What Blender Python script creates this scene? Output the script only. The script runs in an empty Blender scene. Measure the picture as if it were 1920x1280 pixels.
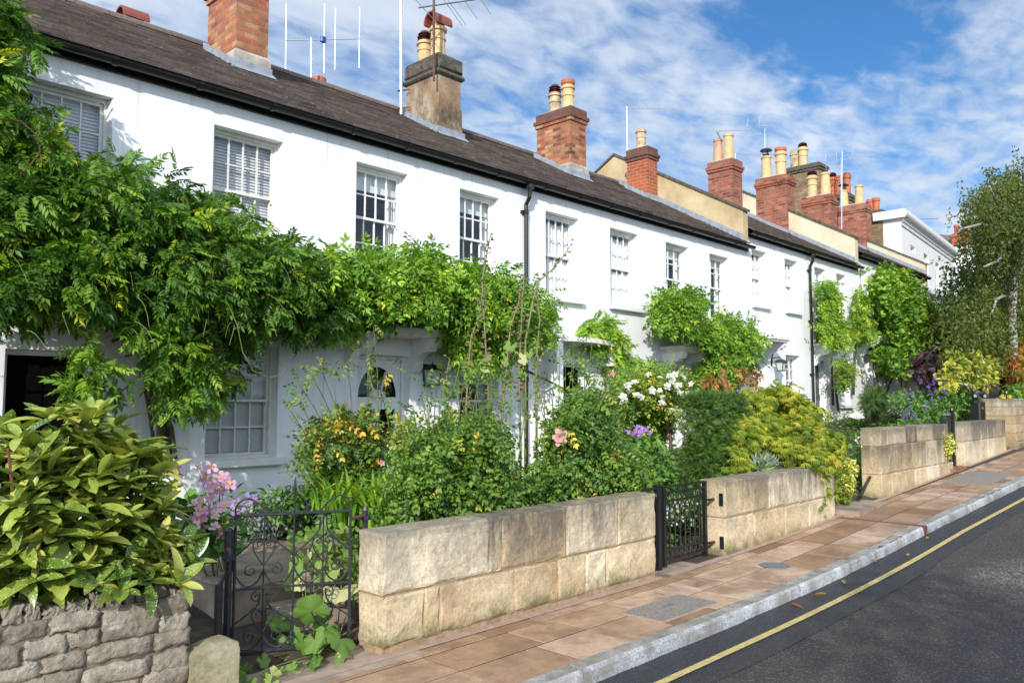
import bpy, math, random
import numpy as np
from mathutils import Vector, Matrix, Quaternion
random.seed(11)
rng = np.random.default_rng(11)
scene = bpy.context.scene
col = scene.collection
R = math.radians
# ------------------------------------------------------------------ camera
CAMZ, FPX = 1.65, 1493.33
YAW, PITCH = R(43.795), R(4.295)
_c, _s, _cp, _sp = math.cos(YAW), math.sin(YAW), math.cos(PITCH), math.sin(PITCH)
FW = np.array([_c*_cp, _s*_cp, _sp]); RT = np.array([_s, -_c, 0.0]); UP = np.array([-_c*_sp, -_s*_sp, _cp])
def ray(px, py): return FW + RT*((px-960)/FPX) + UP*((640-py)/FPX)
def at_y(px, py, Y):
    r = ray(px, py); t = Y/r[1]; return np.array([r[0]*t, Y, CAMZ+r[2]*t])
def at_x(px, py, X):
    r = ray(px, py); t = X/r[0]; return np.array([X, r[1]*t, CAMZ+r[2]*t])
def at_z(px, py, z):
    r = ray(px, py); t = (z-CAMZ)/r[2]; return np.array([r[0]*t, r[1]*t, z])
def zs(x):                                   # the street climbs beyond the first gate
    if x < 5.6: return 0.0
    return .048*(x-7.7) if x > 9.8 else .048*(x-5.6)**2/8.4
YF = 8.5        # facade plane
YW = 4.28       # front of the garden walls
def kerb_y(x): return 3.17 - (.02*(x-11) if x > 11 else 0)
def garden_z(x, y):
    t = min(1, max(0, (y-4.5)/(YF-4.5))); return zs(x)*1.15+.03+.36*t*t*(3-2*t)
# ------------------------------------------------------------------ objects
WO = {}
def tag(o, label=None, cat=None, group=None, kind=None):
    if label: o['label'] = label
    if cat: o['category'] = cat
    if group: o['group'] = group
    if kind: o['kind'] = kind
    return o
def empty(name, loc, label, cat, group=None):
    o = bpy.data.objects.new(name, None); col.objects.link(o); o.empty_display_size = .1
    o.location = loc; WO[o.name] = Vector(loc); return tag(o, label, cat, group)
def link(o, parent=None, loc=(0, 0, 0)):
    """link o with world position loc (no rotation) under parent"""
    col.objects.link(o); loc = Vector(loc); WO[o.name] = loc
    if parent: o.parent = parent; o.location = loc - WO[parent.name]
    else: o.location = loc
    return o
def copy_tree(o, parent=None, loc=None):
    c = o.copy(); col.objects.link(c)
    if parent: c.parent = parent
    for ch in list(o.children): copy_tree(ch, c)
    if loc is not None: c.location = loc; WO[c.name] = Vector(loc)
    return c
class MB:
    """collects verts and faces; build() links them as one mesh object"""
    def __init__(s): s.v = []; s.f = []; s.m = []; s.a = []; s.mi = 0; s.var = .5
    def add(s, vs, fs, var=None):
        n = len(s.v); s.v += [tuple(map(float, p)) for p in vs]
        for f in fs: s.f.append([i+n for i in f]); s.m.append(s.mi); s.a.append(s.var if var is None else var)
    def box(s, a, b, var=None):
        x0, y0, z0 = a; x1, y1, z1 = b
        s.add([(x0,y0,z0),(x1,y0,z0),(x1,y1,z0),(x0,y1,z0),(x0,y0,z1),(x1,y0,z1),(x1,y1,z1),(x0,y1,z1)],
              [(0,3,2,1),(4,5,6,7),(0,1,5,4),(1,2,6,5),(2,3,7,6),(3,0,4,7)], var)
    def bbox(s, a, b, r=.01, var=None, jit=0):
        """box with chamfered vertical and horizontal edges"""
        x0,y0,z0 = a; x1,y1,z1 = b; vs = []; 
        r = min(r, .45*(x1-x0), .45*(y1-y0), .45*(z1-z0))
        J = lambda: random.uniform(-jit, jit)
        for z, k in ((z0, r), (z0+r, 0), (z1-r, 0), (z1, r)):
            q = [(x0+k+r*(k==0), y0+k), (x1-k-r*(k==0), y0+k), (x1-k, y0+k+r*(k==0)), (x1-k, y1-k-r*(k==0)), (x1-k-r*(k==0), y1-k), (x0+k+r*(k==0), y1-k), (x0+k, y1-k-r*(k==0)), (x0+k, y0+k+r*(k==0))]
            vs += [(p[0]+J(), p[1]+J(), z+J()) for p in q]
        fs = [tuple(range(7, -1, -1)), tuple(range(24, 32))]
        for l in range(3):
            for i in range(8):
                j = (i+1) % 8; fs.append((l*8+i, l*8+j, l*8+8+j, l*8+8+i))
        s.add(vs, fs, var)
    def tube(s, pts, r, n=6, cap=True, var=None):
        pts = [Vector(p) for p in pts]; m = len(pts); rs = r if hasattr(r, '__len__') else [r]*m
        vs = []; fs = []; up = None
        for i, p in enumerate(pts):
            t = (pts[min(i+1, m-1)]-pts[max(i-1, 0)])
            t = t.normalized() if t.length > 1e-9 else Vector((0,0,1))
            if up is None: up = Vector((0,0,1)) if abs(t.z) < .9 else Vector((1,0,0))
            a = t.cross(up)
            if a.length < 1e-6: a = t.cross(Vector((.3,.8,.1)))
            a.normalize(); b = a.cross(t).normalized(); up = b
            for k in range(n):
                th = 2*math.pi*(k+.5)/n; vs.append(p+(a*math.cos(th)+b*math.sin(th))*rs[i])
        for i in range(m-1):
            for k in range(n):
                j = (k+1) % n; fs.append((i*n+k, i*n+j, (i+1)*n+j, (i+1)*n+k))
        if cap: fs.append(tuple(range(n-1, -1, -1))); fs.append(tuple(range((m-1)*n, m*n)))
        s.add(vs, fs, var)
    def lathe(s, c, prof, n=16, var=None):
        """prof: list of (r, z) from bottom to top round vertical axis at c"""
        vs = []; fs = []; m = len(prof)
        for r, z in prof:
            for k in range(n):
                th = 2*math.pi*k/n; vs.append((c[0]+r*math.cos(th), c[1]+r*math.sin(th), c[2]+z))
        for i in range(m-1):
            for k in range(n):
                j = (k+1) % n; fs.append((i*n+k, i*n+j, (i+1)*n+j, (i+1)*n+k))
        fs.append(tuple(range(n-1, -1, -1))); fs.append(tuple(range((m-1)*n, m*n)))
        s.add(vs, fs, var)
    def prism(s, poly, axis, a, b, var=None):
        """polygon poly extruded along axis from a to b; poly in the other two axes in order"""
        n = len(poly)
        def P(p, t):
            q = [0,0,0]; o = [i for i in range(3) if i != axis]; q[axis] = t; q[o[0]] = p[0]; q[o[1]] = p[1]; return q
        s.add([P(p, a) for p in poly]+[P(p, b) for p in poly],
              [tuple(range(n)), tuple(range(2*n-1, n-1, -1))]+[(i, n+i, n+(i+1) % n, (i+1) % n) for i in range(n)], var)
    def build(s, name, mats, parent=None, origin=None, smooth=False, fixn=True):
        me = bpy.data.meshes.new(name)
        org = Vector(origin) if origin is not None else (WO[parent.name] if parent else Vector((0,0,0)))
        me.from_pydata([(p[0]-org.x, p[1]-org.y, p[2]-org.z) for p in s.v], [], s.f); 
        for m in (mats if isinstance(mats, (list, tuple)) else [mats]): me.materials.append(m)
        me.polygons.foreach_set('material_index', s.m)
        at = me.attributes.new('var', 'FLOAT', 'FACE'); at.data.foreach_set('value', np.array(s.a, np.float32))
        if fixn:
            import bmesh
            bm = bmesh.new(); bm.from_mesh(me); bmesh.ops.recalc_face_normals(bm, faces=bm.faces); bm.to_mesh(me); bm.free()
        if smooth: me.polygons.foreach_set('use_smooth', [True]*len(me.polygons))
        me.update()
        return link(bpy.data.objects.new(name, me), parent, org)
# ------------------------------------------------------------------ foliage
def np_obj(name, V, F, var, mat, parent=None, smooth=False, mi=None):
    """V (n,3), F (m,k), var per face -> one mesh object"""
    me = bpy.data.meshes.new(name); org = WO[parent.name] if parent else Vector((0,0,0))
    V = V - np.array(org); nf, k = F.shape
    me.vertices.add(len(V)); me.vertices.foreach_set('co', V.astype(np.float32).ravel())
    me.loops.add(nf*k); me.loops.foreach_set('vertex_index', F.astype(np.int32).ravel())
    me.polygons.add(nf); me.polygons.foreach_set('loop_start', np.arange(0, nf*k, k, dtype=np.int32))
    for m in (mat if isinstance(mat, (list, tuple)) else [mat]): me.materials.append(m)
    if mi is not None: me.polygons.foreach_set('material_index', np.asarray(mi, np.int32))
    me.update(calc_edges=True)
    at = me.attributes.new('var', 'FLOAT', 'FACE'); at.data.foreach_set('value', var.astype(np.float32))
    if smooth: me.polygons.foreach_set('use_smooth', [True]*nf)
    return link(bpy.data.objects.new(name, me), parent, org)
def unit(a): return a/np.maximum(np.linalg.norm(a, axis=-1, keepdims=True), 1e-9)
def leaf_simple(w=.5, fold=.12, droop=.15):
    """leaf along +y, unit length: 4 quads, pointed, folded along the midrib"""
    y = [0, .33, .7, 1.0]; ww = [0, w*.5, w*.40, 0]; V = []
    V.append((0,0,0))
    for i in (1, 2):
        d = -droop*y[i]**2; V += [(-ww[i], y[i], fold*ww[i]*2+d), (0, y[i], d), (ww[i], y[i], fold*ww[i]*2+d)]
    V.append((0, 1, -droop))
    F = [(0,2,1,1),(0,3,2,2),(1,2,5,4),(2,3,6,5),(4,5,7,7),(5,6,7,7)]
    return np.array(V, float), F
def tri_fix(V, F):
    T = []
    for f in F:
        f = list(dict.fromkeys(f))
        for i in range(1, len(f)-1): T.append((f[0], f[i], f[i+1]))
    return V, np.array(T)
def leaf_diamond(w=.55, fold=.15, droop=.1):
    V = np.array([(0,0,0), (-w/2,.45,fold*w), (w/2,.45,fold*w), (0,1,-droop)], float)
    return V, np.array([(0,3,1),(0,2,3)])
def leaf_big(w=.42, fold=.18, droop=.35, n=5):
    """long glossy leaf with n segments"""
    V = []; F = []
    for i in range(n+1):
        t = i/n; hw = w*.5*(math.sin(math.pi*min(1, t*.92+.04))**.75)*(1 if t < 1 else 0.02); d = -droop*t*t
        V += [(-hw, t, fold*hw*2+d), (0, t, d), (hw, t, fold*hw*2+d)]
    for i in range(n):
        a = i*3; F += [(a, a+1, a+4), (a, a+4, a+3), (a+1, a+2, a+5), (a+1, a+5, a+4)]
    return np.array(V, float), np.array(F)
def leaf_pinnate(pairs=5, ll=.42, w=.34, droop=.5, seed=0, oval=False):
    """compound leaf, leaflets in pairs along a drooping rachis, unit length"""
    r = np.random.default_rng(seed); lv, lf = tri_fix(*leaf_simple(w, .12, .15)) if oval else leaf_diamond(w, .18, .12); V = []; F = []; n = 0
    items = []
    for i in range(pairs):
        t = .22+.70*i/(pairs-1 if pairs > 1 else 1)
        for sx in (-1, 1): items.append((t+r.uniform(-.02,.02), sx*R(r.uniform(50, 68)), 1-.25*abs(t-.5)))
    items.append((.96, r.uniform(-.2,.2), 1.05))
    for t, a, k in items:
        L = ll*k; ca, sa = math.cos(a), math.sin(a); base = np.array([0, t, -droop*t*t]); tw = r.uniform(-.35,.35)
        P = lv*L
        x, y, z = P[:,0], P[:,1], P[:,2]
        z2 = z*math.cos(tw)+x*math.sin(tw); x2 = x*math.cos(tw)-z*math.sin(tw)
        q = np.stack([x2*ca+y*sa, -x2*sa+y*ca, z2-.35*y*abs(sa)-droop*t*y*ca], 1)+base
        V.append(q); F.append(lf+n); n += len(lv)
    # rachis as a thin folded strip
    ts = np.linspace(0, .95, 4)
    q = []
    for t in ts: q += [(-.008, t, -droop*t*t), (.008, t, -droop*t*t)]
    V.append(np.array(q)); F.append(np.array([(n+2*i, n+2*i+1, n+2*i+3) for i in range(3)]+[(n+2*i, n+2*i+3, n+2*i+2) for i in range(3)]))
    return np.concatenate(V), np.concatenate(F)
def leaf_palmate(lobes=5, depth=.45, cup=.1, seed=0):
    """lobed round leaf (hollyhock, vine), base at origin, unit diameter"""
    r = np.random.default_rng(seed); n = lobes*4; V = [(0, .12, 0)]
    for i in range(n+1):
        a = R(-150)+R(300)*i/n; rad = .55*(1-depth*.5*(1-abs(math.cos(a*lobes/ (300/180*1.0)/1.0)))); rad *= r.uniform(.92, 1.06)
        V.append((rad*math.sin(a), .45+rad*math.cos(a), cup*rad*rad*2+r.uniform(-.03,.03)))
    V[0] = (0, .42, 0)
    return np.array(V, float), np.array([(0, i+1, i) for i in range(1, n+1)])
def leaf_mallow(lobes=5, depth=.22, seed=0, seg=30):
    """broad crinkled leaf: two rings, folded along the veins, notched at the stalk"""
    r = np.random.default_rng(seed); V = [(0, .42, -.03)]; ph = r.uniform(0, 6)
    for ring, k in ((1, .52), (2, 1.0)):
        for i in range(seg+1):
            a = R(-158)+R(316)*i/seg; lo = abs(math.cos((a)*lobes/2*360/316)); rad = .54*k*(1-depth*(1-lo)*k)*(1+.03*r.normal()*(ring == 2)); fold = (.05*lo-.025)*k
            V.append((rad*math.sin(a), .42+rad*math.cos(a), fold+.10*k*k*math.sin(2*a+ph)*.6-.10*k*k+.02*r.normal()*(ring == 2)))
    F = []
    for i in range(seg): F += [(0, 2+i, 1+i), (1+i, 2+i, seg+3+i), (1+i, seg+3+i, seg+2+i)]
    return np.array(V, float), np.array(F)
def rand_dirs(n): return unit(rng.normal(size=(n, 3)))
def scatter(tmpls, pos, axis, nrm, scale, var, jv=.08):
    """place leaf templates; axis = leaf direction, nrm = approximate leaf normal. Returns V, F(tris), var"""
    if not isinstance(tmpls, list): tmpls = [tmpls]
    n = len(pos); y = unit(axis); x = unit(np.cross(y, nrm)); z = np.cross(x, y)
    scale = np.broadcast_to(scale, (n,)); which = rng.integers(0, len(tmpls), n); VV = []; FF = []; AA = []; off = 0
    for k, (tv, tf) in enumerate(tmpls):
        ix = np.where(which == k)[0]
        if not len(ix): continue
        P = tv[None]*scale[ix, None, None]
        W = P[..., 0:1]*x[ix, None]+P[..., 1:2]*y[ix, None]+P[..., 2:3]*z[ix, None]+pos[ix, None]
        VV.append(W.reshape(-1, 3)); nv = len(tv)
        FF.append((tf[None]+(np.arange(len(ix))*nv)[:, None, None]+off).reshape(-1, 3)); off += nv*len(ix)
        a = np.repeat(var[ix], len(tf)); AA.append(np.clip(a, 0, 1))
    return np.concatenate(VV), np.concatenate(FF), np.concatenate(AA)
def join_geo(parts):
    V = []; F = []; A = []; o = 0
    for v, f, a in parts: V.append(v); F.append(f+o); A.append(a); o += len(v)
    return np.concatenate(V), np.concatenate(F), np.concatenate(A)
def in_poly(x, z, poly):
    poly = np.array(poly); ins = np.zeros(len(x), bool); j = len(poly)-1
    for i in range(len(poly)):
        xi, zi = poly[i]; xj, zj = poly[j]
        c = ((zi > z) != (zj > z)) & (x < (xj-xi)*(z-zi)/((zj-zi) if zj != zi else 1e-9)+xi); ins ^= c; j = i
    return ins
def poly_sample(poly, n):
    p = np.array(poly); lo, hi = p.min(0), p.max(0); out = np.zeros((0, 2))
    while len(out) < n:
        q = rng.uniform(lo, hi, (n*3, 2)); out = np.concatenate([out, q[in_poly(q[:,0], q[:,1], p)]])
    return out[:n]
def clumped(centers, radii, n, spread=.55):
    """n positions on/in clumps with outward directions: (pos, out)"""
    k = rng.integers(0, len(centers), n); d = rand_dirs(n); rr = radii[k]*(1-spread*rng.random(n)**1.6)
    return centers[k]+d*rr[:, None], d, k
# ------------------------------------------------------------------ materials
class NT:
    def __init__(s, name):
        s.m = bpy.data.materials.new(name); s.m.use_nodes = True; s.t = s.m.node_tree; s.t.nodes.clear()
        s.out = s.n('ShaderNodeOutputMaterial'); s.b = s.n('ShaderNodeBsdfPrincipled'); s.l(s.b, 0, s.out, 0)
        s.co = s.n('ShaderNodeTexCoord'); s.src = (s.co, 'Object')
    def n(s, t, **k):
        q = s.t.nodes.new(t)
        for a, v in k.items(): setattr(q, a, v)
        return q
    def l(s, a, i, b, j): s.t.links.new(a.outputs[i], b.inputs[j])
    def world(s):
        g = s.n('ShaderNodeNewGeometry'); s.src = (g, 'Position'); return s
    def map(s, sc=(1,1,1), rot=(0,0,0)):
        q = s.n('ShaderNodeMapping'); q.inputs['Scale'].default_value = sc; q.inputs['Rotation'].default_value = rot
        s.l(s.src[0], s.src[1], q, 0); return q
    def noise(s, scale, det=4, sc=None, rough=.55, dist=0):
        q = s.n('ShaderNodeTexNoise'); q.inputs['Scale'].default_value = scale; q.inputs['Detail'].default_value = det
        q.inputs['Roughness'].default_value = rough; q.inputs['Distortion'].default_value = dist
        if sc: s.l(s.map(sc), 0, q, 0)
        else: s.l(s.src[0], s.src[1], q, 0)
        return q
    def ramp(s, src, i, stops, interp='LINEAR'):
        q = s.n('ShaderNodeValToRGB'); cr = q.color_ramp; cr.interpolation = interp
        while len(cr.elements) < len(stops): cr.elements.new(.5)
        for e, (p, c) in zip(cr.elements, stops):
            e.position = p; e.color = (c[0], c[1], c[2], 1) if hasattr(c, '__len__') else (c, c, c, 1)
        s.l(src, i, q, 0); return q
    def mix(s, fac, a, b, mode='MIX'):
        q = s.n('ShaderNodeMix', data_type='RGBA', blend_type=mode)
        for v, j in ((fac, 0), (a, 6), (b, 7)):
            if isinstance(v, tuple) and hasattr(v[0], 'outputs'): s.t.links.new(v[0].outputs[v[1]], q.inputs[j])
            elif hasattr(v, 'outputs'): s.t.links.new(v.outputs[0], q.inputs[j])
            else: q.inputs[j].default_value = v if j == 0 else (v[0], v[1], v[2], 1)
        return (q, 2)
    def math(s, op, a, b=None, c=None):
        q = s.n('ShaderNodeMath', operation=op)
        for v, j in ((a, 0), (b, 1), (c, 2)):
            if v is None: continue
            if isinstance(v, tuple): s.t.links.new(v[0].outputs[v[1]], q.inputs[j])
            elif hasattr(v, 'outputs'): s.t.links.new(v.outputs[0], q.inputs[j])
            else: q.inputs[j].default_value = v
        return q
    def attr(s, name='var'): return (s.n('ShaderNodeAttribute', attribute_name=name), 'Fac')
    def sep(s):
        q = s.n('ShaderNodeSeparateXYZ'); s.l(s.src[0], s.src[1], q, 0); return q
    def base(s, c):
        if isinstance(c, tuple) and hasattr(c[0], 'outputs'): s.t.links.new(c[0].outputs[c[1]], s.b.inputs['Base Color'])
        elif hasattr(c, 'outputs'): s.l(c, 0, s.b, 'Base Color')
        else: s.b.inputs['Base Color'].default_value = (c[0], c[1], c[2], 1)
        return s
    def rough(s, v):
        if hasattr(v, 'outputs'): s.l(v, 0, s.b, 'Roughness')
        else: s.b.inputs['Roughness'].default_value = v
        return s
    def bump(s, src, dist=.01, st=.6, i=0, prev=None):
        q = s.n('ShaderNodeBump'); q.inputs['Strength'].default_value = st; q.inputs['Distance'].default_value = dist
        s.l(src, i, q, 'Height')
        if prev: s.l(prev, 0, q, 'Normal')
        s.l(q, 0, s.b, 'Normal'); return q
def plain(name, c, rough=.5, metal=0, nscale=None, namt=.25, bump=0):
    k = NT(name).rough(rough); k.b.inputs['Metallic'].default_value = metal
    if nscale:
        nz = k.noise(nscale, 5); d = [x*(1-namt) for x in c]; l = [min(1, x*(1+namt)) for x in c]
        k.base(k.ramp(nz, 0, [(.3, d), (.7, l)]))
        if bump: k.bump(nz, bump, .5)
    else: k.base(c)
    return k.m
def leaf_mat(name, stops, trans=.35, rough=.45, tcol=1.5, spots=None, spec=.3, gain=1.45):
    """leaf: colour by the per-leaf attribute, part of the light passes through the blade"""
    k = NT(name); a = k.attr(); r = k.ramp(a[0], a[1], [(p, tuple(min(.9, q*gain) for q in c)) for p, c in stops])
    nz = k.noise(9, 3); c = k.mix(.35, r, k.ramp(nz, 0, [(.3, .55), (.7, 1.25)]), 'MULTIPLY')
    if spots:
        v = k.n('ShaderNodeTexNoise'); v.inputs['Scale'].default_value = spots[0]; v.inputs['Detail'].default_value = 1; k.l(k.src[0], k.src[1], v, 0)
        c = k.mix(k.ramp(v, 0, [(spots[2], 0), (spots[2]+.07, .9)]), c, spots[1])
    k.base(c); k.rough(rough); k.b.inputs['Specular IOR Level'].default_value = spec
    t = k.n('ShaderNodeBsdfTranslucent'); tc = k.mix(1.0, c, (tcol*1.0, tcol*1.15, tcol*.35), 'MULTIPLY'); k.t.links.new(tc[0].outputs[2], t.inputs[0])
    mx = k.n('ShaderNodeMixShader'); mx.inputs[0].default_value = trans*.78; k.l(k.b, 0, mx, 1); k.l(t, 0, mx, 2); k.l(mx, 0, k.out, 0)
    return k.m
M = {}
# white painted render: faint trowel marks, hairline dirt
k = NT('white_render').world(); n1 = k.noise(1.1, 5, (1, 1, .35)); n2 = k.noise(9, 6, rough=.6); n3 = k.noise(6, 5, (2.4, 2.4, .10)); n4 = k.noise(.55, 3)
a = k.attr(); tone = k.ramp(a[0], a[1], [(0, (.80,.805,.81)), (.5, (.84,.84,.845)), (1, (.83,.82,.80))])
c = k.mix(k.ramp(n1, 0, [(.45, 0), (.75, .5)]), tone, (.74,.735,.72)); pt = k.ramp(n4, 0, [(.515, 0), (.52, .30)]); c = k.mix(pt, c, (.86,.865,.87))
c = k.mix(k.ramp(n3, 0, [(.55, 0), (.74, .5)]), c, (.56,.545,.51))
vv = k.n('ShaderNodeTexVoronoi', feature='DISTANCE_TO_EDGE'); vv.inputs['Scale'].default_value = .9; wq = k.noise(3, 4); mp = k.mix(.12, (k.src[0], k.src[1]), (wq, 1)); k.t.links.new(mp[0].outputs[2], vv.inputs['Vector'])
cr = k.math('MULTIPLY', k.ramp(vv, 0, [(0, 1), (.0022, .7), (.004, 0)]), k.ramp(n4, 0, [(.48, 0), (.58, .22)])); c = k.mix(cr, c, (.45,.44,.42))
k.base(c).rough(.75); b0 = k.bump(n1, .04, .5); k.bump(n2, .008, .6, prev=b0); M['white'] = k.m
M['white_trim'] = plain('white_gloss_paint', (.78,.78,.77), .4, nscale=7, namt=.04)
M['old_trim'] = plain('weathered_white_paint', (.66,.64,.58), .6, nscale=16, namt=.14)
M['canopy'] = plain('weathered_white_stone', (.66,.63,.57), .8, nscale=9, namt=.16, bump=.004)
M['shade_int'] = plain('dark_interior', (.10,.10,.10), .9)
M['black'] = plain('black_iron_paint', (.012,.012,.013), .32, nscale=25, namt=.3, bump=.001)
M['gutter'] = plain('black_plastic_gutter', (.010,.010,.011), .32)
M['rust'] = plain('rusty_iron', (.11,.045,.03), .75, nscale=30, namt=.45, bump=.001)
M['iron_worn'] = plain('worn_black_iron', (.022,.022,.026), .42, nscale=40, namt=.5, bump=.001)
M['alu'] = plain('aerial_aluminium', (.62,.65,.70), .35, .7)
M['alu_dark'] = plain('grey_aerial_rod', (.13,.13,.14), .45, .4)
M['blue_plastic'] = plain('blue_plastic', (.03,.05,.22), .4)
M['lead'] = plain('lead_flashing', (.27,.30,.34), .5, .15, nscale=10, namt=.22, bump=.004)
M['brass'] = plain('brass', (.6,.42,.15), .3, .9)
M['greendoor'] = plain('dark_green_door_paint', (.02,.05,.05), .3)
M['dark_doorway'] = plain('near_black_doorway_shade', (.003,.003,.003), .95)  # near-black colour stands in for the unlit interior behind an open doorway
M['dark_doorway'].node_tree.nodes['Principled BSDF'].inputs['Specular IOR Level'].default_value = .05
M['lamp_glass'] = plain('frosted_lantern_glass', (.55,.56,.55), .15)
M['blind'] = plain('grey_slatted_blind', (.62,.62,.63), .6)
M['blind_pale'] = plain('cream_roller_blind', (.72,.71,.69), .7)
M['curtain'] = plain('white_net_curtain', (.80,.79,.76), .9)
# window glass: thin sheet, see-through head on and mirror-like at a slant
k = NT('window_glass'); g = k.n('ShaderNodeBsdfGlossy'); g.inputs['Roughness'].default_value = .02; g.inputs['Color'].default_value = (.9,.93,1,1)
tr = k.n('ShaderNodeBsdfTransparent'); tr.inputs[0].default_value = (.93,.95,.95,1); fr = k.n('ShaderNodeLayerWeight'); fr.inputs[0].default_value = .5; fr = k.math('POWER', (fr, 1), 5)
mx = k.n('ShaderNodeMixShader'); a_ = k.math('MULTIPLY_ADD', fr, .9, .07); k.l(a_, 0, mx, 0); k.l(tr, 0, mx, 1); k.l(g, 0, mx, 2); k.l(mx, 0, k.out, 0); M['glass'] = k.m
# brick: object-space courses, per-brick tone
def brick(name, cols, mortar, sc=1.0, dirt=.5):
    k = NT(name).world()
    sp = k.sep(); ad = k.math('ADD', sp, (sp, 1)); cm = k.n('ShaderNodeCombineXYZ'); k.l(ad, 0, cm, 0); k.l(sp, 2, cm, 1)
    b = k.n('ShaderNodeTexBrick'); k.l(cm, 0, b, 0); b.inputs['Scale'].default_value = 1; b.inputs['Brick Width'].default_value = .225*sc; b.inputs['Row Height'].default_value = .082*sc
    b.inputs['Mortar Size'].default_value = .0075; b.inputs['Mortar Smooth'].default_value = .3; b.inputs['Bias'].default_value = 0
    b.inputs['Color1'].default_value = (0,0,0,1); b.inputs['Color2'].default_value = (1,1,1,1); b.inputs['Mortar'].default_value = (.5,.5,.5,1)
    r = k.ramp(b, 0, [(i/(len(cols)-1), c) for i, c in enumerate(cols)])
    nz = k.noise(2.8, 8, rough=.7); r2 = k.mix(dirt+.2, r, k.ramp(nz, 0, [(.32, .40), (.5, .95), (.68, 1.3)]), 'MULTIPLY')
    nf = k.noise(40, 3); r2 = k.mix(.4, r2, k.ramp(nf, 0, [(.3, .7), (.7, 1.25)]), 'MULTIPLY')
    k.base(k.mix((b, 1), r2, mortar)).rough(.85)
    inv = k.math('MULTIPLY_ADD', (b, 1), -1, 1); ad2 = k.math('MULTIPLY_ADD', nf, .35, inv); k.bump(ad2, .008, .8); return k.m
M['brick'] = brick('red_orange_brick', [(.15,.045,.028),(.38,.11,.045),(.46,.24,.11),(.30,.065,.03),(.43,.17,.065),(.24,.07,.04)], (.22,.17,.12))
M['brick_red'] = brick('bright_red_brick', [(.30,.06,.03),(.40,.09,.035),(.36,.075,.03)], (.38,.27,.16))
M['brick_dark'] = brick('weathered_red_brick', [(.13,.042,.03),(.30,.08,.042),(.36,.14,.08),(.22,.06,.035),(.30,.10,.06)], (.27,.19,.13))
M['brick_stock'] = brick('yellow_stock_brick', [(.20,.13,.07),(.29,.20,.10),(.25,.16,.08),(.16,.105,.065)], (.13,.10,.075))
M['sootbrick'] = brick('sooty_cornice_brick', [(.12,.05,.035),(.17,.06,.04),(.14,.075,.05)], (.10,.08,.06))
k = NT('stained_stone').world(); n1 = k.noise(2.2, 8, (1,1,.6), .65); n2 = k.noise(14, 6); n3 = k.noise(1.1, 4)
c = k.ramp(n1, 0, [(.34, (.03,.026,.018)), (.44, (.13,.095,.06)), (.53, (.27,.21,.14)), (.66, (.45,.38,.29))])
c = k.mix(k.ramp(n3, 0, [(.48, 0), (.56, .6)]), c, (.28,.16,.085)); c = k.mix(.45, c, k.ramp(n2, 0, [(.3, .6), (.7, 1.3)]), 'MULTIPLY')
k.base(c).rough(.9); k.bump(n2, .012, .6); M['stone_chimney'] = k.m
M['mossy_stone'] = plain('dark_lichened_stone', (.085,.075,.055), .95, nscale=13, namt=.6, bump=.01)
M['cement'] = plain('stained_cement', (.36,.33,.28), .9, nscale=5, namt=.45, bump=.006)
M['pot_buff'] = plain('buff_clay', (.55,.39,.19), .7, nscale=6, namt=.20)
M['pot_stain'] = plain('sooty_buff_clay', (.42,.32,.19), .75, nscale=7, namt=.5)
M['pot_pink'] = plain('pinkish_clay', (.52,.28,.17), .7, nscale=6, namt=.2)
M['terracotta'] = plain('terracotta', (.42,.12,.05), .7, nscale=7, namt=.2)
M['cowl'] = plain('dark_glazed_cowl', (.055,.014,.013), .3)
M['cowl_red'] = plain('red_glazed_cowl', (.22,.055,.035), .5, nscale=8, namt=.25)
k = NT('yellow_render').world(); n1 = k.noise(1.6, 7, rough=.6); n2 = k.noise(18, 5)
c = k.ramp(n1, 0, [(.3, (.33,.24,.115)), (.5, (.46,.36,.20)), (.7, (.54,.45,.29))]); k.base(c).rough(.9); k.bump(n2, .008, .5); M['yellow'] = k.m
k = NT('cream_render').world(); n1 = k.noise(1.3, 7, rough=.65); n2 = k.noise(14, 5)
c = k.ramp(n1, 0, [(.3, (.20,.16,.10)), (.38, (.52,.45,.30)), (.6, (.58,.52,.37)), (.75, (.63,.58,.46))]); k.base(c).rough(.9); k.bump(n2, .008, .5); M['cream'] = k.m
# slates: tone per slate from the face attribute plus lichen
k = NT('slate').world(); a = k.attr(); r = k.ramp(a[0], a[1], [(0, (.072,.055,.047)), (.5, (.135,.104,.089)), (1, (.21,.165,.14))])
n1 = k.noise(.9, 6); n2 = k.noise(22, 5); c = k.mix(k.ramp(n1, 0, [(.52, 0), (.75, .5)]), r, (.10,.092,.055))
c = k.mix(.5, c, k.ramp(n2, 0, [(.3, .6), (.7, 1.4)]), 'MULTIPLY'); k.base(c).rough(.68); k.bump(n2, .006, .6); M['slate'] = k.m
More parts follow.
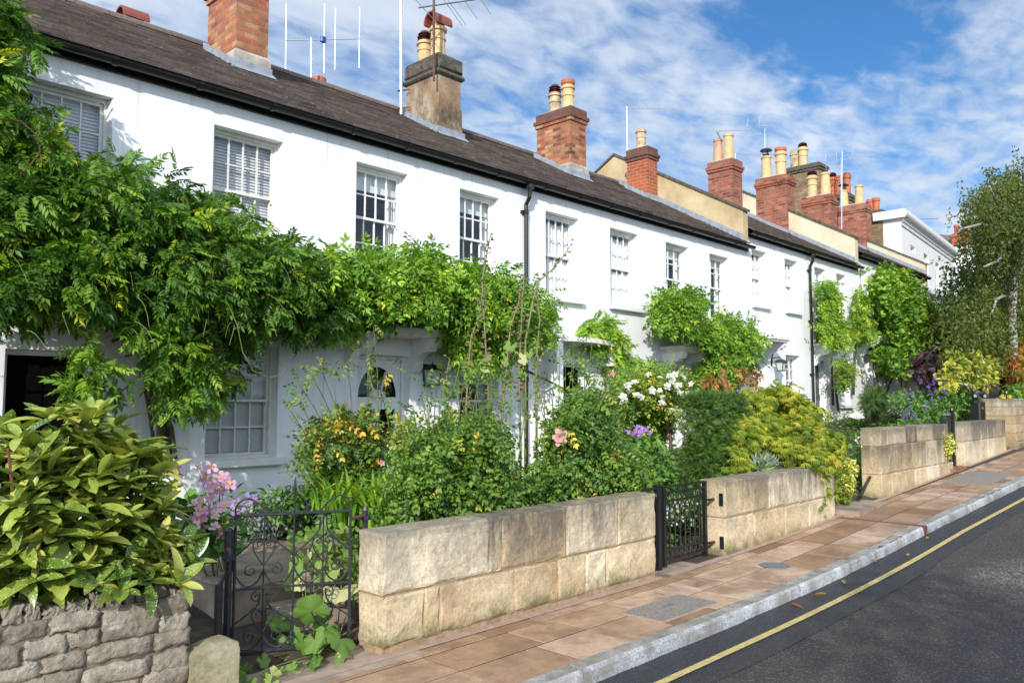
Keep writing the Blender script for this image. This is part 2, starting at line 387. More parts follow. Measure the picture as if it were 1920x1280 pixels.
# ashlar limestone: warm blocks, grey weathering streaks from the top, green at the foot
def limestone(name, z0, z1, slope=0.0, light=1.0, stain=.8, lo=.36, hi=.58, dk=(.085,.079,.066)):
    k = NT(name).world(); sp = k.sep(); h = k.math('DIVIDE', k.math('SUBTRACT', (sp, 2), z0), z1-z0); a = k.attr()
    r = k.ramp(a[0], a[1], [(0, (.40*light,.285*light,.155*light)), (.35, (.47*light,.36*light,.215*light)), (.7, (.53*light,.43*light,.275*light)), (1, (.57*light,.49*light,.35*light))])
    nA = k.noise(3.0, 9, rough=.72); nS = k.noise(2.4, 9, (2.2, 2.2, .55), .70); nB = k.noise(34, 5, rough=.65); nC = k.noise(85, 3); nD = k.noise(1.2, 3)
    own = k.math('FRACT', k.math('MULTIPLY', a, 7.31)); own = k.ramp(own, 0, [(0, .45), (.35, .75), (.7, 1), (1, 1)])
    c = k.mix(k.ramp(nA, 0, [(.36, .55), (.56, 0)]), r, (.27,.17,.08))
    c = k.mix(k.ramp(nD, 0, [(.5, 0), (.65, .3)]), c, (.50*light,.43*light,.31*light))
    top = k.math('MULTIPLY', k.math('MULTIPLY', k.ramp(h, 0, [(.25, .05), (.50, .45), (.75, .85), (1.0, 1)]), k.ramp(nS, 0, [(lo, 0), (hi, 1)])), own)
    c = k.mix(k.math('MULTIPLY', top, stain), c, dk)
    cap = k.math('MULTIPLY', k.ramp(h, 0, [(.90, 0), (.985, 1)]), k.ramp(nA, 0, [(.35, .4), (.6, 1)])); c = k.mix(k.math('MULTIPLY', cap, .7), c, (.11,.10,.075))
    grn = k.math('MULTIPLY', k.ramp(h, 0, [(0, 1), (.10, .9), (.30, 0)]), k.ramp(nA, 0, [(.42, 0), (.54, .9)])); c = k.mix(grn, c, (.115,.115,.03))
    foot = k.math('MULTIPLY', k.ramp(h, 0, [(0, 1), (.07, .7), (.14, 0)]), .55); c = k.mix(foot, c, (.10,.075,.045))
    c = k.mix(.65, c, k.ramp(nB, 0, [(.3, .55), (.5, 1.0), (.7, 1.3)]), 'MULTIPLY'); c = k.mix(k.ramp(nC, 0, [(.66, 0), (.72, .55)]), c, (.14,.11,.07))
    k.base(c).rough(.9); b1 = k.bump(nA, .018, .5); b2 = k.bump(nB, .012, .8, prev=b1); k.bump(nC, .004, .6, prev=b2); return k.m
M['lime1'] = limestone('weathered_limestone', 0, .8, 0, 1.36, .95, .31, .54)
M['lime2'] = limestone('pitted_limestone', 0, .80, 0, 1.40, .9, .35, .56)
M['lime3'] = limestone('streaked_limestone', .10, 1.22, 0, 1.35, .97, .27, .50, (.075,.065,.05))
M['lime4'] = limestone('grey_streaked_limestone', .30, 1.24, 0, 1.35, .97, .24, .47, (.085,.075,.06))
M['lime5'] = limestone('far_pillar_limestone', .6, 1.7)
M['mortar'] = plain('sandy_mortar', (.30,.205,.115), .95, nscale=20, namt=.3, bump=.006)
k = NT('rubble_stone').world(); a = k.attr(); nA = k.noise(4.5, 9, rough=.7); nB = k.noise(28, 6); nC = k.noise(9, 5)
r = k.ramp(a[0], a[1], [(0, (.19,.165,.125)), (.5, (.31,.27,.205)), (1, (.42,.38,.30))])
c = k.mix(k.ramp(nA, 0, [(.35, .7), (.56, 0)]), r, (.11,.088,.062)); c = k.mix(k.ramp(nC, 0, [(.62, 0), (.68, .6)]), c, (.40,.39,.35))
c = k.mix(.5, c, k.ramp(nB, 0, [(.3, .55), (.7, 1.35)]), 'MULTIPLY'); k.base(c).rough(.92); b1 = k.bump(nA, .035, .9); k.bump(nB, .020, .9, prev=b1); M['rubble'] = k.m
M['rubble_mortar'] = plain('brown_earthy_mortar', (.15,.115,.08), .95, nscale=14, namt=.5, bump=.02)
k = NT('mossy_slab').world(); nA = k.noise(5, 7); nB = k.noise(40, 5); c = k.ramp(nA, 0, [(.3, (.17,.15,.075)), (.5, (.27,.24,.14)), (.7, (.36,.33,.22))])
c = k.mix(.4, c, k.ramp(nB, 0, [(.3, .6), (.7, 1.3)]), 'MULTIPLY'); k.base(c).rough(.9); k.bump(nB, .01, .7); M['slab'] = k.m
# sandstone flags
k = NT('sandstone_flags').world(); a = k.attr(); ofs = k.n('ShaderNodeCombineXYZ'); am = k.math('MULTIPLY', a, 61.7); k.l(am, 0, ofs, 0); k.l(am, 0, ofs, 1); va = k.n('ShaderNodeVectorMath'); k.l(k.src[0], k.src[1], va, 0); k.l(ofs, 0, va, 1); k.src = (va, 0); nA = k.noise(2.1, 8, rough=.66); nB = k.noise(60, 5); nC = k.noise(14, 6, rough=.65)
r = k.ramp(a[0], a[1], [(0, (.19,.095,.05)), (.25, (.29,.165,.09)), (.5, (.40,.255,.15)), (.75, (.49,.34,.25)), (1, (.47,.34,.21))])
c = k.mix(k.ramp(nA, 0, [(.38, .7), (.58, 0)]), r, (.16,.088,.052)); c = k.mix(.55, c, k.ramp(nC, 0, [(.3, .7), (.7, 1.25)]), 'MULTIPLY'); c = k.mix(.35, c, k.ramp(nB, 0, [(.3, .7), (.7, 1.3)]), 'MULTIPLY')
k.base(c); rr = k.ramp(nA, 0, [(.4, .42), (.65, .7)]); k.rough(rr); b1 = k.bump(nA, .008, .5); k.bump(nB, .003, .6, prev=b1); M['flags'] = k.m
M['joint'] = plain('sandy_joint', (.045,.032,.022), .95, nscale=25, namt=.35)
M['concrete'] = plain('pebbled_concrete', (.20,.175,.145), .85, nscale=70, namt=.4, bump=.002)
M['joint_pale'] = plain('pink_mortar_haunch', (.34,.235,.18), .9, nscale=12, namt=.18)
k = NT('granite_kerb').world(); a = k.attr(); nA = k.noise(70, 4); nB = k.noise(5, 7); nC = k.noise(1.8, 5)
c = k.ramp(nA, 0, [(.3, (.22,.22,.22)), (.5, (.38,.385,.39)), (.7, (.58,.59,.60))]); c = k.mix(k.ramp(nB, 0, [(.40, .75), (.58, 0)]), c, (.20,.175,.145))
c = k.mix(.6, c, k.ramp(a[0], a[1], [(0, .72), (1, 1.2)]), 'MULTIPLY'); k.base(c).rough(.72); b1 = k.bump(nB, .02, .8); k.bump(nA, .004, .7, prev=b1); M['kerb'] = k.m
k = NT('grimy_kerb_top').world(); nA = k.noise(50, 5); nB = k.noise(4, 7, rough=.65); c = k.ramp(nB, 0, [(.32, (.13,.11,.085)), (.5, (.24,.215,.18)), (.68, (.36,.34,.31))]); c = k.mix(.5, c, k.ramp(nA, 0, [(.3, .6), (.7, 1.35)]), 'MULTIPLY'); k.base(c).rough(.8); k.bump(nA, .005, .7); M['kerb_top'] = k.m
def asphalt(name, c0, c1, chip, rough, ch=.62, patch=None):
    k = NT(name).world(); v = k.n('ShaderNodeTexVoronoi'); v.inputs['Scale'].default_value = 95; k.l(k.src[0], k.src[1], v, 0)
    nA = k.noise(1.1, 6); nB = k.noise(120, 3); c = k.ramp(nA, 0, [(.3, c0), (.7, c1)])
    sp = k.n('ShaderNodeSeparateColor'); k.l(v, 'Color', sp, 0); c = k.mix(k.ramp(sp, 0, [(ch, 0), (ch+.1, .85), (1, 1)]), c, chip)
    c = k.mix(.5, c, k.ramp(nB, 0, [(.3, .55), (.7, 1.4)]), 'MULTIPLY'); k.base(c).rough(k.ramp(nA, 0, [(.35, rough-.12), (.65, rough+.12)]))
    if patch:
        px, py, pc = patch; sx = k.sep(); dx = k.math('MULTIPLY', k.math('SUBTRACT', sx, px), .62); dy = k.math('SUBTRACT', (sx, 1), py); dd = k.math('SQRT', k.math('ADD', k.math('MULTIPLY', dx, dx), k.math('MULTIPLY', dy, dy))); nP = k.noise(2.6, 7, rough=.65); v2 = k.n('ShaderNodeTexVoronoi'); v2.inputs['Scale'].default_value = 75; k.l(k.src[0], k.src[1], v2, 0); s2 = k.n('ShaderNodeSeparateColor'); k.l(v2, 'Color', s2, 0)
        msk = k.ramp(k.math('MULTIPLY_ADD', nP, -1.1, k.math('ADD', dd, .55)), 0, [(.22, 1), (.55, 0)]); c = k.mix(k.math('MULTIPLY', msk, k.ramp(s2, 0, [(.62, 0), (.70, .8)])), c, pc); k.base(c)
    k.bump(v, .010, .75); return k.m
M['asphalt'] = asphalt('worn_asphalt', (.030,.0240,.0210), (.046,.037,.032), (.13,.11,.095), .72, .80, (9.2, 1.85, (.24,.22,.20)))
M['asphalt_damp'] = asphalt('damp_asphalt_strip', (.016,.016,.018), (.026,.026,.028), (.06,.058,.056), .50, .80)
M['asphalt_chips'] = asphalt('chippings_patch', (.040,.037,.035), (.055,.05,.047), (.26,.25,.23), .75, .45)
k = NT('yellow_road_paint').world(); nA = k.noise(30, 5); nB = k.noise(130, 3); c = k.ramp(nA, 0, [(.3, (.36,.27,.09)), (.6, (.53,.42,.16))]); c = k.mix(k.ramp(nB, 0, [(.56, 0), (.66, .75)]), c, (.08,.07,.05)); k.base(c).rough(.7); k.bump(nB, .004, .6); M['yellow_line'] = k.m
k = NT('garden_soil').world(); nA = k.noise(6, 8); nB = k.noise(45, 4); c = k.ramp(nA, 0, [(.3, (.030,.020,.013)), (.55, (.065,.045,.03)), (.72, (.11,.08,.05))]); k.base(c).rough(.95); k.bump(nB, .02, .8); M['soil'] = k.m
M['step'] = plain('brown_step_stone', (.27,.205,.15), .8, nscale=5, namt=.45, bump=.01)
M['step_edge'] = plain('pale_step_edge', (.34,.28,.21), .85, nscale=9, namt=.3, bump=.008)
M['metal_cover'] = plain('grey_iron_cover', (.16,.17,.18), .55, .3, nscale=40, namt=.2)
M['bark'] = plain('brown_vine_bark', (.095,.065,.045), .95, nscale=18, namt=.5, bump=.012)
M['stem'] = plain('green_stem', (.14,.17,.045), .6, nscale=8, namt=.3)
M['stem_red'] = plain('reddish_twig', (.13,.05,.03), .6)
M['dry'] = plain('dry_seed_heads', (.18,.11,.06), .9, nscale=30, namt=.4)
k = NT('birch_bark').world(); n1 = k.noise(3, 5, (1,1,5), .6); c = k.ramp(n1, 0, [(.38, (.04,.035,.03)), (.46, (.22,.195,.165)), (.65, (.36,.33,.29))]); k.base(c).rough(.85); M['birch'] = k.m
# leaves
G = leaf_mat
P_ = dict(gain=1.0)
M['l_wist'] = G('wisteria_leaves', [(0, (.020,.055,.008)), (.45, (.055,.120,.013)), (.75, (.11,.195,.018)), (.9, (.20,.27,.02)), (1, (.33,.33,.03))], .36, gain=1.5)
M['l_vine'] = G('vine_leaves', [(0, (.030,.078,.010)), (.4, (.080,.158,.016)), (.75, (.16,.25,.024)), (.92, (.24,.34,.03)), (1, (.40,.38,.04))], .36, gain=1.75)
M['l_far'] = G('climber_leaves', [(0, (.032,.082,.010)), (.5, (.098,.178,.018)), (.8, (.18,.25,.025)), (1, (.30,.33,.04))], .36, gain=1.75)
M['l_autumn'] = G('orange_autumn_leaves', [(0, (.12,.06,.02)), (.5, (.24,.115,.04)), (1, (.34,.22,.06))], .35)
M['l_auc'] = G('spotted_laurel_leaves', [(0, (.025,.07,.010)), (.35, (.095,.155,.020)), (.7, (.24,.28,.045)), (1, (.40,.37,.09))], .25, .3, 1.2, spots=(120, (.52,.50,.17), .585), spec=.5)
M['l_rose'] = G('rose_leaves', [(0, (.022,.055,.012)), (.45, (.062,.118,.018)), (.8, (.125,.185,.026)), (.95, (.21,.22,.035)), (1, (.42,.30,.04))], .3, .38, gain=1.75)
M['l_rosey'] = G('yellowing_rose_leaves', [(0, (.025,.06,.012)), (.45, (.065,.11,.018)), (.66, (.16,.17,.03)), (.86, (.36,.27,.03)), (1, (.42,.20,.04))], .3, .4, gain=1.75)
M['l_strap'] = G('strap_leaves', [(0, (.06,.13,.015)), (.6, (.13,.23,.025)), (.88, (.28,.34,.03)), (1, (.48,.42,.05))], .35, .35, gain=1.75)
M['l_mallow'] = G('hollyhock_leaves', [(0, (.04,.10,.015)), (.6, (.095,.165,.03)), (.88, (.17,.22,.05)), (1, (.36,.34,.16))], .28, .6)
M['l_yew'] = G('yew_needles', [(0, (.016,.045,.009)), (.55, (.052,.108,.017)), (1, (.13,.19,.028))], .15, .4)
M['l_gold'] = G('golden_feathery_leaves', [(0, (.04,.085,.009)), (.45, (.13,.18,.016)), (.8, (.29,.29,.025)), (1, (.40,.29,.035))], .32, .5)
M['l_var'] = G('variegated_leaves', [(0, (.06,.13,.02)), (.45, (.15,.20,.03)), (.55, (.48,.42,.08)), (1, (.60,.50,.14))], .3)
M['l_yel'] = G('yellow_shrub_leaves', [(0, (.07,.12,.012)), (.35, (.16,.20,.02)), (.7, (.33,.30,.045)), (1, (.46,.38,.09))], .33)
M['l_purple'] = G('dark_purple_leaves', [(0, (.016,.010,.013)), (.6, (.045,.020,.030)), (1, (.10,.045,.045))], .2)
M['l_acer'] = G('orange_maple_leaves', [(0, (.12,.13,.015)), (.4, (.24,.17,.02)), (.75, (.36,.15,.03)), (1, (.38,.11,.04))], .35)
M['l_birch'] = G('birch_leaves', [(0, (.028,.044,.007)), (.5, (.064,.085,.014)), (.85, (.11,.125,.024)), (1, (.18,.15,.03))], .30)
M['l_dark'] = G('dark_tree_leaves', [(0, (.018,.045,.010)), (.6, (.045,.085,.016)), (1, (.09,.13,.025))], .25)
M['l_grey'] = G('grey_green_leaves', [(0, (.10,.14,.09)), (1, (.24,.29,.21))], .2, .6)
M['l_ground'] = G('low_green_leaves', [(0, (.025,.07,.012)), (.6, (.07,.16,.025)), (1, (.17,.24,.05))], .3)
M['p_white'] = G('white_petals', [(0, (.62,.60,.52)), (1, (.80,.79,.75))], .3, .6, 1.0, **P_)
M['p_pink'] = G('pink_petals', [(0, (.55,.22,.38)), (.6, (.66,.36,.52)), (1, (.72,.50,.62))], .3, .6, 1.0, **P_)
M['p_rose'] = G('pale_pink_petals', [(0, (.68,.30,.30)), (1, (.76,.50,.48))], .3, .6, 1.0, **P_)
M['p_purple'] = G('violet_petals', [(0, (.045,.015,.15)), (1, (.14,.05,.30))], .3, .6, 1.0, **P_)
M['p_lilac'] = G('lilac_petals', [(0, (.30,.12,.48)), (1, (.48,.26,.62))], .3, .6, 1.0, **P_)
M['p_yellow'] = G('yellow_petals', [(0, (.60,.38,.02)), (1, (.72,.52,.04))], .3, .6, 1.0, **P_)
M['fallen'] = G('fallen_leaf', [(0, (.20,.06,.02)), (.5, (.34,.15,.04)), (1, (.36,.26,.06))], .2, .7, **P_)
# ------------------------------------------------------------------ houses
REV = .14
def wall_sheet(mb, x0, x1, z0, z1, holes, y=YF, depth=REV, flip=1):
    """front wall with openings and their reveals; holes (xa, xb, za, zb)"""
    xs = sorted({x0, x1, *[h[0] for h in holes], *[h[1] for h in holes]}); zz = sorted({z0, z1, *[h[2] for h in holes], *[h[3] for h in holes]})
    for i in range(len(xs)-1):
        for j in range(len(zz)-1):
            cx, cz = (xs[i]+xs[i+1])/2, (zz[j]+zz[j+1])/2
            if any(h[0] < cx < h[1] and h[2] < cz < h[3] for h in holes): continue
            mb.add([(xs[i], y, zz[j]), (xs[i+1], y, zz[j]), (xs[i+1], y, zz[j+1]), (xs[i], y, zz[j+1])], [(0,1,2,3)])
    for a, b, c, d in holes:
        yb = y+depth; s = .02
        mb.add([(a,y,c),(a,y,d),(a+s,yb,d),(a+s,yb,c)], [(0,1,2,3)]); mb.add([(b,y,c),(b,y,d),(b-s,yb,d),(b-s,yb,c)], [(0,3,2,1)])
        mb.add([(a,y,d),(b,y,d),(b-s,yb,d),(a+s,yb,d)], [(0,1,2,3)]); mb.add([(a,y,c),(b,y,c),(b-s,yb,c),(a+s,yb,c)], [(0,3,2,1)])
def sash(house, xa, xb, za, zb, cols, y=YF+REV-.02, fit='blind', sill=True, trim='white_trim', gap=.0, label=None, rows=2):
    """sliding sash window: box frame, two sashes with bars, panes, sill and what hangs behind"""
    f = MB(); w = .045; e = .004
    f.box((xa+e, y, za+.03), (xa+w, y+.09, zb-e)); f.box((xb-w, y, za+.03), (xb-e, y+.09, zb-e)); f.box((xa+w, y, zb-w), (xb-w, y+.09, zb-e)); f.box((xa+e, y-.012, za), (xb-e, y+.09, za+.03))
    zm = (za+zb)/2+.01; g = MB()
    for k, (z0, z1, yy) in enumerate(((zm-.016, zb-w, y+.025), (za+.03, zm+.016-gap, y+.055))):
        r = .032; x0, x1 = xa+w, xb-w
        f.box((x0, yy, z0), (x1, yy+.028, z0+r)); f.box((x0, yy, z1-r), (x1, yy+.028, z1))
        f.box((x0, yy, z0+r), (x0+r, yy+.028, z1-r)); f.box((x1-r, yy, z0+r), (x1, yy+.028, z1-r))
        for i in range(1, cols): xm = x0+r+(x1-x0-2*r)*i/cols; f.box((xm-.009, yy+.002, z0+r), (xm+.009, yy+.024, z1-r))
        for i in range(1, rows): zq = z0+r+(z1-z0-2*r)*i/rows; f.box((x0+r, yy+.003, zq-.009), (x1-r, yy+.023, zq+.009))
        if k == 0:                                              # horns
            for hx in (x0+.006, x1-.03): f.box((hx, yy, z0-.045), (hx+.024, yy+.026, z0))
        tl = random.uniform(-.006, .006)
        g.add([(x0+r, yy+.012, z0+r), (x1-r, yy+.012+tl, z0+r), (x1-r, yy+.012+tl, z1-r), (x0+r, yy+.012, z1-r)], [(0,1,2,3)])
    win = f.build('window', M[trim], house); 
    if label: win['label'] = label
    g.build('pane', M['glass'], win)
    if sill:
        s = MB(); s.bbox((xa-.07, YF-.09, za-.085), (xb+.07, YF+.0, za-.002), .008); s.box((xa+.003, YF+.0005, za-.07), (xb-.003, y-.002, za+.004)); s.build('sill', M['white_trim'], win)
    b = MB(); yb = y+.115
    if fit == 'blind':
        n = int((zb-za)/.036)
        for i in range(n):
            z = zb-.02-i*.036; b.add([(xa+.03, yb-.010, z-.019), (xb-.03, yb-.010, z-.019), (xb-.03, yb+.008, z+.019), (xa+.03, yb+.008, z+.019)], [(0,1,2,3)])
        b.build('blind', M['blind'], win, fixn=False)
    elif fit == 'roller':
        zc = zb-(zb-za)*random.uniform(.14, .24); b.box((xa+.03, yb, zc), (xb-.03, yb+.004, zb)); 
        xs = xb-.16; n = 14
        for i in range(n):
            x0, x1 = xs+.14*i/n, xs+.14*(i+1)/n; b.add([(x0, yb+.03+.02*math.sin(i*1.3), za), (x1, yb+.03+.02*math.sin((i+1)*1.3), za), (x1, yb+.03+.02*math.sin((i+1)*1.3), zb), (x0, yb+.03+.02*math.sin(i*1.3), zb)], [(0,1,2,3)])
        b.build('blind', M['blind_pale'], win, fixn=False)
    elif fit == 'curtain':
        for z0, z1 in ((za, zm-.02), (zm-.04, zb-.1)):
            n = 40
            for i in range(n):
                f0 = lambda q: yb+.022*math.sin(q*1.25); x0 = xa+.03+(xb-xa-.06)*i/n; x1 = xa+.03+(xb-xa-.06)*(i+1)/n
                lo = lambda q: z0+.05*abs(math.sin(q*math.pi/8)) if z0 > za else z0
                hi = lambda q: z1-.035*abs(math.sin(q*math.pi/8))
                b.add([(x0, f0(i), lo(i)), (x1, f0(i+1), lo(i+1)), (x1, f0(i+1), hi(i+1)), (x0, f0(i), hi(i))], [(0,1,2,3)])
        b.build('curtain', M['curtain'], win, fixn=False)
    return win
def roof(house, x0, x1, dz, lab=None):
    """courses of single slates on both slopes, each its own tone"""
    yE, zE, yR, zR = 8.27, 5.13+dz, 11.94, 7.22+dz; n = 34; L = math.hypot(yR-yE, zR-zE); ty, tz = (yR-yE)/L, (zR-zE)/L; ny, nz = -tz, ty
    mb = MB(); ex = L/n
    for i in range(n):
        x = x0-(.12 if i % 2 else 0)-random.uniform(0,.03); lift = random.uniform(.014, .026); ctone = random.gauss(0, .12)
        while x < x1:
            w = random.uniform(.21, .26); a, b = max(x, x0), min(x+w-.003, x1); x += w
            if b-a < .02: continue
            s0, s1 = i*ex-random.uniform(0, .010), min(L, (i+1.15)*ex); l = lift+random.uniform(0, .007)+(.012 if random.random() < .02 else 0); tw = random.uniform(-.003, .003)
            P = lambda xx, s, h: (xx, yE+ty*s+ny*h, zE+tz*s+nz*h)
            v = min(1, max(0, random.gauss(.5, .2)+ctone))
            mb.add([P(a,s0,l+tw), P(b,s0,l-tw), P(b,s1,.002), P(a,s1,.002), P(a,s0,0), P(b,s0,0)], [(0,1,2,3), (4,5,1,0), (4,0,3), (5,2,1)], v)
    mb.add([(x0, yE+.003, zE-.004), (x1, yE+.003, zE-.004), (x1, yR, zR-.004), (x0, yR, zR-.004)], [(0,1,2,3)], .3)
    mb.add([(x0, yR, zR-.004), (x1, yR, zR-.004), (x1, 15.6, zE), (x0, 15.6, zE)], [(0,1,2,3)], .5)
    r = mb.build('roof', M['slate'], house, fixn=False)
    if lab: r['label'] = lab
    rt = MB(); x = x0
    while x < x1-.01:
        xe = min(x+.45, x1); k = random.uniform(-.006, .006)
        rt.prism([(yR+.14*math.cos(a), zR-.035+k+.105*math.sin(a)) for a in np.linspace(math.pi+.1, -.1, 9)], 0, x+.003, xe-.003); x = xe
    rt.build('ridge_tiles', M['slate'], r)
    return r
def gutter(house, x0, x1, dz, joints=True):
    zc = 5.125+dz; yc = 8.355; mb = MB(); rr = .068; A = np.linspace(math.pi*1.02, math.pi*1.98, 9)
    prof = [(yc+rr*math.cos(a), zc+rr*math.sin(a)) for a in A]; prof2 = [(yc+(rr-.006)*math.cos(a), zc+(rr-.006)*math.sin(a)) for a in A[::-1]]
    mb.prism(prof+prof2, 0, x0, x1)
    mb.box((x0, YF-.028, 4.985+dz+.04), (x1, YF-.003, 5.17+dz))
    x = x0+.25
    while x < x1-.05 and joints:
        p = [(yc+(rr+.012)*math.cos(a), zc+(rr+.012)*math.sin(a)) for a in A]; mb.prism(p+[(yc+(rr-.008)*math.cos(a), zc+(rr-.008)*math.sin(a)) for a in A[::-1]], 0, x, x+.05)
        mb.box((x, YF-.06, zc-.08), (x+.03, YF-.026, zc)); x += .88
    mb.build('gutter', M['gutter'], house, smooth=False)
def downpipe(house, x, dz, z0=.3):
    mb = MB(); y = YF-.055; zt = 5.05+dz
    mb.lathe((x, 8.36, zt-.12), [(.035, 0), (.04, .06), (.07, .075), (.07, .13)], 10)
    mb.tube([(x, 8.36, zt-.1), (x, 8.37, zt-.18), (x, y, zt-.30), (x, y, zt-.42), (x, y, z0)], .034, 8)
    for z in (zt-.45, zt-1.75, zt-3.1):
        mb.lathe((x, y, z), [(.036, 0), (.043, .006), (.043, .07), (.036, .076)], 10); mb.box((x-.075, y+.01, z+.015), (x+.075, YF-.001, z+.06))
    mb.build('downpipe', M['gutter'], house)
def canopy(house, x0, x1, zb, dep=.55, style='bracket', lab=None):
    mb = MB(); t = .075
    if style == 'bow':
        n = 14; top = [(x0+(x1-x0)*i/n, YF-dep*(.62+.38*math.sin(math.pi*i/n)**.7)) for i in range(n+1)]
        P = [(x0, YF-.001)]+top+[(x1, YF-.001)]; sg = lambda p, z: (p[0], p[1], z-.05*max(0, (p[0]-x0)/(x1-x0)-.35))
        m = len(P); mb.add([sg(p, zb) for p in P]+[sg(p, zb+t) for p in P], [tuple(range(m)), tuple(range(2*m-1, m-1, -1))]+[(i, m+i, m+(i+1)%m, (i+1)%m) for i in range(m)])
        c = mb.build('canopy', M['canopy'], house)
        b = MB(); b.box((x0+.05, YF-dep*.72, .3), (x0+.2, YF-.001, zb-.002)); b.build('cheek', M['white'], c); b = MB(); b.box((x1-.16, YF-dep*.6, zb-.35), (x1-.04, YF-.001, zb-.052)); b.build('bracket', M['white_trim'], c)
    else:
        mb.bbox((x0, YF-dep, zb), (x1, YF-.001, zb+t), .012); mb.box((x0+.03, YF-dep+.03, zb-.035), (x1-.03, YF-.001, zb-.001))
        c = mb.build('canopy', M['canopy'], house); b = MB(); z = zb-.036; d = dep-.06
        # scrolled console outline in the y-z plane
        A = np.linspace(0, math.pi/2, 6)
        pr = [(YF-.001, z), (YF-d, z), (YF-d, z-.075), (YF-d+.03, z-.085), (YF-d+.03, z-.12), (YF-d+.10, z-.13), (YF-d+.11, z-.17)]
        pr += [(YF-.10-(d-.21)*(1-math.sin(a))*.9, z-.17-.18*(1-math.cos(a))) for a in A]
        pr += [(YF-.09, z-.40), (YF-.05, z-.44), (YF-.001, z-.45)]
        for bx in (x0+.05, x1-.19): b = MB(); b.prism(pr, 0, bx, bx+.14); b.build('bracket', M['white_trim'], c)
    if lab: c['label'] = lab
    return c
def pot(ch, x, y, z, h=.62, r=.135, kind='roll', mat='pot_buff', lab=None):
    mb = MB()
    if kind in ('roll', 'cowl', 'hood', 'bead'):
        mb.lathe((x,y,z), [(r*1.02,0),(r*.95,h*.55),(r*1.08,h*.57),(r*1.08,h*.62),(r*.95,h*.64),(r*.97,h*.82),(r*1.2,h*.85),(r*1.22,h*.92),(r*1.0,h*.95),(r*.95,h)], 18)
    elif kind == 'plain': mb.lathe((x,y,z), [(r*1.1,0),(r*.88,h*.90),(r*1.02,h*.91),(r*1.06,h*.98),(r*.9,h),(r*.75,h),(r*.75,h-.08)], 16)
    elif kind == 'stub': mb.lathe((x,y,z), [(r,0),(r*.92,h*.75),(r*1.12,h*.78),(r*1.12,h*.9),(r*.98,h*.93),(r*.98,h)], 14)
    p = mb.build('chimney_pot', M[mat], ch, smooth=False)
    if lab: p['label'] = lab
    c = MB(); cm = None; zt = z+h
    if kind == 'cowl':
        c.lathe((x,y,zt), [(r*.9,0),(r*1.05,.02),(r*.75,.05),(r*1.1,.07),(r*.75,.11),(r*1.0,.13),(r*.7,.17),(r*.6,.19)], 16); cm = 'cowl'
    if kind == 'bead':
        c.lathe((x,y,zt-.02), [(r*.95,0),(r*1.16,.05),(r*1.16,.12),(r*.95,.14),(r*.8,.14)], 16); cm = 'terracotta'
    if kind == 'hood':
        c.lathe((x,y,zt), [(r*.9,0),(r*.85,.10)], 14); n = 10
        pr = [(y+r*1.25*math.cos(a), zt+.04+r*1.45*math.sin(a)) for a in np.linspace(-.2, math.pi+.2, n)]; pi_ = [(y+(r*1.25-.03)*math.cos(a), zt+.04+(r*1.45-.03)*math.sin(a)) for a in np.linspace(math.pi+.2, -.2, n)]
        c.prism(pr+pi_, 0, x-.2, x+.2); cm = 'cowl_red'
    if kind == 'plain' and lab == 'tin':
        pass
    if cm: c.mi = 0; c.build('cowl', M[cm], p) if False else c.build('cowl', M[cm], ch)
    return p
def tin_cap(ch, x, y, z, r=.13):
    c = MB()
    for a in (0, 2.1, 4.2): c.tube([(x+r*.6*math.cos(a), y+r*.6*math.sin(a), z-.02), (x+r*.7*math.cos(a), y+r*.7*math.sin(a), z+.16)], .012, 5)
    c.lathe((x,y,z-.03), [(r*.62,0),(r*.62,.07)], 12); c.lathe((x,y,z+.14), [(r*1.25,0),(r*1.2,.03),(r*.5,.08),(.02,.09)], 14); c.build('cowl', M['black'], ch)
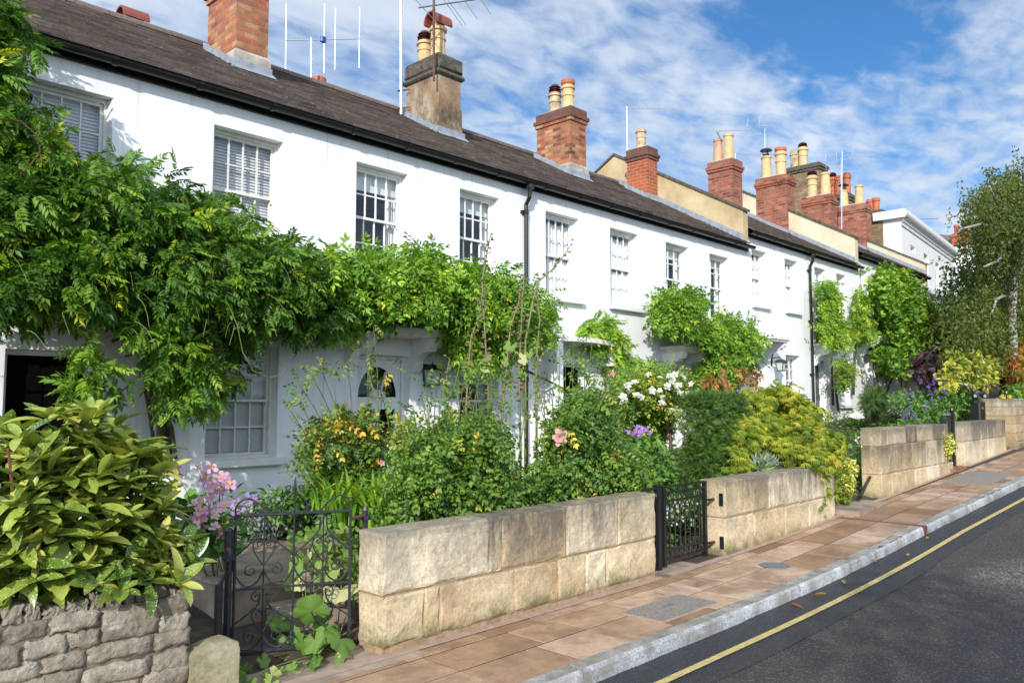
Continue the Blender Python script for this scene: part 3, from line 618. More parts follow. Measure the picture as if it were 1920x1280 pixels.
def chimney(house, x0, x1, y0, y1, zb, zt, style, dz=0, lab=None):
    mb = MB(); mats = {'orange': ['brick','cement','sootbrick'], 'red': ['brick_red','cement','sootbrick'], 'dark': ['brick_dark','cement','brick_dark'], 'stone': ['stone_chimney','cement','mossy_stone']}[style]
    if style == 'stone':
        mb.bbox((x0,y0,zb), (x1,y1,zt-.36), .02); mb.mi = 2
        mb.bbox((x0-.06,y0-.06,zt-.42), (x1+.06,y1+.06,zt-.33), .03); mb.bbox((x0-.035,y0-.035,zt-.331), (x1+.035,y1+.035,zt-.04), .05, jit=.012); mb.bbox((x0+.05,y0+.06,zt-.06), (x1-.05,y1-.06,zt+.02), .03)
        mb.mi = 0; mb.add([(x0-.02,y0-.03,zb-.3),(x1+.02,y0-.03,zb-.3),(x1+.02,y1,zb-.3),(x0-.02,y1,zb-.3),(x0-.005,y0-.01,zb+.55),(x1+.005,y0-.01,zb+.55),(x1+.005,y1,zb+.55),(x0-.005,y1,zb+.55)], [(0,1,5,4),(1,2,6,5),(2,3,7,6),(3,0,4,7),(4,5,6,7)])
    else:
        mb.box((x0,y0,zb-.3), (x1,y1,zt-.30)); mb.mi = 2 if style != 'orange' else 0
        mb.box((x0-.03,y0-.03,zt-.30), (x1+.03,y1+.03,zt-.225)); mb.mi = 2
        mb.box((x0-.055,y0-.055,zt-.225), (x1+.055,y1+.055,zt-.15)); mb.box((x0-.015,y0-.015,zt-.15), (x1+.015,y1+.015,zt)); 
        mb.mi = 1; mb.bbox((x0+.03,y0+.04,zt-.05), (x1-.03,y1-.04,zt+.05), .045)
        if style == 'orange':
            mb.box((x0-.03,y0-.035,zb-.3), (x1+.035,y1-.35,zb+.24)); mb.add([(x0-.03,y0-.035,zb+.24),(x1+.035,y0-.035,zb+.24),(x1+.035,y1-.35,zb+.24),(x0-.03,y1-.35,zb+.24),(x0,y0,zb+.29),(x1,y0,zb+.29),(x1,y1-.35,zb+.29),(x0,y1-.35,zb+.29)], [(0,1,5,4),(1,2,6,5),(2,3,7,6),(3,0,4,7),(4,5,6,7)])
    ch = mb.build('chimney', [M[m] for m in mats], house)
    if lab: ch['label'] = lab
    # lead flashing stepping up the left side and across the front
    k = (7.22-5.13)/(11.94-8.27); zr = lambda y: 5.13+dz+(y-8.27)*k+.02
    fl = MB(); xs = x0-(.035 if style != 'dark' else .005)
    fl.box((x0-.05,y0-.055,zr(y0)-.06), (x1+.05,y0-.037,zr(y0)+.10))
    n = 5
    for i in range(n):
        a, b = y0-.05+(y1-y0+.1)*i/n, y0-.05+(y1-y0+.1)*(i+1)/n; za, zb2 = zr(a), zr(b)
        fl.add([(xs-.012,a,za-.03),(xs-.012,b,zb2-.03),(xs-.012,b,zb2+.10),(xs-.012,a,za+.12),(xs-.05,a,za+.005),(xs-.05,b,zb2+.005)], [(0,1,2,3),(4,5,1,0)])
    fl.add([(x0-.08,y0-.05,zr(y0)+.015),(x1+.08,y0-.05,zr(y0)+.015),(x1+.08,y0-.14,zr(y0-.14)+.012),(x0-.08,y0-.14,zr(y0-.14)+.012)], [(0,1,2,3)])
    fl.build('flashing', M['lead'], ch, fixn=False)
    return ch
def parapet(house, x0, x1, dz, mat, h=.36, dzr=0):
    """raised party wall following the slopes, with a stone coping"""
    k = (7.22-5.13)/(11.94-8.27); zr = lambda y: 5.13+dz+(y-8.27)*k
    mb = MB(); yA = 8.42; pr = [(yA, 4.9+dz), (yA, zr(yA)+h), (11.94, 7.22+dz+h), (15.5, 5.2+dz+h), (15.5, 4.9+dz)]
    mb.prism(pr, 0, x0, x1); p = mb.build('parapet', M[mat], house)
    c = MB(); n = 7; P = [(yA-.04, zr(yA)+h-.02), (11.94, 7.22+dz+h), (15.5, 5.2+dz+h)]
    for (ya, za), (yb, zb) in zip(P[:-1], P[1:]):
        for i in range(n):
            u, v = i/n, (i+1)/n-.004; q0 = (ya+(yb-ya)*u, za+(zb-za)*u); q1 = (ya+(yb-ya)*v, za+(zb-za)*v); t = .055+random.uniform(0, .01)
            c.add([(x0-.04,q0[0],q0[1]+.002),(x1+.04,q0[0],q0[1]+.002),(x1+.04,q1[0],q1[1]+.002),(x0-.04,q1[0],q1[1]+.002),(x0-.04,q0[0],q0[1]+t),(x1+.04,q0[0],q0[1]+t),(x1+.04,q1[0],q1[1]+t),(x0-.04,q1[0],q1[1]+t)], [(0,1,2,3),(4,5,6,7),(0,1,5,4),(1,2,6,5),(2,3,7,6),(3,0,4,7)])
    c.build('coping', M['mossy_stone'], p)
    zr = lambda y: 5.13+dzr+(y-8.27)*k
    f = MB(); f.add([(x0-.012, 8.42, zr(8.42)-.02),(x0-.012,11.9,zr(11.9)-.02),(x0-.012,11.9,zr(11.9)+.15),(x0-.012,8.42,zr(8.42)+.15),(x0-.08,8.42,zr(8.42)+.022),(x0-.08,11.9,zr(11.9)+.022)], [(0,1,2,3),(4,5,1,0)]); f.build('flashing', M['lead'], p, fixn=False)
def door(house, xa, xb, za, zb, style, y=YF+REV+.02):
    mb = MB(); w = .05; e = .003
    mb.box((xa+e,y-.03,za), (xa+w,y+.05,zb-e)); mb.box((xb-w,y-.03,za), (xb-e,y+.05,zb-e)); mb.box((xa+w,y-.03,zb-w), (xb-w,y+.05,zb-e))
    x0, x1, z1 = xa+w+.004, xb-w-.004, zb-w-.004; g = MB(); hb = MB()
    if style == 'fan':
        xc = (x0+x1)/2; zf = z1-.50; rx, rz = (x1-x0)/2-.07, .40; n = 16
        arc = [(xc-rx*math.cos(math.pi*i/n), zf+rz*math.sin(math.pi*i/n)) for i in range(n+1)]
        F = lambda q: (q[0], y, q[1]); outer = [(x0, zf)]+[(x0, z1)]+[(x1, z1)]+[(x1, zf)]
        for i in range(n):                                          # door skin round the fanlight, fanned up to the head
            a, b = arc[i], arc[i+1]; up = lambda q: (q[0], z1); mb.add([F(a), F(b), F(up(b)), F(up(a))], [(0,1,2,3)])
        mb.add([F((x0,zf)), F((xc-rx,zf)), F((xc-rx,z1)), F((x0,z1))], [(0,1,2,3)]); mb.add([F((xc+rx,zf)), F((x1,zf)), F((x1,z1)), F((xc+rx,z1))], [(0,1,2,3)])
        mb.box((x0,y,zf-.16), (x1,y+.04,zf)); px = .075
        for a, b in ((x0, x0+px), (xc-px/2, xc+px/2), (x1-px, x1)): mb.box((a,y,za+.75), (b,y+.04,zf-.16))
        mb.box((x0,y,za+.02), (x1,y+.04,za+.75))
        for t in (60, 120): mb.prism([(xc+math.cos(R(t))*.10-.012, zf+.04), (xc+math.cos(R(t))*.10+.012, zf+.04), (xc+rx*math.cos(R(t))+.014, zf+rz*math.sin(R(t))), (xc+rx*math.cos(R(t))-.014, zf+rz*math.sin(R(t)))], 1, y, y+.03)
        mb.lathe((xc, y+.01, zf), [(.12,0),(.12,.06),(.05,.10)], 12)
        g.add([(x0+.05,y+.03,za+.7),(x1-.05,y+.03,za+.7),(x1-.05,y+.03,z1-.03),(x0+.05,y+.03,z1-.03)], [(0,1,2,3)])
        hb.box((x1-.055,y-.03,za+1.02), (x1-.02,y,za+1.14)); mat = 'white_trim'
    else:
        mb2 = MB(); mb2.box((x0,y,za+.02), (x1,y+.04,z1)); 
        for (u, v, p, q) in ((.12,.45,.1,.42), (.55,.88,.1,.42), (.12,.45,.5,.9), (.55,.88,.5,.9)):
            mb2.box((x0+(x1-x0)*u,y-.012,za+(z1-za)*p), (x0+(x1-x0)*v,y,za+(z1-za)*q))
        hb.box((x1-.07,y-.04,za+.95), (x1-.035,y,za+1.06)); mat = 'white_trim'
    d = mb.build('door', M[mat], house)
    if style != 'fan':
        q = mb2.build('door_leaf', M[style], d)
    else: g.build('pane', M['glass'], d)
    hb.build('handle', M['brass'], d)
    return d
XB = [1.72, 5.5, 9.21, 12.83, 16.47, 19.87, 23.05, 26.3, 29.3]
DZ = [0, 0, 0, 0, .34, .34, .72, .72]
ZU = [(3.37, 4.765)]*4+[(3.86, 5.13)]*2+[(4.22, 5.45)]*2
UP_WIN = [[(2.06, 2.93), (4.01, 4.88)], [(5.94, 6.79), (7.76, 8.58)], [(9.66, 10.52), (11.41, 12.28)], [(13.22, 14.05), (14.89, 15.69)], [(16.77, 17.5), (18.47, 19.19)], [(20.2, 20.9), (21.63, 22.27)], [(23.31, 23.97), (25.2, 25.85)], [(26.9, 27.5), (28.4, 29.0)]]
GF_WIN = [(4.01, 4.88, 1.0, 2.3), (7.77, 8.57, 1.05, 2.24), (11.45, 12.3, 1.1, 2.25), (14.5, 15.35, 1.1, 2.3), (18.39, 19.19, 1.52, 2.77), (21.6, 22.3, 1.55, 2.75), (25.1, 25.9, 1.9, 3.1), (28.2, 29.0, 1.9, 3.1)]
DOORS = [(2.07, 2.86, .36, 2.14, 'dark_doorway'), (6.0, 6.87, .36, 2.26, 'fan'), (9.92, 10.72, .36, 2.28, 'dark_doorway'), (13.05, 13.85, .4, 2.3, 'white_trim'), (16.62, 17.34, .7, 2.68, 'white_trim'), (20.06, 20.72, .75, 2.7, 'greendoor'), (23.4, 24.1, 1.1, 3.05, 'white_trim'), (26.7, 27.4, 1.1, 3.05, 'white_trim')]
CAN = [None, (5.75, 7.05, 2.52, 'bracket', None), (9.42, 11.12, 2.60, 'bow', 'bow-fronted stone canopy'), (12.95, 14.02, 2.62, 'bracket', None), (16.5, 17.46, 3.02, 'bracket', None), (19.98, 20.82, 3.05, 'bracket', None), (23.2, 24.3, 3.42, 'bracket', None), None]
HLAB = ['white rendered cottage smothered in dark wisteria with a black doorway',
        'white cottage with a fanlight door, behind the tall dried hollyhocks',
        'white cottage with a bow-fronted stone canopy and net-curtained upper windows',
        'white cottage with orange-tinged creeper on its canopy and a single-pot red chimney',
        'white cottage with a lantern beside its small ground-floor window, behind the golden maple',
        'white cottage with a dark green door just beyond the black downpipe',
        'white cottage with an octagonal black plaque beside its white door',
        'last low white cottage of the terrace, covered by the big creeper']
COLS = [4, 4, 4, 3, 3, 3, 3, 3]
FIT = ['blind', 'roller', 'curtain', 'roller', 'curtain', 'roller', 'roller', 'roller']
houses = []
for i in range(8):
    x0, x1, dz = XB[i], XB[i+1], DZ[i]; g = .003
    H = empty('terraced_house', ((x0+x1)/2, YF, zs(x0)), HLAB[i], 'house', 'white cottages in a terrace'); houses.append(H)
    za, zb = ZU[i]; holes = [(a, b, za, zb) for a, b in UP_WIN[i]]+[GF_WIN[i], DOORS[i][:4]]
    mb = MB(); mb.var = (.5,.35,.75,.15,.6,.9,.3,.55)[i]; zt = 5.17+dz; wall_sheet(mb, x0+g, x1-g, -.3, zt, holes)
    zE = 5.12+dz; zR = 7.19+dz
    for xx in (x0+g, x1-g): mb.add([(xx,YF,-.3),(xx,15.5,-.3),(xx,15.5,zE),(xx,11.94,zR),(xx,8.5,zt)], [(0,1,2,3,4)])
    mb.add([(x0+g,15.5,-.3),(x1-g,15.5,-.3),(x1-g,15.5,zE),(x0+g,15.5,zE)], [(0,1,2,3)])
    w = mb.build('wall', M['white'], H, fixn=False)
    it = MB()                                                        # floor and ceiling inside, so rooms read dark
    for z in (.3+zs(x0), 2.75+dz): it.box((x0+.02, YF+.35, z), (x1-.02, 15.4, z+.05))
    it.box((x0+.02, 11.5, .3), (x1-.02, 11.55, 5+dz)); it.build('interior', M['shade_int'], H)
    for a, b in UP_WIN[i]: sash(H, a, b, za, zb, COLS[i], fit=FIT[i], trim='old_trim' if i == 0 else 'white_trim')
    a, b, c, d = GF_WIN[i]; sash(H, a, b, c, d, COLS[i] if i != 1 else 3, fit='blind' if i == 0 else 'roller', trim='old_trim' if i == 0 else 'white_trim')
    door(H, *DOORS[i])
    if CAN[i]: canopy(H, CAN[i][0], CAN[i][1], CAN[i][2], .55, CAN[i][3], CAN[i][4])
    xr = x1-(.22 if i in (3, 5, 7) else .0)
    roof(H, x0+.001, xr-.001, dz); gutter(H, x0+.002, x1-.004-(0 if i not in (3, 5) else -.12), dz)
downpipe(houses[1], 9.13, 0, .35); downpipe(houses[4], 19.80, .34, .8)
# raised end walls at each step of the terrace
parapet(houses[3], 16.25, 16.465, .30, 'yellow', .40, 0); parapet(houses[5], 22.83, 23.045, .66, 'cream', .40, .34); parapet(houses[7], 29.08, 29.30, .66, 'cream', .42, .72)
# chimneys on the party walls
def on(i, x0, x1, y0, y1, zt, st, lab=None):
    dz = DZ[i]; return chimney(houses[i], x0, x1, y0, y1, 5.13+dz+(y0-8.27)*.5695, zt, st, dz, lab)
c = on(0, 5.24, 5.74, 10.5, 11.4, 7.93, 'orange', 'tall orange brick chimney on a cement base')
pot(c, 5.48, 10.75, 7.96, .6, .13); pot(c, 5.48, 11.1, 7.96, .6, .13)
c = on(1, 8.92, 9.47, 10.35, 11.25, at_y(820, 96, 10.4)[2], 'stone', 'stained grey stone chimney with a mossy cap'); zt = at_y(820, 96, 10.4)[2]
pot(c, 9.17, 10.65, zt, .60, .135, 'hood', 'pot_buff', 'buff pot under a red barrel hood'); pot(c, 9.17, 11.02, zt, .44, .13, 'cowl', 'pot_buff', 'shorter buff pot with a dark ribbed cowl')
c = on(2, 12.62, 13.14, 10.4, 11.35, at_y(1068, 198, 10.42)[2], 'orange', 'mottled orange brick chimney with lead skirt'); zt = at_y(1068, 198, 10.42)[2]
pot(c, 12.88, 10.68, zt, .58, .13, 'bead', 'pot_buff'); pot(c, 12.88, 11.05, zt, .50, .13, 'cowl', 'pot_stain')
c = on(3, 15.82, 16.24, 10.65, 11.25, at_y(1216, 276, 10.7)[2], 'red', 'small bright red brick chimney with one pot'); zt = at_y(1216, 276, 10.7)[2]
pot(c, 16.0, 10.95, zt, .50, .115, 'roll', 'pot_stain')
c = on(4, 19.62, 20.16, 10.45, 11.2, at_y(1371, 297, 10.5)[2], 'dark'); zt = at_y(1371, 297, 10.5)[2]
pot(c, 19.9, 10.7, zt, .78, .14, 'plain', 'pot_buff'); pot(c, 19.9, 11.03, zt, .70, .13, 'plain', 'pot_pink')
c = on(5, 22.78, 23.32, 10.35, 11.35, at_y(1481, 330, 10.4)[2], 'dark'); zt = at_y(1481, 330, 10.4)[2]
pot(c, 23.05, 10.65, zt, .80, .155, 'bead', 'pot_buff'); pot(c, 23.05, 11.12, zt, .74, .155, 'plain', 'pot_buff'); tin_cap(c, 23.05, 11.12, zt+.78, .15)
c = on(6, 26.02, 26.55, 10.35, 11.3, at_y(1559, 366, 10.4)[2], 'dark'); zt = at_y(1559, 366, 10.4)[2]
pot(c, 26.28, 10.6, zt, .80, .16, 'plain', 'pot_buff'); pot(c, 26.28, 11.05, zt, .78, .16, 'cowl', 'pot_buff')
c = on(7, 29.0, 29.6, 10.3, 11.45, at_y(1626, 384, 10.35)[2], 'dark'); zt = at_y(1626, 384, 10.35)[2]
pot(c, 29.3, 10.6, zt, .74, .15, 'plain', 'pot_buff'); pot(c, 29.3, 11.15, zt, .66, .15, 'plain', 'pot_buff'); tin_cap(c, 29.3, 11.15, zt+.70, .15)
# two terracotta vents peeping over the ridge
def vent(px, py, r, hood):
    p = at_y(px, py, 12.7); v = MB(); h = p[2]-6.85
    v.lathe((p[0], p[1], 6.85), [(r,0),(r*.95,h-.12),(r*1.15,h-.10),(r*1.15,h-.02),(r*.9,h)], 14)
    if hood:
        n = 10; pr = [(p[1]+r*1.3*math.cos(a), p[2]-.05+r*1.2*math.sin(a)) for a in np.linspace(-.1, math.pi+.1, n)]; q = [(p[1]+(r*1.3-.03)*math.cos(a), p[2]-.05+(r*1.2-.03)*math.sin(a)) for a in np.linspace(math.pi+.1, -.1, n)]; v.prism(pr+q, 0, p[0]-.2, p[0]+.2)
    return v, p
v, p = vent(248, 34, .15, True); o = v.build('chimney_pot', M['cowl_red'], houses[0]); o['label'] = 'hooded terracotta pot behind the ridge'
v, p = vent(598, 146, .12, False); o = v.build('chimney_pot', M['terracotta'], houses[0]); o['label'] = 'small terracotta pot behind the ridge'
# ------------------------------------------------------------------ tall white house beyond the terrace
XG = 30.1
cor = at_x(1689, 394, XG); zc = cor[2]; far = at_z(1786.6, 469, zc); dr = (far-cor); Lw = math.hypot(dr[0], dr[1]); dr = dr/Lw; nr = np.array([dr[1], -dr[0], 0])
W = empty('tall_house', (XG, cor[1], 0), 'tall white stuccoed house with a deep cornice beyond the low terrace', 'house')
Lf = Lw*1.0; mb = MB()
def fp(u, z, o=0): return (cor[0]+dr[0]*u+nr[0]*o, cor[1]+dr[1]*u+nr[1]*o, z)
def on_front(px, py):
    r = ray(px, py); b0 = np.array([cor[0], cor[1], CAMZ])-np.array([0,0,CAMZ]); A = np.array([[r[0], -dr[0]], [r[1], -dr[1]]]); t, u = np.linalg.solve(A, np.array([cor[0], cor[1]])); return u, CAMZ+r[2]*t
wins = []
for a, b, c, d in ((1707, 458, 1717, 476), (1732, 474, 1742, 532), (1754, 491, 1763, 549), (1774, 504, 1781, 545)):
    u0, z1 = on_front(a, b); u1, z0 = on_front(c, d); wins.append((u0, u1, z0, z1))
us = sorted({0, Lf, *[w[0] for w in wins], *[w[1] for w in wins]}); zz = sorted({0, zc-.55, *[w[2] for w in wins], *[w[3] for w in wins]})
for i in range(len(us)-1):
    for j in range(len(zz)-1):
        cu, cz = (us[i]+us[i+1])/2, (zz[j]+zz[j+1])/2
        if any(w[0] < cu < w[1] and w[2] < cz < w[3] for w in wins): continue
        mb.add([fp(us[i], zz[j]), fp(us[i+1], zz[j]), fp(us[i+1], zz[j+1]), fp(us[i], zz[j+1])], [(0,1,2,3)])
for u0, u1, z0, z1 in wins:
    mb.add([fp(u0,z0),fp(u0,z1),fp(u0,z1,-.2),fp(u0,z0,-.2)], [(0,1,2,3)]); mb.add([fp(u1,z0),fp(u1,z1),fp(u1,z1,-.2),fp(u1,z0,-.2)], [(0,1,2,3)]); mb.add([fp(u0,z1),fp(u1,z1),fp(u1,z1,-.2),fp(u0,z1,-.2)], [(0,1,2,3)]); mb.add([fp(u0,z0),fp(u1,z0),fp(u1,z0,-.2),fp(u0,z0,-.2)], [(0,1,2,3)])
mb.add([fp(Lf,0),fp(Lf,0,-9),fp(Lf,zc-.3,-9),fp(Lf,zc-.3)], [(0,1,2,3)]); mb.add([fp(0,zc-.3),fp(Lf,zc-.3),fp(Lf,zc-.3,-9),fp(0,zc-.3,-9)], [(0,1,2,3)])
mb.add([fp(-.01,0),fp(-.01,zc-.3),(XG-.01,cor[1]+.9,zc-.3),(XG-.01,cor[1]+.9,0)], [(0,1,2,3)])
mb.build('wall', M['white'], W, fixn=False)
for u0, u1, z0, z1 in wins:
    f = MB(); e = .05
    q = lambda a, b, c, d: f.add([fp(a,c,-.12),fp(b,c,-.12),fp(b,d,-.12),fp(a,d,-.12),fp(a,c,-.18),fp(b,c,-.18),fp(b,d,-.18),fp(a,d,-.18)], [(0,1,2,3),(0,1,5,4),(1,2,6,5),(2,3,7,6),(3,0,4,7)])
    q(u0,u0+e,z0,z1); q(u1-e,u1,z0,z1); q(u0+e,u1-e,z1-e,z1); q(u0+e,u1-e,z0,z0+e); q(u0+e,u1-e,(z0+z1)/2-.03,(z0+z1)/2+.03); q((u0+u1)/2-.015,(u0+u1)/2+.015,z0+e,z1-e)
    wn = f.build('window', M['white_trim'], W); g = MB(); g.add([fp(u0,z0,-.16),fp(u1,z0,-.16),fp(u1,z1,-.16),fp(u0,z1,-.16)], [(0,1,2,3)]); g.build('pane', M['glass'], wn)
# cornice profile swept along the front and returned round the corner
cp_ = [(0, zc-.56), (.04, zc-.56), (.05, zc-.44), (.09, zc-.42), (.10, zc-.32), (.22, zc-.26), (.25, zc-.20), (.25, zc-.13), (.21, zc-.10), (.21, zc), (-.35, zc+.02), (-.35, zc-.56)]
mb = MB(); n = len(cp_); V = [fp(-o*1.0, z, o) for o, z in cp_]+[fp(Lf+.1, z, o) for o, z in cp_]; mb.add(V, [tuple(range(n)), tuple(range(2*n-1, n-1, -1))]+[(i, n+i, n+(i+1) % n, (i+1) % n) for i in range(n)])
V = [fp(-max(o,0), z, o) for o, z in cp_]+[(XG-max(o,0), cor[1]+1.0, z) for o, z in cp_]; 
mb.add([(XG-.22, cor[1]-.15, zc-.30), (XG+.2, cor[1]-.15, zc-.30), (XG+.2, cor[1]+.9, zc-.30), (XG-.22, cor[1]+.9, zc-.30), (XG-.25, cor[1]-.18, zc-.01), (XG+.2, cor[1]-.18, zc-.01), (XG+.2, cor[1]+.9, zc-.01), (XG-.25, cor[1]+.9, zc-.01)], [(0,1,2,3),(4,5,6,7),(0,1,5,4),(1,2,6,5),(2,3,7,6),(3,0,4,7)])
u, z = on_front(1755, 552); mb.add([fp(-.05,z-.1,.1),fp(Lf,z-.1,.1),fp(Lf,z+.08,.1),fp(-.05,z+.08,.1),fp(-.05,z-.1,0),fp(Lf,z-.1,0),fp(Lf,z+.08,0),fp(-.05,z+.08,0)], [(0,1,2,3),(0,1,5,4),(3,2,6,7),(0,3,7,4)])
mb.build('cornice', M['white_trim'], W)
# bare brick flank with stepped chimney stacks
ys, zt = [], []
fl = MB(); t3 = at_x(1672, 400, XG); fl.box((XG-.02, cor[1]+.9, 0), (XG+.6, 16.5, zc-1.2)); fl.build('side_wall', M['brick_stock'], W)
def stack(pl, pr, py, lab, pots, cap=True):
    a = at_x(pr, py, XG-.05); b = at_x(pl, py, XG-.05); y0, y1, z = a[1], b[1], a[2]; s = MB(); s.box((XG-.06, y0, zc-2.5), (XG+.62, y1, z-.28)); s.mi = 1
    s.box((XG-.11, y0-.05, z-.28), (XG+.67, y1+.05, z-.18)); s.box((XG-.15, y0-.09, z-.18), (XG+.71, y1+.09, z-.08)); s.box((XG-.08, y0, z-.08), (XG+.64, y1, z)); o = s.build('chimney', [M['brick_stock'], M['mossy_stone']], W); o['label'] = lab
    for px, hgt, r, kind, mat in pots:
        q = at_x(px, py, XG+.25); pot(o, XG+.25, q[1], z-.03, hgt, r, kind, mat)
stack(1474, 1536, 303, 'highest yellow stock brick stack with lichened cap', [(1462, .85, .15, 'roll', 'pot_buff'), (1490, .72, .17, 'stub', 'pot_stain'), (1506, .82, .17, 'cowl', 'pot_buff')])
stack(1553, 1592, 361, 'middle yellow stock brick stack', [(1555, .75, .16, 'stub', 'terracotta'), (1562, .80, .15, 'cowl', 'terracotta'), (1574, .80, .15, 'stub', 'terracotta'), (1588, .86, .15, 'stub', 'terracotta')])
stack(1632, 1654, 392, 'lowest stock brick stack nearest the cornice', [(1632, .52, .13, 'stub', 'terracotta'), (1643, .55, .13, 'stub', 'terracotta')])
# ------------------------------------------------------------------ far house with slate hip roof
p0 = ray(1757, 447)*58+np.array([0,0,CAMZ]); p1 = ray(1825, 470)*58+np.array([0,0,CAMZ]); p2 = ray(1760, 500)*58+np.array([0,0,CAMZ])
Fh = empty('far_house', (p0[0]+3, p0[1], 0), 'distant pale house with dark hipped roof, half hidden behind the birch', 'house')
ex, ey, ez = p0[0]-1, p0[1]-4, p1[2]-.4
w = MB(); w.box((ex, ey, 0), (ex+10, ey+9, ez)); w.bbox((ex-.3, ey-.3, ez), (ex+10.3, ey+9.3, ez+.35), .1); w.build('wall', M['white'], Fh)
w = MB(); w.add([(ex-.4,ey-.4,ez+.36),(ex+10.4,ey-.4,ez+.36),(ex+10.4,ey+9.4,ez+.36),(ex-.4,ey+9.4,ez+.36),(ex+1.5,ey+4.5,p0[2]+.5),(ex+7,ey+4.5,p0[2]+.3)], [(0,1,5,4),(1,2,5),(2,3,4,5),(3,0,4)]); w.build('roof', M['slate'], Fh)
q = ray(1803, 452)*56+np.array([0,0,CAMZ]); w = MB(); w.box((q[0]-.3, q[1]-.55, ez), (q[0]+.3, q[1]+.55, q[2]+.3)); w.box((q[0]-.38, q[1]-.62, q[2]+.3), (q[0]+.38, q[1]+.62, q[2]+.5)); ch = w.build('chimney', M['brick_red'], Fh)
for k in (-.3, .3): pot(ch, q[0], q[1]+k, q[2]+.5, .7, .15, 'stub', 'terracotta')
# ------------------------------------------------------------------ ground, road, pavement, kerb
XS = [-40, -20, -8, -3] + list(np.arange(0, 40.1, .5)) + [44, 50, 60, 80, 120, 200]
def strip(name, ya, yb, dz, mat, kind='structure', x0=-40, x1=200, ny=1):
    mb = MB(); xs = [x for x in XS if x0 <= x <= x1]; V = []; F = []
    for x in xs:
        a, b = ya(x), yb(x)
        for j in range(ny+1): V.append((x, a+(b-a)*j/ny, zs(x)*1.0+dz if dz is not None else 0))
    m = ny+1
    for i in range(len(xs)-1):
        for j in range(ny): F.append((i*m+j, (i+1)*m+j, (i+1)*m+j+1, i*m+j+1))
    mb.add(V, F); return tag(mb.build(name, mat, fixn=False), kind=kind)
strip('road', lambda x: -7, lambda x: kerb_y(x)+.01, -.104, M['asphalt'])
strip('road_edge_strip', lambda x: kerb_y(x)-.53+.012*math.sin(x*2.1)+.02*math.sin(x*.7), lambda x: kerb_y(x)+.005, -.100, M['asphalt_damp'])
strip('yellow_line', lambda x: kerb_y(x)-.335, lambda x: kerb_y(x)-.275, -.094, M['yellow_line'])
# ground sheet under everything, reaching the horizon
mb = MB(); gx = [-400, -40, -8, 0]+list(np.arange(1, 32, 1.0))+[40, 60, 120, 400]; gy = [-400, -40, -7.2, 3.0, 4.0, 4.7]+list(np.arange(5.2, 9, .5))+[16, 40, 400]; V = []; F = []
for x in gx:
    for y in gy: V.append((x, y, (garden_z(x, y) if 4.6 < y < 16.5 else zs(min(x, 60))+(.30 if y > 16 else -.13))+(random.uniform(-.02, .02) if 4.8 < y < 8.4 else 0)))
m = len(gy)
for i in range(len(gx)-1):
    for j in range(m-1): F.append((i*m+j, (i+1)*m+j, (i+1)*m+j+1, i*m+j+1))
mb.add(V, F); tag(mb.build('ground', M['soil'], fixn=False), kind='structure')
# pavement: sandstone flags in three rows on a mortar bed
strip('pavement_bed', lambda x: kerb_y(x)+.03, lambda x: YW+.5, -.0035, M['joint'], x0=-8, x1=60)
mb = MB()
rows = [(.135, .36), (.50, .36), (.865, .155)]
COVERS = []
def flag_top(x, y): return zs(x)-.001
for k, (o, d) in enumerate([(.14, .40), (.545, .36), (.91, .15)]):
    x = -3+.3*k
    while x < 34:
        w = random.uniform(.42, .78) if k < 2 else random.uniform(.5, .9); a, b = x+.006, x+w-.006; x += w
        y0, y1 = kerb_y(a)+o+.006, kerb_y(a)+o+d-.006; v = random.choice([random.uniform(0, .5), random.uniform(.2, .7), random.uniform(.5, 1)]); t = random.uniform(0, .003)
        if k == 2 and not (3 < a): pass
        vv = []; r = .0022
        for (px, py, h) in ((a,y0,-.02),(b,y0,-.02),(b,y1,-.02),(a,y1,-.02),(a,y0,t-r),(b,y0,t-r),(b,y1,t-r),(a,y1,t-r),(a+r,y0+r,t),(b-r,y0+r,t),(b-r,y1-r,t),(a+r,y1-r,t)): vv.append((px, py, zs(px)+h))
        if k == 2: 
            mb.mi = 1
        else: mb.mi = 0
        mb.add(vv, [(0,1,5,4),(1,2,6,5),(2,3,7,6),(3,0,4,7),(4,5,9,8),(5,6,10,9),(6,7,11,10),(7,4,8,11),(8,9,10,11)], v)
mb.mi = 0
tag(mb.build('pavement', [M['flags'], M['flags']], fixn=False), kind='structure')
strip('pavement_haunch', lambda x: YW-.075, lambda x: YW+.03, .006, M['joint_pale'], x0=0, x1=30)
mb = MB(); x = -2.0                                                   # granite kerb stones
while x < 36:
    w = random.uniform(.75, 1.1); a, b = x+.007, x+w-.007; x += w; n = 8; oy = random.uniform(-.006,.006); oz = random.uniform(-.005,.004); var = random.random()
    if a < 10.55 < b: b = 10.52; x = 10.60
    J = [random.uniform(-.006, .006) for _ in range(n+1)]; K = [random.uniform(-.005, .005) for _ in range(n+1)]; V = []; F = []
    for i in range(n+1):
        q = a+(b-a)*i/n; y = kerb_y(q)+oy; z = zs(q)+oz; V += [(q, y-.002+J[i]*.5, z-.16), (q, y+J[i]*.7, z-.06), (q, y+.006+J[i], z-.022+K[i]), (q, y+.028+J[i]*.5, z+.0+K[i]*.3), (q, y+.134, z+.003), (q, y+.134, z-.05)]
    for i in range(n):
        for j in (0, 1, 2, 4): F.append((i*6+j, (i+1)*6+j, (i+1)*6+j+1, i*6+j+1))
    F += [(0,1,2,3,4,5), tuple(n*6+5-j for j in range(6))]; mb.mi = 0; mb.add(V, F, var); mb.mi = 1; mb.add([V[i*6+j] for i in range(n+1) for j in (3, 4)], [(i*2, (i+1)*2, (i+1)*2+1, i*2+1) for i in range(n)], var)
tag(mb.build('kerb', [M['kerb'], M['kerb_top']], fixn=False), kind='structure')
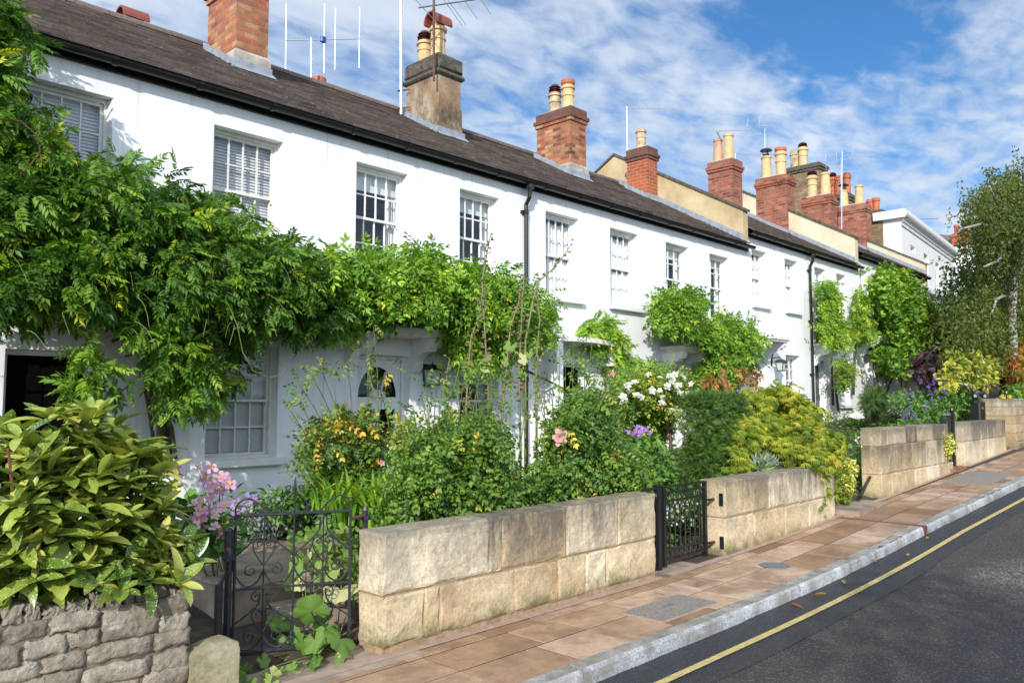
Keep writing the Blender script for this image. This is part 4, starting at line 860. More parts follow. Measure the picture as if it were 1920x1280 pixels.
strip('kerb_bed', lambda x: kerb_y(x)+.014, lambda x: kerb_y(x)+.13, -.022, M['joint'], x0=-3, x1=36)
# covers let into the pavement
def cover(name, x0, x1, y0, y1, mat, lab, cat, marks=(), rim=None):
    xm, ym = (x0+x1)/2, (y0+y1)/2; root = empty(name, (xm, ym, zs(xm)), lab, cat); mb = MB()
    P = lambda x, y, h: (x, y, zs(x)+h)
    if rim:
        q = MB(); r = .022; q.add([P(x0-r,y0-r,.0035),P(x1+r,y0-r,.0035),P(x1+r,y1+r,.0035),P(x0-r,y1+r,.0035),P(x0-r,y0-r,-.02),P(x1+r,y0-r,-.02),P(x1+r,y1+r,-.02),P(x0-r,y1+r,-.02)], [(0,1,2,3),(0,4,5,1),(1,5,6,2),(2,6,7,3),(3,7,4,0)]); q.build('rim', M[rim], root, fixn=False)
    n = 4; xs = [x0+(x1-x0)*i/n for i in range(n+1)]
    for i in range(n): mb.add([P(xs[i],y0,.007),P(xs[i+1],y0,.007),P(xs[i+1],y1,.007),P(xs[i],y1,.007)], [(0,1,2,3)])
    mb.add([P(x0,y0,-.02),P(x1,y0,-.02),P(x1,y1,-.02),P(x0,y1,-.02),P(x0,y0,.007),P(x1,y0,.007),P(x1,y1,.007),P(x0,y1,.007)], [(0,1,5,4),(1,2,6,5),(2,3,7,6),(3,0,4,7)])
    mb.build('lid', M[mat], root, fixn=False)
    if marks:
        q = MB()
        for a, b in marks: q.box((a-.07, b-.011, zs(a)-.01), (a+.07, b+.011, zs(a)+.0105))
        q.build('lifting_slot', M['metal_cover'], root)
    return root
cover('access_cover', 5.2, 6.0, 3.42, 3.79, 'concrete', 'grey concrete slab cover in the pavement by the long near wall', 'slab cover', [(5.62, 3.64)], 'joint_pale')
cover('access_cover', 14.4, 16.05, 3.36, 4.05, 'concrete', 'large brown slab cover in the far pavement before the third wall', 'slab cover', [(15.0, 3.55), (15.5, 3.86)])
cover('stopcock_cover', 6.34, 6.58, 3.80, 3.93, 'flags', 'small pale stone stopcock cover with rusty lid by the side gate', 'stopcock cover', [(6.46, 3.865)])
cover('stopcock_cover', 17.0, 17.4, 3.93, 4.08, 'metal_cover', 'small grey metal cover beside the far brick threshold', 'stopcock cover')
c = at_z(1452, 1065, .0); mb = MB(); mb.lathe((c[0], c[1], zs(c[0])-.02), [(.145,0),(.145,.026),(.13,.027),(.128,.024),(.0,.024)], 28); mb.v = [(x, y, z+zs(x)-zs(c[0])+.003) for x, y, z in mb.v]; tag(mb.build('manhole_cover', M['metal_cover'], origin=(c[0],c[1],zs(c[0])), fixn=True), 'round grey iron cover set in the flags opposite the second wall', 'manhole cover')
mb = MB(); mb.box((10.53, 3.30, .09), (10.59, 4.25, zs(10.56)+.006)); mb.box((10.50,3.165,.05),(10.62,3.30,zs(10.56)+.004)); tag(mb.build('drain_channel', M['rust'], origin=(10.56,3.7,.14)), 'dark iron drain channel crossing the pavement to the kerb', 'drain')
# doorstep slabs at the gate openings
def slab(pts, z, t, mat, name, lab, cat):
    mb = MB(); n = len(pts); mb.add([(x,y,z-t) for x,y in pts]+[(x,y,z) for x,y in pts], [tuple(range(n-1,-1,-1)), tuple(range(n,2*n))]+[(i,(i+1)%n,n+(i+1)%n,n+i) for i in range(n)])
    c = np.mean(pts, 0); return tag(mb.build(name, mat, origin=(c[0],c[1],z-t), fixn=True), lab, cat)
slab([(6.45,4.20),(7.72,4.20),(7.72,5.0),(6.45,5.0)], .012, .1, M['step'], 'threshold', 'worn stone threshold under the black side gate', 'doorstep')
slab([(10.75,4.02),(12.3,4.1),(12.3,5.0),(10.8,5.0)], .21, .12, M['step'], 'threshold', 'brown stone threshold by the leaning handrail', 'doorstep')
slab([(15.75,4.2),(16.7,4.2),(16.7,5.1),(15.75,5.1)], .445, .1, M['brick_dark'], 'threshold', 'red brick threshold at the far narrow gate', 'doorstep')
slab([(2.05,4.12),(3.5,4.12),(3.45,4.75),(2.3,4.75)], .004, .1, M['step'], 'threshold', 'dark flagstone at the open scrolled gate', 'doorstep')
def steps(parts, lab):
    mb = MB(); e = MB()
    for (x0,y0,x1,y1,z0,z1) in parts:
        mb.bbox((x0,y0,z0), (x1,y1,z1), .02, jit=.008)
        e.bbox((x0-.012,y0-.02,z1-.035), (x0+.05,y1-.05,z1+.004), .01, jit=.006)
    o = tag(mb.build('garden_step', M['step'], origin=(parts[0][0],parts[0][1],0)), lab, 'step'); e.build('edge', M['step_edge'], o); return o
steps([(2.75,5.35,4.6,6.9,.0,.36)], 'worn brown stone landing behind the scrolled gate')
steps([(3.0,5.0,4.1,5.34,.0,.2)], 'lower stone step behind the scrolled gate')
# ------------------------------------------------------------------ garden walls
def ashlar(name, courses, y0, th, mat, lab, core, tilt=0, capround=.02):
    """courses: list of (z0, z1, [x joints]); every block its own bevel and tone; one wall object"""
    root = empty(name, (core[0], y0, zs(core[0])), lab, 'garden wall'); mb = MB()
    for z0, z1, xs in courses:
        for a, b in zip(xs[:-1], xs[1:]):
            o = random.uniform(-.004, .004); g = .0035
            x_a, x_b = a+g, b-g; nx = max(2, int((x_b-x_a)/.12)); nz = max(2, int((z1-z0)/.10)); V = []; F = []; r = .014
            us = [0, .10]+[i/nx for i in range(1, nx)]+[.9, 1]; us = sorted({0.0, min(.12, .02/(x_b-x_a)), *[i/nx for i in range(1, nx)], 1-min(.12, .02/(x_b-x_a)), 1.0})
            vs_ = sorted({0.0, .02/(z1-z0), *[i/nz for i in range(1, nz)], 1-.02/(z1-z0), 1.0}); W_, H_ = len(us), len(vs_)
            for vI, v in enumerate(vs_):
                for uI, u in enumerate(us):
                    edge = (uI in (0, W_-1)) or (vI in (0, H_-1)); chip = (abs(random.gauss(0, .010))+(random.uniform(.015,.06) if random.random() < .10 else 0)) if edge else random.gauss(0, .0022)
                    V.append((x_a+(x_b-x_a)*u+(random.uniform(-.003,.003) if edge else 0), y0+o+(.0025+chip*.5 if edge else chip), z0+.002+(z1-z0-.004)*v+(random.uniform(-.003,.003) if edge else 0)))
            nf = len(V)
            for j in range(H_-1):
                for i in range(W_-1): F.append((j*W_+i, j*W_+i+1, (j+1)*W_+i+1, (j+1)*W_+i))
            V += [(p[0], y0+th-(.012 if 1 else 0)+random.uniform(-.004,.004), p[2]) for p in V[:nf]]
            for j in range(H_-1):
                for i in range(W_-1): F.append((nf+j*W_+i, nf+(j+1)*W_+i, nf+(j+1)*W_+i+1, nf+j*W_+i+1))
            ring = [i for i in range(W_)]+[j*W_+W_-1 for j in range(1, H_)]+[(H_-1)*W_+i for i in range(W_-2, -1, -1)]+[j*W_ for j in range(H_-2, 0, -1)]
            for a_, b_ in zip(ring, ring[1:]+ring[:1]): F.append((a_, nf+a_, nf+b_, b_))
            mb.add(V, F, random.random())
    mb.build('stonework', mat, root, fixn=True)
    k = MB(); zt = max(c[1] for c in courses); k.box((core[0]+.012, y0+.0125, core[2]), (core[1]-.012, y0+th-.014, zt-.03)); k.build('mortar', M['mortar'], root)
    return root
WX = lambda px, py: at_y(px, py, YW)[0]
u = [WX(p, q) for p, q in ((718,1060),(918,1030),(942,1020),(1063,1000),(1160,975),(1230,960))]; l = [WX(p, q) for p, q in ((718,1180),(796,1170),(824,1160),(965,1130),(1047,1100),(1099,1080),(1138,1070),(1230,1040))]
ashlar('garden_wall', [(.385, .785, u), (.045, .372, l)], YW, .28, M['lime1'], 'long low ashlar wall between the scrolled gate and the side gate', (u[0], u[-1], -.1))
u = [WX(p, q) for p, q in ((1360,930),(1395,930),(1442,920),(1500,910),(1540,900),(1567,890))]; l = [WX(p, q) for p, q in ((1361,1010),(1414,990),(1473,980),(1517,960),(1567,945))]
u[0] = l[0] = 7.72; u[-1] = l[-1] = 10.62
ashlar('garden_wall', [(.425, .81, u), (.0, .412, l)], YW, .30, M['lime2'], 'pitted ashlar wall in front of the dark yew and golden maple', (u[0], u[-1], -.1))
def rel(xa, xb, fr): return [xa+(xb-xa)*f for f in fr]
ashlar('garden_wall', [(.99, 1.25, rel(12.36,15.72,(0,.08,.33,.5,.74,.88,1))), (.57, .985, rel(12.36,15.72,(0,.10,.24,.46,.62,.8,1))), (.18, .565, rel(12.36,15.95,(0,.12,.30,.42,.6,.78,.92,1)))], YW, .30, M['lime3'], 'taller streaked stone wall in three courses beyond the handrail', (12.36, 15.72, .05))
ashlar('garden_wall', [(.90, 1.26, rel(16.7,19.9,(0,.16,.32,.5,.66,.75,.9,1))), (.42, .892, rel(16.7,19.9,(0,.2,.34,.52,.7,1)))], YW, .30, M['lime4'], 'grey streaked stone wall beyond the narrow far gate', (16.7, 19.9, .3))
ashlar('gate_pillar', [(.58+.19*i, .765+.19*i, [20.25, 20.8+.1*(i%2), 21.6]) for i in range(6)], YW-.12, .8, M['lime5'], 'squared stone pillar of thin courses at the far black gate', (20.25, 21.6, .4))
# coursed rubble wall with upright coping stones
root = empty('rubble_wall', (1.2, YW, 0), 'rough rubble stone wall under the spotted laurel', 'garden wall'); mb = MB(); z = -.05; k = 0
def stone(mb, x0, x1, z0, z1, y0, th, var, jag=.018):
    V = []; nu, nv = 9, 5; tl = (random.uniform(-.012,.012), random.uniform(-.012,.012))
    for j in range(nv+1):
        for i in range(nu+1):
            u, v = i/nu, j/nv; e = (1-abs(2*u-1)**9)*(1-abs(2*v-1)**6); jx = random.uniform(-jag, jag)*.8; jz = random.uniform(-jag, jag)*.7
            V.append((x0+(x1-x0)*u+jx*(i in (0, nu)), y0+.012*(1-e)+random.uniform(-.0045,.0045)*e+tl[0]*(u-.5)+tl[1]*(v-.5), z0+(z1-z0)*v+jz*(j in (0, nv))))
    m = len(V); V += [(p[0], y0+th, p[2]) for p in V[:m]]; F = []
    for j in range(nv):
        for i in range(nu): F.append((j*(nu+1)+i, j*(nu+1)+i+1, (j+1)*(nu+1)+i+1, (j+1)*(nu+1)+i))
    W_ = nu+1; ring = list(range(W_))+[j*W_+nu for j in range(1, nv+1)]+[nv*W_+i for i in range(nu-1, -1, -1)]+[j*W_ for j in range(nv-1, 0, -1)]
    for a_, b_ in zip(ring, ring[1:]+ring[:1]): F.append((a_, m+a_, m+b_, b_))
    mb.add(V, F, var)
for h in (.10, .105, .09, .10, .085, .095, .09):
    x = -1.6+random.uniform(0, .2)
    while x < 1.95:
        w = random.uniform(.13, .36); xe = min(x+w, 1.97); 
        if xe > 1.80: xe = 1.97
        dz_ = random.uniform(-.012, .012); stone(mb, x+.003, xe-.003, z+.002+dz_+random.uniform(0,.008), z+h-.002+dz_+random.uniform(-.004,.012), YW+random.uniform(-.014, .010), .3, random.random(), .016); x = xe
    z += h
mb.build('stonework', M['rubble'], root, smooth=True); mb = MB(); x = -1.6
while x < 1.93:
    w = random.uniform(.04, .11); h = random.uniform(.05, .11); stone(mb, x, x+w-.008, z-.01, z+h*(.8 if x > .9 else 1), YW+random.uniform(.0, .05), .25, random.uniform(0, .5), .012); x += w
mb.build('coping', M['rubble'], root); k = MB(); k.box((-1.6, YW+.016, -.1), (1.945, YW+.29, z)); k.build('mortar', M['rubble_mortar'], root)
mb = MB(); P = [(1.965,-.1),(2.235,-.1),(2.24,.285),(2.228,.318),(2.19,.334),(2.1,.330),(2.02,.312),(1.975,.295),(1.965,.28)]; mb.prism(P, 1, YW-.03, YW+.12); mb.prism([(a*.96+.083, b-.008) for a, b in P], 1, YW-.042, YW-.0305)
tag(mb.build('stone_slab', M['slab'], origin=(2.1, YW, 0)), 'upright mossy stone slab at the end of the rubble wall', 'stone slab')
# low white edging stone seen through the side gate
mb = MB(); mb.bbox((7.55, 5.55, 0), (9.3, 5.85, .30), .05, jit=.01); tag(mb.build('edging_block', M['canopy'], origin=(8.4,5.7,0)), 'pale rounded edging block behind the black side gate', 'edging block')
# ------------------------------------------------------------------ iron gates
def spiral(mb, cx, cz, r0, turns, a0, sgn, W, n=22, r=.0045):
    """flat scroll in the gate plane; W maps (u, z) to the world"""
    pts = []
    for i in range(n+1):
        t = i/n; rr = r0*(1-.80*t); a = a0+sgn*turns*2*math.pi*t; pts.append(W(cx+rr*math.cos(a), cz+rr*math.sin(a)))
    mb.tube(pts, r, 5)
GL, GR = np.array([2.50, 4.86]), np.array([3.165, 4.52]); GW = float(np.linalg.norm(GR-GL)); gd = (GR-GL)/GW
def Wg(u, z): return (GL[0]+gd[0]*u, GL[1]+gd[1]*u, z)
g1 = empty('scroll_gate', (GL[0], GL[1], 0), 'slender black wrought iron gate of scrolls and hearts, standing ajar', 'gate')
f = MB(); w = GW; zt, zm, zb = .92, .455, .06
for u in (.01, w-.01): f.tube([Wg(u, zb-.03), Wg(u, zt+.005)], .0105, 6)
f.tube([Wg(0, zt), Wg(w, zt)], .010, 6); f.tube([Wg(0, zm), Wg(w, zm)], .008, 6); f.tube([Wg(0, zb), Wg(w, zb)], .013, 6)
f.tube([Wg(w/2, zb), Wg(w/2, 1.10)], .007, 6); f.tube([Wg(w/2, 1.02), Wg(w/2, 1.08), Wg(w/2, 1.155)], [.007, .014, .002], 6)
for u in (w*.25, w*.75): f.tube([Wg(u, zb), Wg(u, zt)], .006, 6)
f.build('frame', M['iron_worn'], g1); sc = MB()
def curve(pts, r=.0055, n=14):
    P = [np.array(p) for p in pts]; out = []
    for i in range(len(P)-1):
        p0, p1, p2, p3 = P[max(i-1,0)], P[i], P[i+1], P[min(i+2,len(P)-1)]
        for k in range(n//2):
            t = k/(n//2); out.append(.5*((2*p1)+(-p0+p2)*t+(2*p0-5*p1+4*p2-p3)*t*t+(-p0+3*p1-3*p2+p3)*t**3))
    out.append(P[-1]); sc.tube([Wg(q[0], q[1]) for q in out], r, 5)
for cu in (w*.25, w*.75):
    for s in (-1, 1):
        h = w*.25
        for z0, z1 in ((zm, zt), (zb, zm)):
            H = z1-z0
            curve([(cu+s*.02, z1-.03), (cu+s*.03, z1-H*.25), (cu+s*h*.55, z1-H*.42), (cu+s*h*.98, z0+H*.42), (cu+s*h*.97, z0+H*.24), (cu+s*h*.62, z0+.02), (cu+s*h*.25, z0+.035), (cu, z0+H*.24)], .0058)
            spiral(sc, cu+s*.040, z1-.055, .036, 1.25, R(90), -s, Wg)
            curve([(cu, z0+H*.30), (cu+s*h*.30, z0+H*.48), (cu+s*h*.36, z0+H*.60), (cu+s*h*.25, z0+H*.68), (cu+s*.012, z0+H*.62)], .005)
            spiral(sc, cu+s*h*.17, z0+H*.60, .030, 1.2, R(0 if s > 0 else 180), s, Wg)
            spiral(sc, cu+s*h*.42, z0+H*.245, .042, 1.25, R(90), -s, Wg, r=.0055)
    # crest
for s in (-1, 1):
    c = w/2
    curve([(c+s*(w/2-.01), zt), (c+s*(w/2-.012), zt+.06), (c+s*(w/2-.075), zt+.105), (c+s*(w/2-.15), zt+.07), (c+s*(w/2-.21), zt+.01), (c+s*(w/2-.26), zt+.02)], .0062)
    spiral(sc, c+s*.085, zt+.035, .026, 1.2, R(-90), s, Wg); curve([(c+s*.01, zt+.14), (c+s*.06, zt+.09), (c+s*.085, zt+.03), (c+s*.04, zt+.008), (c+s*.015, zt+.03)], .0055); spiral(sc, c+s*.038, zt+.165, .024, 1.2, R(-120 if s > 0 else -60), s, Wg)
sc.build('scrollwork', M['iron_worn'], g1)
h = MB(); pR = np.array([3.33, 4.60])
for z in (.865, .12): h = MB(); h.tube([Wg(w-.01, z), (pR[0], pR[1], z)], .012, 6); h.build('hinge', M['rust'], g1)
mb = MB(); mb.tube([(pR[0], pR[1], -.05), (pR[0]+.0, pR[1], .905)], .0225, 6); mb.tube([(pR[0],pR[1],.90),(pR[0],pR[1],.93)], [.026,.012], 8); mb.tube([(pR[0]+.02,pR[1],.76),(pR[0]+.05,pR[1]+.02,.70),(pR[0]+.11,pR[1]+.03,.65)], .014, 6); mb.lathe((pR[0],pR[1],.83), [(.02,0),(.035,.005),(.035,.03),(.02,.035)], 8)
tag(mb.build('gate_post', M['iron_worn'], origin=(pR[0],pR[1],0)), 'leaning black gate post beside the end of the long wall', 'gate post')
pL = (2.475, 4.875); mb = MB(); mb.tube([(pL[0],pL[1],0),(pL[0]+.004,pL[1],.83)], .022, 8); mb.lathe((pL[0],pL[1],.64), [(.022,0),(.042,.004),(.042,.022),(.03,.028),(.03,.19),(.022,.2)], 8); mb.box((pL[0]-.075,pL[1]-.02,0),(pL[0]-.04,pL[1]+.02,.50)); mb.tube([(pL[0]-.055,pL[1],.49),(pL[0]-.02,pL[1],.56)], .014, 5)
tag(mb.build('gate_post', M['iron_worn'], origin=(pL[0],pL[1],0)), 'black gate post with a collar beside the spotted laurel', 'gate post')
# side gate with pointed arches and rows of rings
def rail_gate(name, xa, xb, y, z0, z1, nb, lab, mat='black', arches=True):
    root = empty(name, (xa, y, zs(xa)), lab, 'gate'); f = MB(); r = .011
    for x in (xa+.02, xb-.02): f.box((x-.02, y-.018, z0-.01), (x+.02, y+.018, z1+.01))
    zz = (z1, z1-.055, z1-.14, z0+.14, z0+.045) if arches else (z1-.06, z0+.1)
    for z in zz: f.box((xa+.035, y-.010, z-.010), (xb-.035, y+.010, z+.010))
    f.build('frame', M[mat], root); b = MB(); rg = MB(); st = (xb-xa-.08)/(nb+1)
    for i in range(nb): 
        b = MB(); x = xa+.04+st*(i+1); b.tube([(x, y, z0+(.14 if arches else .1)), (x, y, (z1-.14-.075) if arches else z1+.03)], .0085, 6)
        if not arches: b.tube([(x,y,z1+.03),(x,y,z1+.05),(x,y,z1+.10)], [.008,.016,.002], 6)
        b.build('bar', M[mat], root)
    if arches:
        for i in range(nb+1):
            b = MB(); x0 = xa+.04+st*i; x1 = x0+st; xm = (x0+x1)/2; zt = z1-.15
            for p, q in ((x0, xm), (x1, xm)): b.tube([(p,y,zt-.085),(p+(q-p)*.25,y,zt-.04),(q,y,zt)], .007, 5)
            b.build('arch', M[mat], root)
            for zc, rr in ((z1-.0975, .026), (z0+.0925, .030)):
                rg = MB(); rg.tube([(xm+rr*math.cos(a), y, zc+rr*math.sin(a)) for a in np.linspace(0, 2*math.pi, 13)], .006, 5); rg.build('ring', M[mat], root)
    return root
rail_gate('side_gate', 6.78, 7.60, 4.44, .045, .80, 7, 'black side gate with pointed arches and rows of iron rings')
rp = empty('railing_panel', (6.5, 4.44, 0), 'short fixed black railing with its post at the wall end', 'railing'); mb = MB(); mb.box((6.665,4.415,-.05),(6.725,4.465,.835)); mb.build('post', M['black'], rp); mb = MB()
for z in (.80,.745,.66,.185,.09): mb.box((6.42,4.43,z-.01),(6.66,4.45,z+.01))
mb.box((6.655,4.43,.08),(6.664,4.45,.81)); mb.tube([(6.55,4.44,.185),(6.55,4.44,.66)], .0085, 6); mb.tube([(6.62,4.44,.56),(6.58,4.44,.61),(6.55,4.44,.65)], .007, 5); mb.build('bars', M['black'], rp)
for z in (.15, .60):
    mb = MB(); mb.box((7.712,4.30,z-.055),(7.719,4.345,z+.075)); mb.box((7.60,4.40,z),(7.719,4.43,z+.02)); tag(mb.build('hinge_plate', M['black'], origin=(7.716,4.3,z)), 'black hinge plate on the wall end, '+('upper one' if z > .3 else 'lower one near the ground'), 'hinge')
rail_gate('narrow_gate', 15.95, 16.62, 4.45, .46, 1.34, 6, 'narrow black railing gate behind the yellow variegated shrub', arches=False)
mb = MB(); mb.box((16.62,4.42,.4),(16.69,4.49,1.46)); mb.lathe((16.655,4.455,1.46), [(.03,0),(.045,.02),(.03,.06),(.005,.09)], 8); tag(mb.build('gate_post', M['black'], origin=(16.65,4.45,.4)), 'black post at the far narrow gate, against the fourth wall', 'gate post')
bg = empty('double_post_gate', (20.1, 4.75, .6), 'black boarded iron gate with two finialled posts by the far pillar', 'gate')
for x in (19.55, 20.35):
    mb = MB(); mb.box((x,4.70,.6),(x+.16,4.86,1.62)); mb.lathe((x+.08,4.78,1.62), [(.11,0),(.11,.04),(.05,.06),(.085,.12),(.07,.18),(.02,.24),(.004,.27)], 10); mb.build('post', M['black'], bg)
mb = MB(); mb.box((19.72,4.76,.7),(20.34,4.80,1.50)); 
for i in range(9): mb.tube([(19.75+.07*i,4.745,.7),(19.75+.07*i,4.745,1.62)], .012, 5)
mb.box((19.72,4.74,1.52),(20.34,4.81,1.56)); mb.box((19.72,4.74,1.62),(20.34,4.81,1.65)); mb.build('panel', M['black'], bg)
a = at_y(1635, 890, 4.6); mb = MB(); mb.tube([tuple(at_y(1613,932,4.36)), tuple(at_y(1622,912,4.40)), tuple(at_y(1632,892,4.46)), tuple(at_y(1636,886,4.7))], .024, 8); tag(mb.build('handrail', M['black'], origin=(12.2,4.4,.2)), 'slanting black tubular handrail before the taller stone wall', 'handrail')
# ------------------------------------------------------------------ lanterns, plaque
def lantern(x, z, y, lab, arm=False):
    root = empty('wall_lantern', (x, YF, z), lab, 'lantern'); b = MB(); g = MB()
    yc = y
    if arm:
        b.box((x-.03, YF-.02, z-.02), (x+.03, YF-.001, z+.26)); b.tube([(x, YF-.01, z+.16), (x, yc, z+.17), (x, yc, z+.12)], .012, 6); b.lathe((x,YF-.04,z+.2), [(.01,0),(.02,.03),(.01,.06)], 6)
    else:
        b.box((x-.06, YF-.025, z-.16), (x+.06, YF-.001, z+.14)); b.box((x-.02, YF-.12, z+.10), (x+.02, YF-.024, z+.13))
    n = 4; s0, s1 = .062, .088
    def sq(s, h): return [(x-s, yc-s, z+h), (x+s, yc-s, z+h), (x+s, yc+s, z+h), (x-s, yc+s, z+h)]
    b.add(sq(s1+.04, .06)+sq(.035, .13), [(0,1,2,3),(4,5,6,7),(0,1,5,4),(1,2,6,5),(2,3,7,6),(3,0,4,7)]); b.tube([(x,yc,z+.12),(x,yc,z+.17)], [.02,.006], 6)
    b.add(sq(s0+.012, -.155)+sq(s0+.012, -.135), [(0,1,2,3),(4,5,6,7),(0,1,5,4),(1,2,6,5),(2,3,7,6),(3,0,4,7)])
    for sx in (-1, 1):
        for sy in (-1, 1): b.tube([(x+sx*s0, yc+sy*s0, z-.14), (x+sx*s1, yc+sy*s1, z+.06)], .008, 5)
    g.add(sq(s0-.004, -.134)+sq(s1-.006, .058), [(0,1,5,4),(1,2,6,5),(2,3,7,6),(3,0,4,7)])
    b.build('frame', M['black'], root); g.build('lantern_glass', M['lamp_glass'], root); return root
lantern(7.15, 2.02, YF-.13, 'black square lantern on the shaded wall beside the fanlight door')
lantern(17.62, 2.50, YF-.24, 'black lantern hanging from a bracket on the sunlit wall', True)
p = at_y(1638, 660, YF-.03); mb = MB(); n = 8; mb.prism([(p[0]+.30*math.cos(R(22.5+45*i)), p[2]+.30*math.sin(R(22.5+45*i))) for i in range(n)], 1, YF-.04, YF-.001); o = tag(mb.build('wall_plaque', M['black'], origin=tuple(p)), 'black octagonal plaque on the wall near the big creeper', 'plaque'); q = MB(); q.lathe((0,0,0), [(.16,0),(.16,.01)], 16); q.v = [(p[0]+a, YF-.041-c, p[2]+b) for a, b, c in q.v]; q.build('dial', M['lamp_glass'], o)
# ------------------------------------------------------------------ aerials
def aerial(lab, base, top, boom_a, boom_b, elems, mat='alu', mr=.018, mastmat=None, feed=None, er=.006):
    """mast from base to top, boom between a and b, elems: (t along boom, vector up, vector down)"""
    root = empty('tv_aerial', tuple(base), lab, 'aerial'); m = MB(); m.tube([base, top], mr, 8); 
    L = Vector(top)-Vector(base)
    for k in (.25, .5, .75): c = Vector(base)+L*k; m.tube([c-L.normalized()*.02, c+L.normalized()*.02], mr*1.25, 8)
    m.build('mast', M[mastmat or mat], root)
    a, b = Vector(boom_a), Vector(boom_b); m = MB(); m.tube([a, b], .012, 6); m.build('boom', M[mat], root); m = MB()
    for t, u, d in elems: c = a+(b-a)*t; m.tube([c+Vector(d), c+Vector(u)], er, 5)
    m.build('elements', M[mat if er > .005 else 'alu_dark'], root)
    if feed is not None: c = a+(b-a)*feed; m = MB(); m.bbox(c-Vector((.05,.03,.06)), c+Vector((.05,.03,.06)), .01); m.build('feed_box', M['blue_plastic'], root)
    return root
YA = 12.4; A = lambda px, py, Y=YA: tuple(at_y(px, py, Y))
ba, bb = A(533, 76), A(676, 73); zs_ = []
el = []
for t, (pa, pb) in zip((.02, .505, .65, .985), ((7, 150), (8, 138), (17, 132), (17, 130))):
    px = 533+143*t; c = at_y(px, 75, YA); el.append((t, tuple(at_y(px+.5, pa, YA)-c), tuple(at_y(px-1, pb, YA)-c)))
aerial('silver aerial of four upright rods above the first ridge', A(583.5, 165), A(583.5, 72), ba, bb, el, feed=.49, er=.0085)
root = empty('aerial_mast', A(752, 215, 11.2), 'plain tall silver mast strapped behind the grey stone chimney', 'mast'); m = MB(); m.tube([A(752, 215, 11.2), A(752, -30, 11.2)], .028, 8); m.build('pole', M['alu'], root); m = MB()
for py in (170, 203): m = MB(); m.tube([A(746, py+1, 11.2), A(752, py, 11.2), A(768, py-2, 11.1)], [.018,.016,.012], 5); m.build('bracket', M['rust'], root)
Y2 = 10.25; a2, b2 = A(785, 15, Y2), A(890, 0, Y2); el = []
for t, up_, dn in ((.05, (-14,-17), (30, 31)), (.48, (-14,-20), (30, 42)), (.54, (-14,-20), (30, 40)), (.80, (-12,-20), (24, 32)), (1.10, (-12,-20), (20, 28))):
    px, py = 785+105*t, 15-15*t; c = at_y(px, py, Y2); el.append((t, tuple(at_y(px+up_[0], py+up_[1], Y2+.25)-c), tuple(at_y(px+dn[0], py+dn[1], Y2-.25)-c)))
aerial('rusty-masted aerial with slanting dark rods over the grey stone chimney', A(813.5, 152, Y2), A(813.5, -25, Y2), a2, b2, el, mat='alu_dark', mastmat='rust', mr=.022)
def yagi(lab, mast_b, mast_t, pa, pb, n, Y, grid=True, span=9, mat='alu', slant=3):
    el = []
    for i in range(n):
        t = .12+.86*i/(n-1); px, py = pa[0]+(pb[0]-pa[0])*t, pa[1]+(pb[1]-pa[1])*t; c = at_y(px, py, Y); s = span*(1-.35*t)
        el.append((t, tuple(at_y(px+slant, py-s*.5, Y+.22)-c), tuple(at_y(px-slant, py+s*.5, Y-.22)-c)))
    r = aerial(lab, A(*mast_b, Y), A(*mast_t, Y), A(*pa, Y), A(*pb, Y), el, mat=mat, mr=.02, er=.007)
    if grid:
        m = MB(); c = at_y(*pa, Y)
        for k in range(5):
            f = k/4-.5; p = c+np.array([.05+.10*abs(f), 0, f*.62]); m.tube([p+np.array([0,-.22,0]), p+np.array([0,.22,0])], .007, 5)
        for sy in (-.2, .2): m.tube([c+np.array([.10,sy,-.32]), c+np.array([0,sy,0]), c+np.array([.10,sy,.32])], .007, 5)
        m.build('reflector', M[mat], r)
    return r
yagi('slim white aerial on a tall mast beside the small red chimney', (1177, 335), (1175, 200), (1171, 202), (1238, 204), 12, 11.3, False, 5)
yagi('flat aerial sitting above the pink and buff pots', (1352, 262), (1344, 246), (1340, 246), (1398, 244), 6, 10.9, False, 4)
yagi('dark comb aerial pointing right from the pink-potted chimney', (1378, 302), (1379, 288), (1379, 288), (1426, 291), 9, 11.0, False, 10)
yagi('spiky aerial on a thin mast left of the tin-capped chimney', (1434, 330), (1434, 242), (1412, 236), (1461, 238), 10, 11.6, True, 9)
yagi('tallest grid aerial on the mast between the two far chimneys', (1578, 430), (1579, 285), (1588, 291), (1639, 291), 14, 10.9, True, 7)
yagi('second comb aerial lower on the mast between the far chimneys', (1577, 424), (1577, 298), (1557, 300), (1603, 299), 9, 11.2, True, 8)
yagi('tiny distant aerial above the tall white house', (1722, 425), (1723, 412), (1718, 411), (1760, 410), 7, 14.5, False, 5, 'alu_dark')
